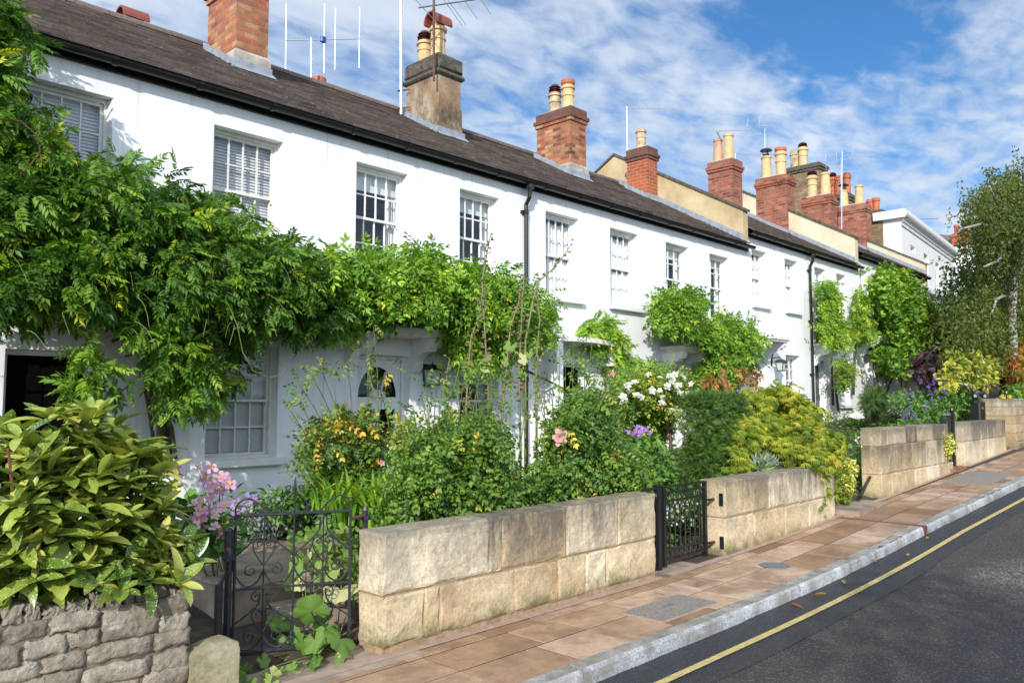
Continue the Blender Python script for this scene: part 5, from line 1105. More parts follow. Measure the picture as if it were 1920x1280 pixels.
# fallen leaves on the road
lv = MB(); v, f_ = leaf_big(.5, .35, -.25, 4); lv.add([(p[0]*.11, (p[1]-.5)*.11, p[2]*.11+.012) for p in v], [tuple(t) for t in f_], .5); proto = None
for i, (px, py, s, lab) in enumerate(((1493,1141,1.0,'brown fallen leaf between the kerb and the yellow line'), (1537,1120,1.1,'ochre fallen leaf just short of the yellow line'), (1582,1094,.7,'green fallen leaf close to the kerb'), (1640,1053,.6,'dark red fallen leaf near the kerb foot'), (1739,1010,.6,'small fallen leaf below the drain channel'), (1890,963,.9,'orange fallen leaf past the yellow line'), (1867,1068,.8,'lone green leaf out on the road'), (1750,1093,.5,'tiny red leaf out on the road'), (1703,1042,.6,'small orange leaf touching the yellow line'))):
    p = at_z(px, py, zs(at_z(px, py, 0)[0])-.096)
    for _ in range(3): p = at_z(px, py, zs(p[0])-.09)
    m2 = MB(); m2.v, m2.f, m2.m = [tuple(Vector(q)) for q in lv.v], lv.f, lv.m; m2.a = [random.random()]*len(lv.f)
    th = random.uniform(0, 6.28); cs, sn = math.cos(th), math.sin(th); m2.v = [(p[0]+s*(x*cs-y*sn), p[1]+s*(x*sn+y*cs), p[2]+s*z) for x, y, z in m2.v]
    tag(m2.build('fallen_leaf', M['fallen'], origin=tuple(p), fixn=False), lab, 'leaf', 'fallen leaves on the road')
# ------------------------------------------------------------------ plants
def px_points(poly, n, Y0, Y1, bias=1.0, inset=0):
    """n world points filling an outline (drawn in by inset metres), spread over the real depth Y0..Y1"""
    if inset:
        p = np.array(poly, float); c = p.mean(0); pm = FPX/(np.linalg.norm(at_y(c[0], c[1], (Y0+Y1)/2)-np.array([0,0,CAMZ]))*.95); v = p-c; L = np.linalg.norm(v, axis=1, keepdims=True); poly = [tuple(q) for q in c+v*np.maximum(.45, 1-inset*pm/L)]
    q = poly_sample(poly, n); t = rng.random(n)**bias; Y = Y0+(Y1-Y0)*t
    return np.array([at_y(a, b, y) for (a, b), y in zip(q, Y)])
def leafage(centers, radii, n, tmpl, size, droop=.35, up=.7, spread=.55, var=(.45,.17), cvar=.14, yj=.8, sun=.25):
    pos, out, k = clumped(centers, radii, n, spread)
    axis = unit(out*.9+rng.normal(size=(n,3))*yj*.6+np.array([0,-.12,-droop]))
    nrm = unit(out*.35+np.array([-.35*sun,-.25*sun,up])+rng.normal(size=(n,3))*.38)
    cv = rng.normal(0, cvar, len(centers)); v = np.clip(rng.normal(var[0], var[1], n)+cv[k], 0, 1)
    return scatter(tmpl, pos, axis, nrm, size*rng.uniform(.65, 1.2, n), v)
def clump_r(n, a, b): return rng.uniform(a, b, n)
def twigs(name, parent, base, targets, r0, mat, sag=.1, n=6):
    mb = MB(); base = np.array(base, float)
    for t in targets:
        t = np.array(t); b = base+np.array([rng.uniform(-.06,.06), rng.uniform(-.06,.06), 0]) if base.ndim == 1 else base[np.argmin(((base-t)**2).sum(1)*rng.uniform(.8, 1.25, len(base)))]
        mid = b*.45+t*.55+np.array([rng.uniform(-.08,.08), rng.uniform(-.06,.06), abs(t[2]-b[2])*.18]); P = [(1-u)**2*b+2*u*(1-u)*mid+u*u*t for u in np.linspace(0, 1, n)]
        mb.tube([tuple(p) for p in P], list(np.linspace(r0, r0*.4, n)), 5, cap=False)
    return mb.build(name, M[mat] if isinstance(mat, str) else mat, parent, fixn=False, smooth=True)
def plant(name, loc, label, cat, group=None): return empty(name, tuple(loc), label, cat, group)
def leaf_obj(name, geo, mat, parent): return np_obj(name, geo[0], geo[1], geo[2], M[mat], parent)
PIN = [leaf_pinnate(5, .40, .46, .45, s) for s in range(5)]
PIN_S = [leaf_pinnate(3, .46, .50, .45, s) for s in range(4)]
PIN_R = [leaf_pinnate(3, .30, .64, .30, s, True) for s in range(4)]
NEED = [leaf_pinnate(9, .26, .22, .15, s) for s in range(3)]
def feather(seed):
    r = np.random.default_rng(seed); V = []; F = []; n = 0; lv, lf = leaf_diamond(.13, .2, .25)
    for a in np.linspace(-70, 70, 7):
        a = R(a+r.uniform(-6, 6)); L = (.75+.3*math.cos(a))*r.uniform(.8, 1.1); P = lv*np.array([L*1.2, L, L]); ca, sa = math.cos(a), math.sin(a)
        V.append(np.stack([P[:,0]*ca+P[:,1]*sa, -P[:,0]*sa+P[:,1]*ca, P[:,2]-.25*P[:,1]], 1)); F.append(lf+n); n += len(lv)
    return np.concatenate(V), np.concatenate(F)
FEA = [feather(s) for s in range(3)]
DIA = [leaf_diamond(.55, .15, .12), leaf_diamond(.48, .22, .25), leaf_diamond(.62, .1, .05)]
OVA = [tri_fix(*leaf_simple(.55, .14, .18)), tri_fix(*leaf_simple(.48, .2, .3))]
PAL = [leaf_palmate(5, .5, .10, s) for s in range(3)]
ROUND = [leaf_mallow(5, .20, s) for s in range(4)]
VINE = [leaf_mallow(5, .42, s, 15) for s in range(3)]
def rosette(n=12, cup=.5, seed=0):
    r = np.random.default_rng(seed); V = []; F = []; k = 0
    for i in range(n):
        ring = i/n; a = 2.4*i+r.uniform(-.2,.2); tilt = cup*(1-ring)*1.9+.1; L = .30+.22*ring; w = .30
        for_ = [(0,0),( -w*.5,.6),(w*.5,.6),(-w*.3,1),(w*.3,1)]
        for x, y in for_:
            yy = y*L; rad = yy*math.cos(tilt)+.03; V.append((x*math.cos(a)*1.0+rad*math.sin(a), -x*math.sin(a)+rad*math.cos(a), yy*math.sin(tilt)+.02*r.random()))
        F += [(k, k+2, k+1), (k+1, k+2, k+4), (k+1, k+4, k+3)]; k += 5
    return np.array(V), np.array(F)
ROS = [rosette(14, .55, s) for s in range(3)]
FIVE = [rosette(6, .12, s) for s in range(2)]
def blooms(name, parent, pts, size, mat, tm=ROS, facing=(-.5,-.7,.5), jit=.35, var=(.6,.25)):
    n = len(pts); nr = unit(np.array(facing)+rng.normal(size=(n,3))*jit); ax = unit(np.cross(nr, rand_dirs(n)))
    sz = size*rng.uniform(.75, 1.2, n); vv = np.clip(rng.normal(var[0], var[1], n), 0, 1); pts = np.asarray(pts)
    if n > 100:
        o = np_obj(name, *scatter(tm, pts, ax, nr, sz, vv), M[mat], parent); o['kind'] = 'stuff'; return o
    for i in range(n): np_obj(name, *scatter(tm, pts[i:i+1], ax[i:i+1], nr[i:i+1], sz[i:i+1], vv[i:i+1]), M[mat], parent)
def dome(c, r, n, up_only=True, lo=-.25, shell=.25):
    d = rand_dirs(n*3); d = d[d[:,2] > lo][:n] if up_only else d[:n]
    return np.array(c)+d*np.array(r)*(1-shell*rng.random((len(d),1)))
# ---- dark wisteria over the first cottage
W1 = [(-90,-30),(35,-5),(62,60),(22,110),(28,160),(78,215),(98,270),(100,300),(150,310),(220,305),(300,325),(345,345),(390,372),(450,385),(520,422),(580,450),(625,468),(640,560),(618,600),(560,650),(520,660),(460,640),(430,700),(392,740),(345,750),(300,720),(285,650),(240,640),(205,600),(140,600),(60,615),(-90,630)]
W1 = [(x, y-(8 if x > 330 else 32) if y > 560 else y+12) for x, y in W1]; wi = plant('wisteria', (3.55, 8.25, .33), 'dark leafy wisteria hanging over the first cottage and its doorway', 'climber')
c1 = px_points(W1, 330, 7.45, 8.38); c2 = px_points([(-90,345),(150,350),(350,400),(590,490),(590,550),(500,575),(300,590),(120,555),(-90,560)], 150, 7.2, 7.75)
cen = np.concatenate([c1, c2]); rad = clump_r(len(cen), .08, .20)
lip = np.array([at_y(a, b, y) for a, b, y in ((160,650,7.3),(190,690,7.25),(150,700,7.3),(220,715,7.3),(150,730,7.25),(330,690,7.4),(360,720,7.4),(380,680,7.4),(330,750,7.4),(300,700,7.4),(390,745,7.45),(310,640,7.3),(350,650,7.3),(260,620,7.25))])
g = join_geo([leafage(cen, rad, 13500, PIN, .165, .4, .75, .6, (.45,.16), .17), leafage(lip, clump_r(len(lip), .06, .11), 330, PIN, .16, .5, .8, .5, (.60,.14), .08)])
leaf_obj('foliage', g, 'l_wist', wi)
twigs('stems', wi, np.array([at_y(280,640,8.2), at_y(420,520,8.1), at_y(150,480,8.1), at_y(560,510,8.1), at_y(40,300,8.2), at_y(60,180,8.2), at_y(60,560,8.0)]), list(cen[rng.integers(0, len(cen), 70)]), .009, 'bark'); mb = MB(); T = [(300,860,8.3),(298,800,8.25),(285,740,8.2),(278,690,8.15),(270,630,8.1),(250,560,8.1)]
for k, off in enumerate(((0,0),(16,.05),(-14,.08))): mb.tube([tuple(at_y(x+off[0]*(1-i*.22)+4*math.sin(i*1.7+k), y, Y+off[1])) for i, (x, y, Y) in enumerate(T)], [.045-.012*k]*2+[.038-.01*k]*2+[.03-.008*k]*2, 7)
mb.tube([tuple(at_y(x, y, 8.2)) for x, y in ((330,860),(322,800),(300,760))], .02, 6)
for a in (((270,640),(180,600),(60,560),(-60,520)), ((270,640),(380,560),(500,540),(620,520)), ((260,600),(160,420),(60,260),(20,120)), ((280,640),(250,620),(210,640))): mb.tube([tuple(at_y(x, y, 8.2)) for x, y in a], [.03,.024,.018,.012], 6)
mb.build('trunk', M['bark'], wi, smooth=True)
mb = MB()
for i in range(46):                                                  # whippy tendrils
    q = poly_sample([(0,440),(620,470),(600,620),(430,620),(0,620)], 1)[0]; p = at_y(q[0], q[1], rng.uniform(7.05, 7.3)); d = np.array([rng.uniform(-.12,.2), rng.uniform(-.15,0), -rng.uniform(.10,.28)]); cv = rng.uniform(-.08,.08)
    mb = MB(); mb.tube([tuple(p+d*t+np.array([cv*t*t, 0, .05*math.sin(3*t)])) for t in np.linspace(0, 1, 5)], [.004,.0035,.003,.0025,.002], 4); mb.build('tendril', M['stem'], wi)
mb = MB(); mb.tube([tuple(at_y(x, y, 7.15)) for x, y in ((428,570),(445,610),(455,660),(475,695),(505,708),(530,702),(536,690),(528,688))], .0045, 5); mb.build('tendril', M['stem'], wi); mb = MB()
mb.tube([tuple(at_y(x, y, 7.3)) for x, y in ((0,222),(40,228),(70,255),(75,285),(55,312),(35,330))], .006, 5)
mb.build('tendril', M['stem_red'], wi)
# ---- lighter vine over the second cottage's canopy
V1 = [(598,455),(640,468),(700,462),(750,458),(790,455),(840,470),(900,488),(960,502),(1010,522),(1038,545),(1035,600),(1005,628),(960,655),(905,665),(872,650),(830,628),(770,612),(700,618),(660,628),(610,630)]
V1 = [(x, (y-24 if x < 850 else y+12) if y > 595 else y+12) for x, y in V1]; vi = plant('climbing_vine', (8.0, 8.3, .35), 'bright green climbing vine banked above the fanlight door', 'climber')
c1 = px_points(V1, 200, 7.65, 8.38); c2 = px_points([(620,495),(800,485),(930,515),(1010,550),(1000,590),(930,600),(830,575),(640,575)], 100, 7.4, 7.75); cen = np.concatenate([c1, c2])
leaf_obj('foliage', leafage(cen, clump_r(len(cen), .08, .17), 5600, PIN_S, .165, .5, .75, .6, (.47,.17), .15), 'l_vine', vi)
mb = MB(); mb.tube([tuple(at_y(x, y, 8.32)) for x, y in ((868,860),(872,780),(880,720),(886,670),(880,620),(820,560),(700,540))], [.03,.028,.026,.024,.02,.015,.01], 7); mb.tube([tuple(at_y(x, y, 8.3)) for x, y in ((884,670),(940,600),(1000,580))], [.02,.015,.01], 6); mb.tube([tuple(at_y(x, y, 8.1)) for x, y in ((975,690),(1010,705),(1060,730))], [.024,.02,.014], 6); mb.build('trunk', M['bark'], vi, smooth=True)
# ---- climbers further along
def climber(label, polys, Y0, Y1, nc, nl, tm, size, mat, var, trunk, cr=(.12,.24), extra=None, loc=None, fat=.4):
    p = plant('climber', loc, label, 'climber'); cen = np.concatenate([px_points(q, nc, Y0, Y1, inset=cr[1]*fat*1.1+size*fat*.7) for q in polys]); leaf_obj('foliage', leafage(cen, clump_r(len(cen), *cr), nl, tm, size, .6, .7, .55, var, .15), mat, p)
    if trunk:
        mb = MB()
        for t in trunk: mb.tube([tuple(at_y(x, y, 8.38)) for x, y in t], list(np.linspace(.035, .012, len(t))), 6)
        mb.build('trunk', M['bark'], p, smooth=True)
    if extra: leaf_obj('autumn_leaves', leafage(px_points(extra, 14, Y0-.2, Y0), clump_r(14, .06, .12), 70, PIN, .22, .8, .7, .5, (.5,.25), .1), 'l_autumn', p)
    return p
climber('small wispy wisteria trailing over the bow-fronted canopy', [[(1085,628),(1090,600),(1130,592),(1160,606),(1172,640),(1150,655),(1110,640)],[(1130,650),(1172,645),(1235,690),(1262,720),(1240,740),(1180,735),(1140,700)]], 8.08, 8.42, 22, 620, PIN, .20, 'l_vine', (.5,.15), [((1150,860),(1140,760),(1130,680),(1125,620))], (.08,.16), None, (10.9, 8.3, .4))
climber('two-lobed green creeper with orange autumn leaves, on the fourth cottage', [[(1226,560),(1262,540),(1314,545),(1318,596),(1300,622),(1260,620),(1228,614)],[(1305,596),(1350,574),(1405,584),(1436,612),(1444,640),(1424,686),(1388,694),(1366,735),(1318,738),(1304,715),(1322,680),(1310,640)]], 7.55, 8.35, 90, 4200, PIN_S, .18, 'l_far', (.42,.16), [((1350,860),(1345,760),(1340,680),(1300,630),(1270,590))], (.12,.22), [(1318,690),(1395,680),(1420,690),(1400,715),(1370,748),(1340,742)], (14.2, 8.3, .5))
climber('narrow green climber rising beside the black downpipe to the eaves', [[(1528,512),(1552,510),(1566,540),(1572,580),(1596,620),(1608,640),(1580,660),(1560,655),(1528,640),(1534,600),(1540,560)]], 7.8, 8.4, 70, 1500, PIN_S, .17, 'l_far', (.50,.17), [((1562,760),(1560,690),(1556,620),(1548,540))], (.08,.17), None, (20.9, 8.35, .9), .75)
climber('brown-tinged twiggy climber between two far bedroom windows', [[(1598,545),(1608,522),(1618,545),(1628,590),(1650,620),(1645,640),(1605,650),(1592,600)]], 7.9, 8.4, 44, 800, PIN_S, .16, 'l_far', (.62,.2), [((1600,740),(1604,660),(1606,560))], (.07,.15), None, (23.0, 8.35, 1.0), .75)
climber('big lime-green creeper covering the last cottage', [[(1636,508),(1665,500),(1700,508),(1730,528),(1752,565),(1764,600),(1764,645),(1745,690),(1700,704),(1655,704),(1642,672),(1660,640),(1648,600),(1638,560)]], 7.5, 8.4, 300, 12000, PAL, .125, 'l_far', (.44,.17), [((1660,765),(1648,730),(1640,690),(1642,640),(1660,560)),((1668,770),(1662,735),(1680,690),(1690,600)),((1700,770),(1690,730),(1690,690))], (.15,.32), None, (25.5, 8.3, 1.1))
climber('slender climbing rose beside the dark green door', [[(1562,662),(1588,665),(1612,690),(1604,720),(1585,742),(1562,735),(1568,700)]], 7.7, 8.2, 50, 560, PIN_R, .15, 'l_rose', (.6,.15), [((1572,770),(1566,720),(1580,670),(1600,650))], (.07,.15), None, (21.2, 8.2, .9), .75)
# ---- spotted laurel in front
LB = [leaf_big(.38, .20, .10, 6), leaf_big(.42, .16, .22, 6), leaf_big(.35, .30, -.12, 6), leaf_big(.40, .24, .05, 6), leaf_big(.37, .14, .45, 6)]
au = plant('spotted_laurel', (1.62, 4.85, .1), 'large glossy spotted laurel bush spilling over the rubble wall', 'shrub')
C = np.array([1.40, 4.70, .94]); d = rand_dirs(400); d = d[(d[:,2] > -.62)]; hump = .80+.26*np.sin(d[:,0]*6+1.2)*np.cos(d[:,1]*5)+.14*rng.random(len(d)); tips = C+d*np.array([.66,.34,.66])*(hump*(1-.42*rng.random(len(d))**1.7))[:,None]; tips = np.concatenate([tips, np.array([at_y(a, b, 4.62+.3*rng.random()) for a, b in ((180,775),(150,790),(210,800),(130,830),(260,830),(240,850),(300,850),(90,840),(40,850),(330,880),(200,830),(160,850),(120,870),(280,880),(340,930),(345,990),(330,920),(20,900),(60,920))])]); tips = tips[((tips[:,1] > 4.3)|(tips[:,2] > .68))&(tips[:,0] < 1.98-.25*np.maximum(0, tips[:,2]-1.1))]
extra = np.array([[2.0,4.5,.84],[2.0,4.42,.75],[1.75,4.3,.72],[1.5,4.32,.74],[1.22,4.34,.80],[1.9,4.3,.68],[1.6,4.28,.70],[1.35,4.4,.78],[1.05,4.4,.85]]); tips = np.concatenate([tips, extra]); nd = unit((tips-C)*.65+np.array([-.08,-.10,.62])); P = []; A = []; N = []; S = []; Vv = []
for p, n0 in zip(tips, nd):
    m = rng.integers(6, 10); a0 = rng.uniform(0, 6.28); t1 = unit(np.cross(n0, rand_dirs(1)[0])); t2 = np.cross(n0, t1); cv = rng.normal(0, .12)
    for j in range(m):
        a = a0+2.4*j; el = rng.uniform(.25, 1.15)*(1-j/m*.35); dr_ = unit((t1*math.cos(a)+t2*math.sin(a))*math.cos(el)+n0*math.sin(el)+np.array([0,0,-.12])); P.append(p-n0*.025*j/m); A.append(dr_); N.append(unit(n0+rng.normal(size=3)*.15+np.array([0,0,.25]))); S.append(rng.uniform(.105, .205)); Vv.append(.50+cv*1.3+rng.normal(0, .2))
g = scatter(LB, np.array(P), np.array(A), np.array(N), np.array(S), np.clip(np.array(Vv), 0, 1)); leaf_obj('leaves', g, 'l_auc', au).data.polygons.foreach_set('use_smooth', [True]*len(g[1]))
twigs('stems', au, np.array([[1.5,4.8,.1],[1.7,4.9,.1],[1.3,4.9,.1],[1.9,4.75,.1]]), tips[::7], .013, 'stem')
# tall bare stems of something older at the laurel's left
mb = MB(); mb.tube([tuple(at_y(x, y, 4.5)) for x, y in ((38,1120),(32,1050),(28,980),(22,900),(15,840))], [.011,.010,.009,.008,.006], 6); tag(mb.build('bare_stem', M['stem_red'], origin=tuple(at_y(38,1120,4.5))), 'bare reddish upright stem at the left edge of the spotted laurel', 'stem')
# ---- pink anemones
an = plant('anemone', (2.95, 6.0, .2), 'clump of pink anemones between the laurel and the iron gate', 'flower')
fl = np.array([at_y(a, b, 5.2+rng.uniform(-.15,.25)) for a, b in ((370,878),(395,877),(388,898),(408,900),(414,893),(398,912),(412,920),(430,905),(418,915),(362,945),(376,955),(386,962),(400,965),(410,948),(372,972),(360,975),(380,985),(402,988),(408,998),(365,985),(310,940),(320,945),(333,890),(328,880),(355,995),(420,950),(395,930),(374,938))]); blooms('flower', an, fl, .105, 'p_pink', FIVE, (-.25,-.85,.4), .3); blooms('flower_centre', an, fl+np.array([-.002,-.012,.006]), .03, 'p_yellow', FIVE, (-.25,-.85,.4), .2)
twigs('stems', an, np.array([[2.9,5.9,.2],[3.05,6.0,.2]]), fl[::2], .004, 'stem'); leaf_obj('leaves', leafage(px_points([(310,960),(420,960),(440,1010),(350,1030)], 26, 5.3, 6.1), clump_r(26, .06, .12), 260, PAL, .10, .3, .8), 'l_ground', an)
# ---- strap-leaved day lilies
def blades(name, parent, bases, n, L, w, mat, lean=.9):
    V = []; F = []; A_ = []; o = 0; K = 7
    for i in range(n):
        b = bases[rng.integers(len(bases))]+np.array([rng.uniform(-.09,.09), rng.uniform(-.09,.09), 0]); a = rng.uniform(0, 2*math.pi); l = L*rng.uniform(.6, 1.15); le = lean*rng.uniform(.35, 1.1); dv = np.array([math.cos(a), math.sin(a)]); sd = np.array([-dv[1], dv[0], 0])
        for k in range(K):
            t = k/(K-1); ang = R(82)-le*t*t*2.1; 
            if k == 0: p = np.array(b, float)
            else: p = p+l/(K-1)*np.array([dv[0]*math.cos(ang), dv[1]*math.cos(ang), math.sin(ang)])
            ww = w*(1-t**3)*.5+.001; V += [p-sd*ww+np.array([0,0,.004]), p, p+sd*ww+np.array([0,0,.004])]
        for k in range(K-1):
            q = o+k*3; F += [(q,q+1,q+4),(q,q+4,q+3),(q+1,q+2,q+5),(q+1,q+5,q+4)]; 
        A_ += [float(np.clip(rng.normal(.45,.25),0,1))]*(4*(K-1)); o += 3*K
    return np_obj(name, np.array(V), np.array(F), np.array(A_), M[mat], parent)
dl = plant('day_lily', (3.95, 5.4, .15), 'arching strap-leaved day lilies behind the scrolled gate', 'plant'); blades('leaves', dl, np.array([at_y(640,985,5.45),at_y(690,985,5.4),at_y(610,960,5.9),at_y(655,950,5.8),at_y(700,960,5.7),at_y(720,1000,5.1)]), 230, .52, .032, 'l_strap')
# ---- broad hollyhock leaves round the gate
def leaf_set(spec, mat, name, parent, tm=ROUND):
    pos = np.array([at_y(a, b, Y) for a, b, Y, s, v in spec]); n = len(spec); ax = unit(np.array([0,-.35,-.6])+rng.normal(size=(n,3))*.65); nr = unit(np.array([-.4,-.6,.6])+rng.normal(size=(n,3))*.5)
    return np_obj(name, *scatter(tm, pos, ax, nr, np.array([s*.88 for *_, s, v in spec]), np.clip(np.array([v for *_, v in spec])+rng.normal(0,.12,n),0,1)), M[mat], parent)
hm = plant('mallow', (3.15, 4.6, .0), 'broad-leaved mallow seedlings growing through the scrolled gate', 'plant')
spec = [(640,1090,4.75,.30,.97),(600,1165,4.5,.25,.55),(650,1185,4.45,.26,.5),(600,1215,4.38,.30,.55),(585,1180,4.55,.2,.6),(630,1160,4.6,.2,.5),(570,1190,4.6,.16,.4),(665,1010,5.0,.2,.62),(640,1040,5.0,.22,.66),(625,1000,5.1,.2,.75),(575,1060,5.1,.14,.6),(600,1010,5.2,.18,.8),(660,1060,4.95,.18,.55),(630,985,5.3,.15,.7),(585,985,5.4,.13,.7),(560,1045,5.2,.12,.62),(535,1180,4.9,.2,.45),(550,1210,4.8,.2,.6),(500,1255,4.4,.13,.75),(470,1265,4.36,.12,.5),(515,1270,4.32,.12,.8),(560,1250,4.4,.14,.5),(545,1160,5.0,.2,.5),(680,1090,4.9,.13,.6),(660,1130,4.7,.16,.55),(610,1060,5.0,.16,.95)]
spec += [(rng.uniform(545,680), rng.uniform(985,1090), rng.uniform(4.9,5.5), rng.uniform(.07,.14), rng.uniform(.4,.95)) for _ in range(60)]+[(rng.uniform(440,690), rng.uniform(1225,1275), rng.uniform(4.36,4.7), rng.uniform(.05,.11), rng.uniform(.3,.8)) for _ in range(40)]
leaf_set(spec, 'l_mallow', 'leaves', hm); twigs('stems', hm, np.array([[3.1,4.6,0],[3.0,4.9,0],[3.2,5.1,.02]]), [at_y(a, b, Y) for a, b, Y, s, v in spec[:26]], .006, 'stem')
# ---- roses
def rose(label, poly, Y0, Y1, nc, nl, mat, base, var=(.45,.18), flowers=(), fmat='p_rose', fs=.09, sprays=(), size=.125, nt=46, cr=(.07,.15)):
    p = plant('rose_bush', base[0], label, 'rose'); cen = px_points(poly, nc, Y0, Y1, inset=cr[1]+size*.45)
    geo = [leafage(cen, clump_r(nc, *cr), nl, PIN_R, size, .35, .75, .5, var, .12)]; tips = list(cen[rng.integers(0, nc, nt)])
    if len(sprays):
        sp = np.array([at_y(a, b, rng.uniform(Y0, (Y0+Y1)/2)) for a, b in sprays]); geo.append(leafage(sp, clump_r(len(sp), .03, .07), 6*len(sp), PIN_R, size*.8, .3, .75, .5, var, .05)); tips += list(sp)
    leaf_obj('leaves', join_geo(geo), mat, p); twigs('stems', p, np.array(base), tips, .007, 'stem')
    if len(flowers): blooms('flower', p, np.array([at_y(a, b, Y) for a, b, Y in flowers]), fs, fmat)
    return p
rose('yellowing rose bush before the first cottage window', [(540,880),(548,830),(575,790),(612,762),(655,745),(700,750),(735,790),(742,850),(725,905),(690,930),(640,905),(590,890)], 5.7, 6.6, 150, 3000, 'l_rosey', [[4.6,6.2,.2],[4.9,6.1,.2],[4.4,6.3,.2]], (.38,.24), sprays=[(560,720),(585,705),(600,690),(625,690),(650,680),(690,700),(705,730),(690,665),(690,640),(700,670),(735,690),(545,770),(560,745),(735,745),(700,610)])
rose('dense green rose bush in the middle, with hips on its tallest shoots', [(695,990),(700,900),(725,855),(750,812),(790,785),(825,765),(850,742),(885,738),(920,748),(955,765),(975,805),(990,855),(994,930),(988,985),(850,1000)], 4.62, 5.5, 300, 5600, 'l_rose', [[4.2,5.0,.05],[4.6,5.1,.05],[5.0,5.0,.05]], flowers=[(716,868,5.0)], fs=.06, sprays=[(790,740),(800,725),(820,712),(850,680),(865,672),(900,700),(830,720),(940,725),(960,700),(760,780),(745,800),(985,760),(870,710),(880,730),(850,725),(915,715),(805,755),(925,740),(890,690),(840,745),(775,765),(950,745)])
r3 = rose('tall green rose bush with one large pale pink bloom', [(978,985),(985,890),(1000,820),(1010,765),(1035,735),(1065,712),(1100,698),(1140,705),(1165,740),(1180,800),(1200,850),(1240,885),(1262,925),(1225,945),(1100,965)], 4.62, 5.6, 310, 5600, 'l_rose', [[5.8,5.1,.05],[6.2,5.2,.05],[6.6,5.2,.05]], flowers=[(1050,820,4.6)], fs=.15, sprays=[(1050,660),(1040,640),(1075,650),(1110,640),(1145,650),(1140,690),(1000,700),(1020,700),(1160,690),(1085,700),(1030,720),(1060,685),(1095,670),(1120,660),(1075,670),(1130,680),(1150,710),(1010,735),(1165,705),(1110,690),(1180,760)])
blooms('rosebud', r3, np.array([at_y(1143, 702, 5.2), at_y(1052, 808, 4.66), at_y(1148, 700, 5.25)]), .07, 'p_rose')
# ---- dried hollyhock stalks
seed = MB(); seed.lathe((0,0,0), [(.006,-.016),(.019,-.010),(.022,0),(.017,.010),(.005,.014)], 7)
def hollyhock(label, pts, Y, f0, nseed, green=False, leaves=()):
    W_ = [at_y(x, y, Y) for x, y in pts]; g = garden_z(W_[0][0], Y); p = plant('hollyhock', (W_[0][0], Y, g), label, 'hollyhock', 'hollyhock stalks'); W_ = [np.array([W_[0][0], Y, g])]+W_
    mb = MB(); mb.tube([tuple(w) for w in W_], list(np.linspace(.014, .005, len(W_))), 6); mb.build('stem', M['stem'], p, smooth=True)
    L = [0]; 
    for a, b in zip(W_[:-1], W_[1:]): L.append(L[-1]+np.linalg.norm(b-a))
    def at(t):
        s = t*L[-1]
        for i in range(len(L)-1):
            if s <= L[i+1]: return W_[i]+(W_[i+1]-W_[i])*((s-L[i])/(L[i+1]-L[i]))
        return W_[-1]
    sm = MB(); st = MB()
    for i in range(nseed):
        c = at(f0+(1-f0)*(i/max(1, nseed-1))); a = rng.uniform(0, 6.28); o = c+np.array([math.cos(a), math.sin(a)*.7, rng.uniform(.1,.5)])*rng.uniform(.02, .055); k = rng.uniform(.6, 1.05)*(1-.3*i/nseed); sm = MB(); sm.add([tuple(o+k*np.array(v)+rng.uniform(-.003,.003,3)) for v in seed.v], seed.f); sm.build('seed_head', M['stem' if green else 'dry'], p, fixn=False); st.tube([tuple(c), tuple(o)], .003, 4)
    st.build('stalklets', M['stem'], p)
    if leaves: leaf_set([(x, y, Y-.05, s, v) for x, y, s, v in leaves], 'l_mallow', 'leaves', p, PAL)
hollyhock('tallest dried hollyhock stalk, reaching the bedroom window', [(918,800),(915,727),(907,587),(904,527),(912,480),(920,440)], 5.7, .42, 62, leaves=[(905,668,.12,.9),(912,600,.10,.7),(908,690,.11,.85)])
hollyhock('straight green-stemmed hollyhock with yellowing leaves in front of the drainpipe', [(976,840),(973,694),(977,620),(980,537),(983,517)], 5.5, .55, 52, leaves=[(962,640,.15,.85),(985,625,.14,.95),(990,655,.13,.7),(985,600,.10,.9),(960,660,.12,.9),(970,670,.14,.97),(940,672,.12,.8)])
hollyhock('dried hollyhock stalk leaning right below the vine', [(873,780),(878,690),(883,634),(898,594),(907,530)], 5.85, .45, 60)
hollyhock('brown hollyhock stalk crossing in front of the vine at its middle', [(940,800),(947,717),(957,614),(973,565),(978,530)], 5.65, .45, 58)
hollyhock('thin curved hollyhock stalk against the white porch', [(1006,760),(1005,680),(1012,600),(1008,565),(1000,545)], 5.4, .5, 34)
hollyhock('green hollyhock shoot leaning over the net-curtained window', [(985,640),(1000,560),(1010,527),(1037,504),(1058,478),(1073,455)], 5.5, .62, 26, True)
hollyhock('short dried stalk left of the black lantern', [(832,800),(836,740),(838,700),(843,672)], 5.8, .75, 14)
# ---- white standard roses
def standard(label, px, py, Y, r, base_py, fpts):
    c = at_y(px, py, Y); p = plant('standard_rose', (c[0], Y, garden_z(c[0], Y)), label, 'rose', 'white standard roses'); cen = c+rand_dirs(40)*r*np.array([.9,.6,.7])*rng.random((40,1))**.4
    leaf_obj('leaves', leafage(cen, clump_r(40, .08, .15), 900, PIN_R, .12, .35, .75, .5, (.7,.16), .1), 'l_rose', p); mb = MB(); mb.tube([(c[0]-.02, Y, garden_z(c[0], Y)), (c[0]+.02, Y, (c[2])*.5), (c[0], Y, c[2])], [.03,.026,.02], 7); mb.build('trunk', M['rust'], p, smooth=True)
    blooms('flower', p, np.array([at_y(a, b, Y-r*.75) for a, b in fpts]), .105, 'p_white')
standard('white standard rose on a rusty-red stem, left of the pair', 1185, 735, 6.3, .42, 850, [(1180,722),(1182,735),(1175,724),(1190,718),(1200,727),(1203,745),(1168,745),(1170,755),(1195,742),(1222,732),(1217,703)])
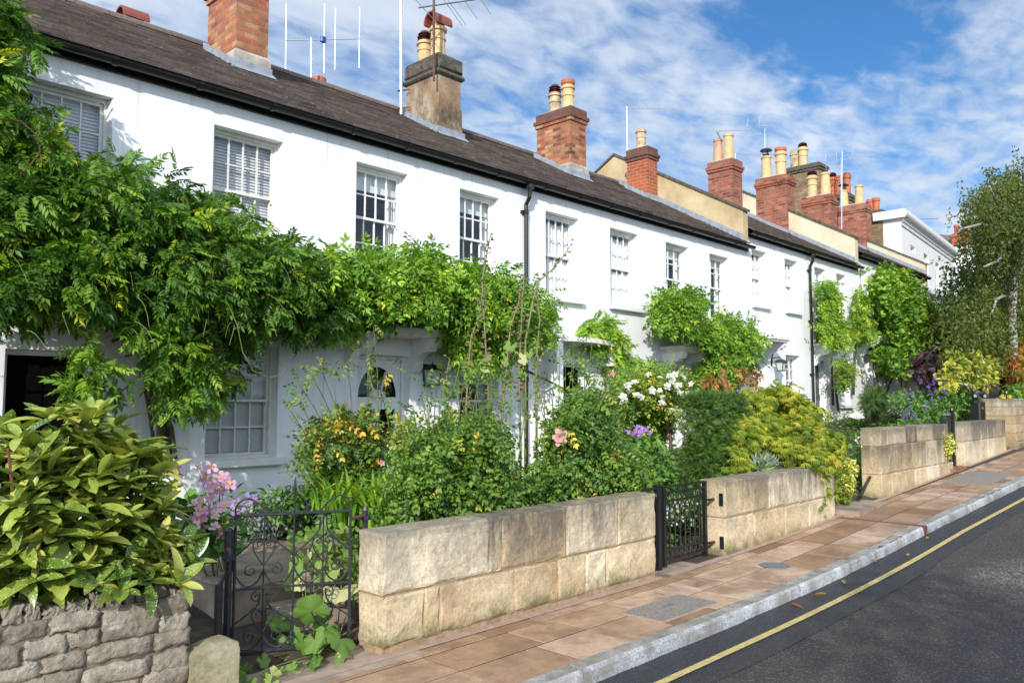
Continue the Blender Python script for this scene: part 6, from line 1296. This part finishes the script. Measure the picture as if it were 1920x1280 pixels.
standard('white standard rose beside the clipped yew, right of the pair', 1255, 730, 6.1, .48, 870, [(1237,709),(1255,705),(1260,715),(1265,703),(1250,725),(1266,725),(1272,724),(1280,709),(1236,732),(1278,738),(1290,738),(1258,770),(1275,770),(1296,720),(1243,745),(1270,733),(1240,755)])
# ---- phlox, yew, golden maple and the rest along the wall
ph = plant('phlox', (7.9, 5.9, .1), 'small clump of violet phlox below the standard roses', 'flower'); leaf_obj('leaves', leafage(px_points([(1170,830),(1230,820),(1260,860),(1200,890)], 30, 5.4, 6), clump_r(30, .08, .14), 420, OVA, .10, .2, .6, .5, (.5,.15)), 'l_ground', ph); blooms('flower', ph, np.array([at_y(a+rng.uniform(-3,3), b+rng.uniform(-3,3), 5.5) for a, b in ((1188,813),(1200,810),(1205,803),(1210,808),(1215,800),(1198,818),(1176,808),(1204,812),(1217,812),(1199,802),(1190,808)) for _ in (0, 1, 2)]), .055, 'p_lilac', FIVE)
ye = plant('clipped_yew', (8.65, 5.3, .1), 'clipped dark green yew block with a flat top', 'shrub'); n = 900; P = []
x0, x1, y0, y1, z1 = 8.70, 9.66, 5.02, 5.40, 1.66
for i in range(n):
    f = rng.random(); tz = rng.random(); tap = 1-.10*(1-tz)
    if f < .34: q = (rng.uniform(x0,x1), y0, tz*z1)
    elif f < .62: q = (x0, rng.uniform(y0,y1), tz*z1)
    elif f < .72: q = (x1, rng.uniform(y0,y1), tz*z1)
    else: q = (rng.uniform(x0,x1), rng.uniform(y0,y1), z1)
    bulge = .05*math.sin(q[0]*5+q[2]*4)+.04*math.sin(q[2]*9+q[0]*3); P.append((9.15+(q[0]-9.15)*tap*(1+bulge*.4), 5.22+(q[1]-5.22)*tap*(1+bulge), max(.06, q[2]+(rng.uniform(-.015,.015)))))
P = np.array(P); g = leafage(P, clump_r(n, .025, .06), 14500, NEED, .085, -.1, .55, .5, (.46,.2), .2); keep = None
leaf_obj('foliage', g, 'l_yew', ye); mb = MB(); mb.bbox((x0+.10,y0+.08,.02), (x1-.10,y1-.08,z1-.06), .1); mb.build('dark_core', M['soil'], ye)  # solid dark block added inside, its colour standing in for shade between needles
gm = plant('golden_maple', (10.5, 4.95, .15), 'weeping golden feather-leaved maple bulging over the second wall', 'shrub')
cen = dome((10.5, 5.05, .62), (1.62, .72, 1.24), 560, True, -.35, .35); ov = px_points([(1520,850),(1560,845),(1562,870),(1530,880)], 14, 4.25, 4.45); cen = np.concatenate([cen, ov])
pos, out, k = clumped(cen, clump_r(len(cen), .06, .15), 17000, .5); ax = unit(out*np.array([.8,.6,.2])+unit((pos-np.array([10.35,4.95,.9]))*np.array([1,1,.2]))*.7+np.array([0,-.1,-.55])+rng.normal(size=pos.shape)*.3); nr = unit(np.array([-.2,-.25,.7])+out*.4+rng.normal(size=pos.shape)*.25)
cv = rng.normal(0, .12, len(cen)); leaf_obj('foliage', scatter(FEA, pos, ax, nr, .085*rng.uniform(.7,1.2,len(pos)), np.clip(rng.normal(.52,.17,len(pos))+cv[k]+.10*(pos[:,2]-1.1), 0, 1)), 'l_gold', gm); twigs('branches', gm, (10.5,5.0,.1), cen[::9], .02, 'bark')
def shrub(name, label, cat, poly, Y0, Y1, nc, nl, tm, size, mat, var=(.45,.18), cr=(.08,.16), base=None, fl=None, stems=True, droop=.3, group=None):
    cen = px_points(poly, nc, Y0, Y1, inset=cr[1]*.8+size*.4); b = base or (float(cen[:,0].mean()), (Y0+Y1)/2, garden_z(cen[:,0].mean(), (Y0+Y1)/2)); p = plant(name, b, label, cat, group)
    leaf_obj('foliage', leafage(cen, clump_r(nc, *cr), nl, tm, size, droop, .7, .5, var, .14), mat, p)
    if stems: twigs('stems', p, b, cen[:min(nc, 24)], .01, 'bark')
    if fl: blooms('flower', p, px_points(fl[0], fl[1], Y0-.12, (Y0+Y1)/2), fl[2], fl[3], fl[4] if len(fl) > 4 else FIVE)
    return p
shrub('euonymus', 'yellow variegated bush filling the end of the second wall', 'shrub', [(1562,875),(1575,840),(1600,850),(1612,880),(1606,920),(1590,948),(1568,950)], 4.35, 4.85, 60, 1700, OVA, .055, 'l_var', (.5,.3), (.06,.12))
shrub('euonymus', 'yellow variegated bush spilling through the narrow far gate', 'shrub', [(1757,815),(1775,800),(1792,815),(1792,850),(1778,868),(1762,855)], 4.25, 4.55, 36, 900, OVA, .06, 'l_var', (.55,.3), (.07,.13))
shrub('lavender', 'grey-green lavender tufts behind the second wall', 'plant', [(1395,880),(1420,865),(1455,860),(1470,872),(1420,888)], 4.62, 4.85, 24, 620, [leaf_diamond(.14,.1,.1)], .12, 'l_grey', (.5,.25), (.06,.12), droop=-.8, stems=False)
shrub('candytuft', 'low white-flowered green cushion seen through the side gate', 'plant', [(1236,935),(1262,925),(1330,925),(1335,965),(1300,985),(1240,985)], 4.8, 5.5, 50, 1500, DIA, .05, 'l_ground', (.6,.25), (.07,.13), fl=([(1240,940),(1320,940),(1300,985),(1240,985)], 90, .04, 'p_white'))
shrub('spreading_shrub', 'mixed low shrub between the rose and the yew above the side gate', 'shrub', [(1190,860),(1260,830),(1275,900),(1270,935),(1235,940),(1200,925)], 5.2, 6.4, 60, 1700, OVA, .07, 'l_ground', (.5,.2), (.1,.18))
shrub('evergreen_shrub', 'dark bushy evergreen standing before the octagonal plaque', 'shrub', [(1606,768),(1612,742),(1640,728),(1665,735),(1660,765),(1640,772)], 6.6, 7.3, 50, 1100, NEED, .16, 'l_dark', (.55,.2), (.12,.22))
shrub('blue_spurge', 'rounded blue-grey cushion plant beyond the third wall', 'plant', [(1662,770),(1680,755),(1698,758),(1698,772)], 6.2, 6.7, 26, 700, [leaf_diamond(.2,.1,.1)], .13, 'l_grey', (.35,.2), (.12,.2), droop=-.3, stems=False)
shrub('rock_rose', 'sprawling greenery topping the third wall', 'shrub', [(1600,830),(1640,800),(1700,785),(1760,785),(1752,800),(1690,805),(1640,815),(1625,850),(1630,890),(1612,890)], 4.65, 5.6, 120, 2600, OVA, .075, 'l_ground', (.55,.25), (.1,.2), fl=([(1600,820),(1640,800),(1620,850)], 40, .04, 'p_white'))
shrub('verbena', 'violet-flowered straggling border between the far gate and yellow shrub', 'flower', [(1660,740),(1720,730),(1780,715),(1850,730),(1850,775),(1780,795),(1720,790),(1680,770)], 4.9, 6.4, 150, 3200, OVA, .10, 'l_ground', (.5,.25), (.14,.26), fl=([(1690,790),(1700,750),(1660,735),(1700,725),(1780,690),(1850,700),(1870,690),(1850,740),(1780,760),(1750,790)], 98, .085, 'p_purple'))
shrub('white_alyssum', 'patch of white edging flowers on the garden slope', 'flower', [(1594,778),(1606,772),(1616,778),(1612,784),(1598,783)], 6.0, 6.5, 10, 160, DIA, .05, 'l_ground', (.5,.2), (.08,.12), fl=([(1594,780),(1606,772),(1620,782),(1600,784)], 70, .08, 'p_white'), stems=False)
shrub('yellow_shrub', 'bright yellow-leaved shrub glowing by the far black gate', 'shrub', [(1748,700),(1755,670),(1790,655),(1830,650),(1865,672),(1880,685),(1862,715),(1868,735),(1830,725),(1790,735),(1752,730)], 5.0, 6.2, 130, 3000, OVA, .15, 'l_yel', (.5,.24), (.14,.28))
shrub('smoke_bush', 'dark purple-leaved bush left of the yellow shrub', 'shrub', [(1715,670),(1735,650),(1762,660),(1772,690),(1745,730),(1722,725),(1712,700)], 5.6, 6.8, 70, 1400, OVA, .14, 'l_purple', (.4,.25), (.16,.28))
shrub('maple', 'orange-red autumn maple at the right edge', 'tree', [(1868,680),(1885,640),(1905,620),(1960,600),(2010,640),(2010,720),(1940,735),(1890,725)], 5.2, 6.8, 150, 3600, FEA, .20, 'l_acer', (.55,.25), (.18,.32))
shrub('coneflower', 'yellow daisies and foliage above the far stone pillar', 'flower', [(1862,760),(1880,725),(1960,720),(2000,760),(1930,775)], 4.75, 5.6, 70, 1600, OVA, .11, 'l_ground', (.45,.2), (.12,.22), fl=([(1868,770),(1880,740),(1920,735),(1930,770)], 30, .14, 'p_yellow'))
shrub('low_maple', 'low orange-tinged mound at the right edge below the maple', 'shrub', [(1890,735),(1920,710),(1990,705),(1990,745),(1900,745)], 4.9, 5.8, 40, 900, FEA, .15, 'l_acer', (.3,.2), (.12,.22))
shrub('catmint', 'low grey-leaved cushion with mauve flowers behind the scrolled gate', 'flower', [(425,965),(470,935),(540,930),(600,960),(600,985),(500,1000),(430,1000)], 6.6, 7.6, 80, 2200, DIA, .07, 'l_grey', (.2,.2), (.08,.15), fl=([(430,930),(500,925),(500,980),(430,990)], 40, .05, 'p_lilac'), stems=False)
shrub('nepeta', 'leafy green border under the first cottage window sill', 'plant', [(470,930),(560,915),(640,930),(690,960),(640,1000),(560,990)], 6.4, 7.8, 70, 1900, OVA, .08, 'l_ground', (.5,.22), (.08,.16), stems=False)
shrub('white_daisy', 'pale yellow-green seeding plant between the roses and fanlight door', 'plant', [(735,800),(775,765),(790,800),(780,850),(740,870),(715,850)], 5.9, 6.4, 40, 700, DIA, .06, 'l_var', (.5,.2), (.06,.12))
shrub('escallonia', 'leafy bush below the bow-fronted canopy behind the tall rose', 'shrub', [(1165,700),(1215,690),(1262,720),(1268,800),(1230,840),(1180,840),(1160,780)], 6.5, 7.6, 100, 2400, PIN_S, .16, 'l_vine', (.62,.15), (.1,.2))
# ---- loose ground cover over the borders: nobody could count it
n = 17000; X = rng.uniform(3.6, 25, n); Y = rng.uniform(4.62, 8.35, n); path = ((X > 6.6)&(X < 7.5)) | ((X > 2.6)&(X < 4.6)&(Y < 6.9)) | ((X > 11.0)&(X < 12.2)); hmp = .5+.5*np.sin(X*1.7+np.sin(Y*2.3)*2)*np.cos(Y*1.9+X*.6); ok = (~path)&(rng.random(n) < .35+.65*hmp); X, Y, hmp = X[ok], Y[ok], hmp[ok]
Z = np.array([garden_z(a, b) for a, b in zip(X, Y)])+rng.random(len(X))*(.06+.26*hmp); d = unit(rng.normal(size=(len(X),3))*np.array([1,1,.3])+np.array([0,0,.35])); nr = unit(np.array([-.1,-.2,1])+rng.normal(size=(len(X),3))*.4)
tag(np_obj('ground_cover', *scatter(OVA, np.stack([X,Y,Z],1), d, nr, rng.uniform(.05,.12,len(X)), np.clip(rng.normal(.45,.2,len(X))+.2*(hmp-.5), 0, 1)), M['l_ground']), 'low mixed greenery covering the border soil', kind='stuff')
# ---- weeping birch
bi = plant('birch', (26.3, 5.6, 1.0), 'weeping silver birch with a pale trunk at the right', 'tree'); mb = MB(); T = [(1903,760),(1902,690),(1898,600),(1900,540),(1908,470),(1905,420),(1918,360),(1935,280),(1950,230)]
mb.tube([tuple(at_y(x, y, 5.6)) for x, y in T], [.13,.12,.11,.11,.10,.08,.06,.04,.02], 9); mb.build('trunk', M['birch'], bi, smooth=True); mb = MB()
for a in (((1900,560),(1880,555),(1868,562),(1860,585)), ((1908,470),(1890,470),(1870,490),(1845,500)), ((1905,425),(1885,415),(1870,385),(1855,350)), ((1925,330),(1960,310),(2000,330)), ((1900,520),(1940,490),(1990,480)), ((1905,440),(1880,430),(1840,420),(1800,430))): mb.tube([tuple(at_y(x, y, 5.6-.25*i)) for i, (x, y) in enumerate(a)], list(np.linspace(.06, .02, len(a))), 7)
mb.build('branches', M['birch'], bi, smooth=True)
BP = [(1815,385),(1830,345),(1850,330),(1880,325),(1920,300),(1960,230),(2060,230),(2080,600),(1900,600),(1800,590),(1778,560),(1812,520),(1850,470),(1835,420),(1815,420)]
BP2 = [(1822,372),(1835,335),(1870,322),(1920,290),(1990,290),(1990,420),(1830,460)]; hubs = np.concatenate([px_points([(x+14, y) for x, y in BP], 75, 5.75, 7.4), px_points([(x+10, y) for x, y in BP2], 80, 4.9, 6.5), px_points([(1795,500),(1850,480),(1885,520),(1890,640),(1790,650),(1775,590)], 24, 5.0, 6.4)]); hk = rng.integers(0, len(hubs), 1900); tops = hubs[hk]+rng.normal(size=(1900,3))*np.array([.30,.28,.20]); P = []; Ax = []; N = []; Vv = []; cvs = rng.normal(0, .16, len(hubs))[hk]
for i, t in enumerate(tops):
    L = rng.uniform(.5, 1.9); m = int(L*34); dr_ = np.array([rng.uniform(-.18,.18), rng.uniform(-.18,.18), -1]); s = np.sort(rng.random(m)); q = t+dr_*(s[:,None]*L)+rng.normal(size=(m,3))*np.array([.05,.05,.03])+np.array([.12,.1,0])*np.sin(s*2+hk[i])[:,None]*.6; P.append(q); Ax.append(rng.normal(size=(m,3))*.6+np.array([0,0,-.7])); N.append(rng.normal(size=(m,3))+np.array([0,-.4,.3])); Vv.append(rng.normal(.42,.13,m)+cvs[i]*1.1)
P, Ax, N, Vv = map(np.concatenate, (P, Ax, N, Vv)); leaf_obj('crown', scatter(DIA, P, unit(Ax), unit(N), rng.uniform(.075,.12,len(P)), np.clip(Vv,0,1)), 'l_birch', bi)
def tree(label, c, r, n, size, mat, var, base, tr=.18, nc=160):
    t = plant('broadleaf_tree', base, label, 'tree'); cen = np.array(c)+rand_dirs(nc)*np.array(r)*rng.random((nc,1))**.4; leaf_obj('crown', leafage(cen, clump_r(nc, .25*min(r)*.8, .5*min(r)*.7), n, OVA, size, .3, .6, .5, var, .16), mat, t); mb = MB(); b = np.array(base, float); cc = np.array(c)
    mb.tube([tuple(b), tuple(b*.5+cc*.5+np.array([.1,.05,0])), tuple(cc)], [tr, tr*.7, tr*.3], 8)
    for q in cen[:8]: mb.tube([tuple(b*.4+cc*.6), tuple(q*.5+cc*.5+np.array([0,0,-.1])), tuple(q)], [tr*.4, tr*.25, tr*.08], 6)
    mb.build('trunk', M['bark'], t, smooth=True); return t
for (px, py, Y, r, lab, mat, v) in ((1835,570,7.4,(2.2,1.3,1.9),'dark rounded tree tucked behind the birch trunk','l_dark',.5), (1900,520,8.2,(2.6,1.5,2.6),'taller dark tree behind the birch at the right edge','l_dark',.4), (1800,640,7.0,(1.5,.9,1.2),'olive bush-like tree left of the birch below the tall white house','l_birch',.4), (1880,650,6.8,(1.8,1.0,1.2),'dull green tree under the birch curtain','l_dark',.62)):
    c = at_y(px, py, Y); tree(lab, c, r, 4200, .16, mat, (v,.2), (c[0], Y, 1.0))
# a street tree across the road, behind the viewer, whose shade falls on the tarmac
tree('street tree across the road whose shade falls on the tarmac', (-3.0,-5.0,5.2), (1.7,1.3,1.2), 1500, .20, 'l_dark', (.5,.2), (-3.2,-5.6,0), .16, 60)
CLOUD_LOC = (0.3, 0.2, 0); CLOUD_A, CLOUD_B = .64, 1.0; CLOUD_D, CLOUD_L = (3.4, 4.2, 5.5), (5.2, 5.7, 6.4); EXPO = .25; SUNSIDE_FILL = 2.6
# ------------------------------------------------------------------ sky, sun, camera
SUN = Vector((1.5, 1.0, -.87)).normalized(); EL = math.asin(-SUN.z); ROT = math.atan2(-SUN.x, -SUN.y)
w = bpy.data.worlds.new('World'); scene.world = w; w.use_nodes = True; t = w.node_tree; t.nodes.clear(); N = t.nodes.new; Lk = t.links.new
out = N('ShaderNodeOutputWorld'); bg = N('ShaderNodeBackground'); Lk(bg.outputs[0], out.inputs[0]); bg.inputs[1].default_value = .13
sky = N('ShaderNodeTexSky'); sky.sky_type = 'NISHITA'; sky.sun_disc = False; sky.sun_elevation = EL; sky.sun_rotation = ROT; sky.air_density = 1.0; sky.dust_density = .4; sky.ozone_density = 2.2
tc = N('ShaderNodeTexCoord'); sp = N('ShaderNodeSeparateXYZ'); Lk(tc.outputs['Generated'], sp.inputs[0])
def mth(op, a, b=None, c=None, clamp=False):
    q = N('ShaderNodeMath'); q.operation = op; q.use_clamp = clamp
    for v, j in ((a,0),(b,1),(c,2)):
        if v is None: continue
        if hasattr(v, 'outputs'): Lk(v.outputs[0], q.inputs[j])
        elif hasattr(v, 'links'): Lk(v, q.inputs[j])
        else: q.inputs[j].default_value = v
    return q
# clouds lie on a flat layer overhead: direction / (height + a little)
den = mth('ADD', sp.outputs[2], .16); u = mth('DIVIDE', sp.outputs[0], den); v = mth('DIVIDE', sp.outputs[1], den); cm = N('ShaderNodeCombineXYZ'); Lk(u.outputs[0], cm.inputs[0]); Lk(v.outputs[0], cm.inputs[1])
def nz(scale, det, rough, rot=0, sc=(1,1,1), loc=(0,0,0), dist=0):
    m = N('ShaderNodeMapping'); m.inputs['Rotation'].default_value = (0,0,rot); m.inputs['Scale'].default_value = sc; m.inputs['Location'].default_value = loc; Lk(cm.outputs[0], m.inputs[0])
    q = N('ShaderNodeTexNoise'); q.inputs['Scale'].default_value = scale; q.inputs['Detail'].default_value = det; q.inputs['Roughness'].default_value = rough; q.inputs['Distortion'].default_value = dist; Lk(m.outputs[0], q.inputs[0]); return q
big = nz(.75, 3, .5, .5, (1,1.5,1), CLOUD_LOC); fine = nz(8.5, 5, .55, .75, (1,1.6,1), (3,1,0), .35); wisp = nz(2.0, 4, .55, .9, (1,1.6,1), (7,4,0), .2)
# one clear blue window in the cloud, in a fixed direction of the sky
gd = ray(1600, -70); gd = gd/np.linalg.norm(gd); gn = N('ShaderNodeVectorMath'); gn.operation = 'DISTANCE'; Lk(tc.outputs['Generated'], gn.inputs[0]); gn.inputs[1].default_value = tuple(gd)
gap = N('ShaderNodeMapRange'); Lk(gn.outputs['Value'], gap.inputs[0]); gap.inputs[1].default_value = .0; gap.inputs[2].default_value = .17; gap.inputs[3].default_value = -.36; gap.inputs[4].default_value = .06
s1 = mth('MULTIPLY_ADD', big, .62, mth('MULTIPLY_ADD', fine, .62, mth('MULTIPLY', wisp, .45))); s2 = mth('ADD', s1, gap.outputs[0])
cov = N('ShaderNodeMapRange'); Lk(s2.outputs[0], cov.inputs[0]); cov.inputs[1].default_value = CLOUD_A; cov.inputs[2].default_value = CLOUD_B; cov.interpolation_type = 'SMOOTHSTEP'
hz = N('ShaderNodeMapRange'); Lk(sp.outputs[2], hz.inputs[0]); hz.inputs[1].default_value = 0; hz.inputs[2].default_value = .10
cf = mth('MULTIPLY', cov, .93)
shade = N('ShaderNodeMapRange'); Lk(wisp.outputs[0], shade.inputs[0]); shade.inputs[1].default_value = .35; shade.inputs[2].default_value = .65
cc = N('ShaderNodeMix'); cc.data_type = 'RGBA'; Lk(shade.outputs[0], cc.inputs[0]); cc.inputs[6].default_value = tuple(CLOUD_D)+(1,); cc.inputs[7].default_value = tuple(CLOUD_L)+(1,)
# clouds on the sun's side of the sky are brightened: unseen fill added for the facade
sd = N('ShaderNodeVectorMath'); sd.operation = 'DOT_PRODUCT'; Lk(tc.outputs['Generated'], sd.inputs[0]); sd.inputs[1].default_value = tuple(-SUN); gl = N('ShaderNodeMapRange'); Lk(sd.outputs['Value'], gl.inputs[0]); gl.inputs[1].default_value = -.1; gl.inputs[2].default_value = 1; gl.inputs[3].default_value = 1; gl.inputs[4].default_value = SUNSIDE_FILL
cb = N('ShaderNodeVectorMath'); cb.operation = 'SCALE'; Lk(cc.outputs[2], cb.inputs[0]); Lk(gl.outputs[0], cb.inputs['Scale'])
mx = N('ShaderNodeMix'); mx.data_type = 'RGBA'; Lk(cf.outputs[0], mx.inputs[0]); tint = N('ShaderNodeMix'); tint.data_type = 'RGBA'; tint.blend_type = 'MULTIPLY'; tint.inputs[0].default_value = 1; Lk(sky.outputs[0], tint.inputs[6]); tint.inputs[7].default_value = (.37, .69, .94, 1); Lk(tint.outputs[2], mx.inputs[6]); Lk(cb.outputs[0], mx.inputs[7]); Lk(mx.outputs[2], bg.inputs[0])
sl = bpy.data.lights.new('Sun', 'SUN'); sl.energy = 4.1; sl.angle = R(.53); sl.color = (1, .96, .90); so = bpy.data.objects.new('Sun', sl); col.objects.link(so); so.rotation_euler = SUN.to_track_quat('-Z', 'Y').to_euler(); so.location = (-20, -15, 20)
cam = bpy.data.cameras.new('Camera'); cam.lens = 28; cam.sensor_width = 36; cam.clip_end = 2000; cam.clip_start = .05; co = bpy.data.objects.new('Camera', cam); col.objects.link(co); co.location = (0, 0, CAMZ)
co.matrix_world = Matrix(((RT[0], UP[0], -FW[0], 0), (RT[1], UP[1], -FW[1], 0), (RT[2], UP[2], -FW[2], CAMZ), (0, 0, 0, 1))); scene.camera = co
scene.view_settings.view_transform = 'Standard'; scene.view_settings.look = 'None'; scene.view_settings.exposure = EXPO; scene.view_settings.gamma = 1
scene.render.engine = 'CYCLES'; scene.cycles.max_bounces = 8; scene.cycles.transparent_max_bounces = 12; scene.cycles.use_denoising = True
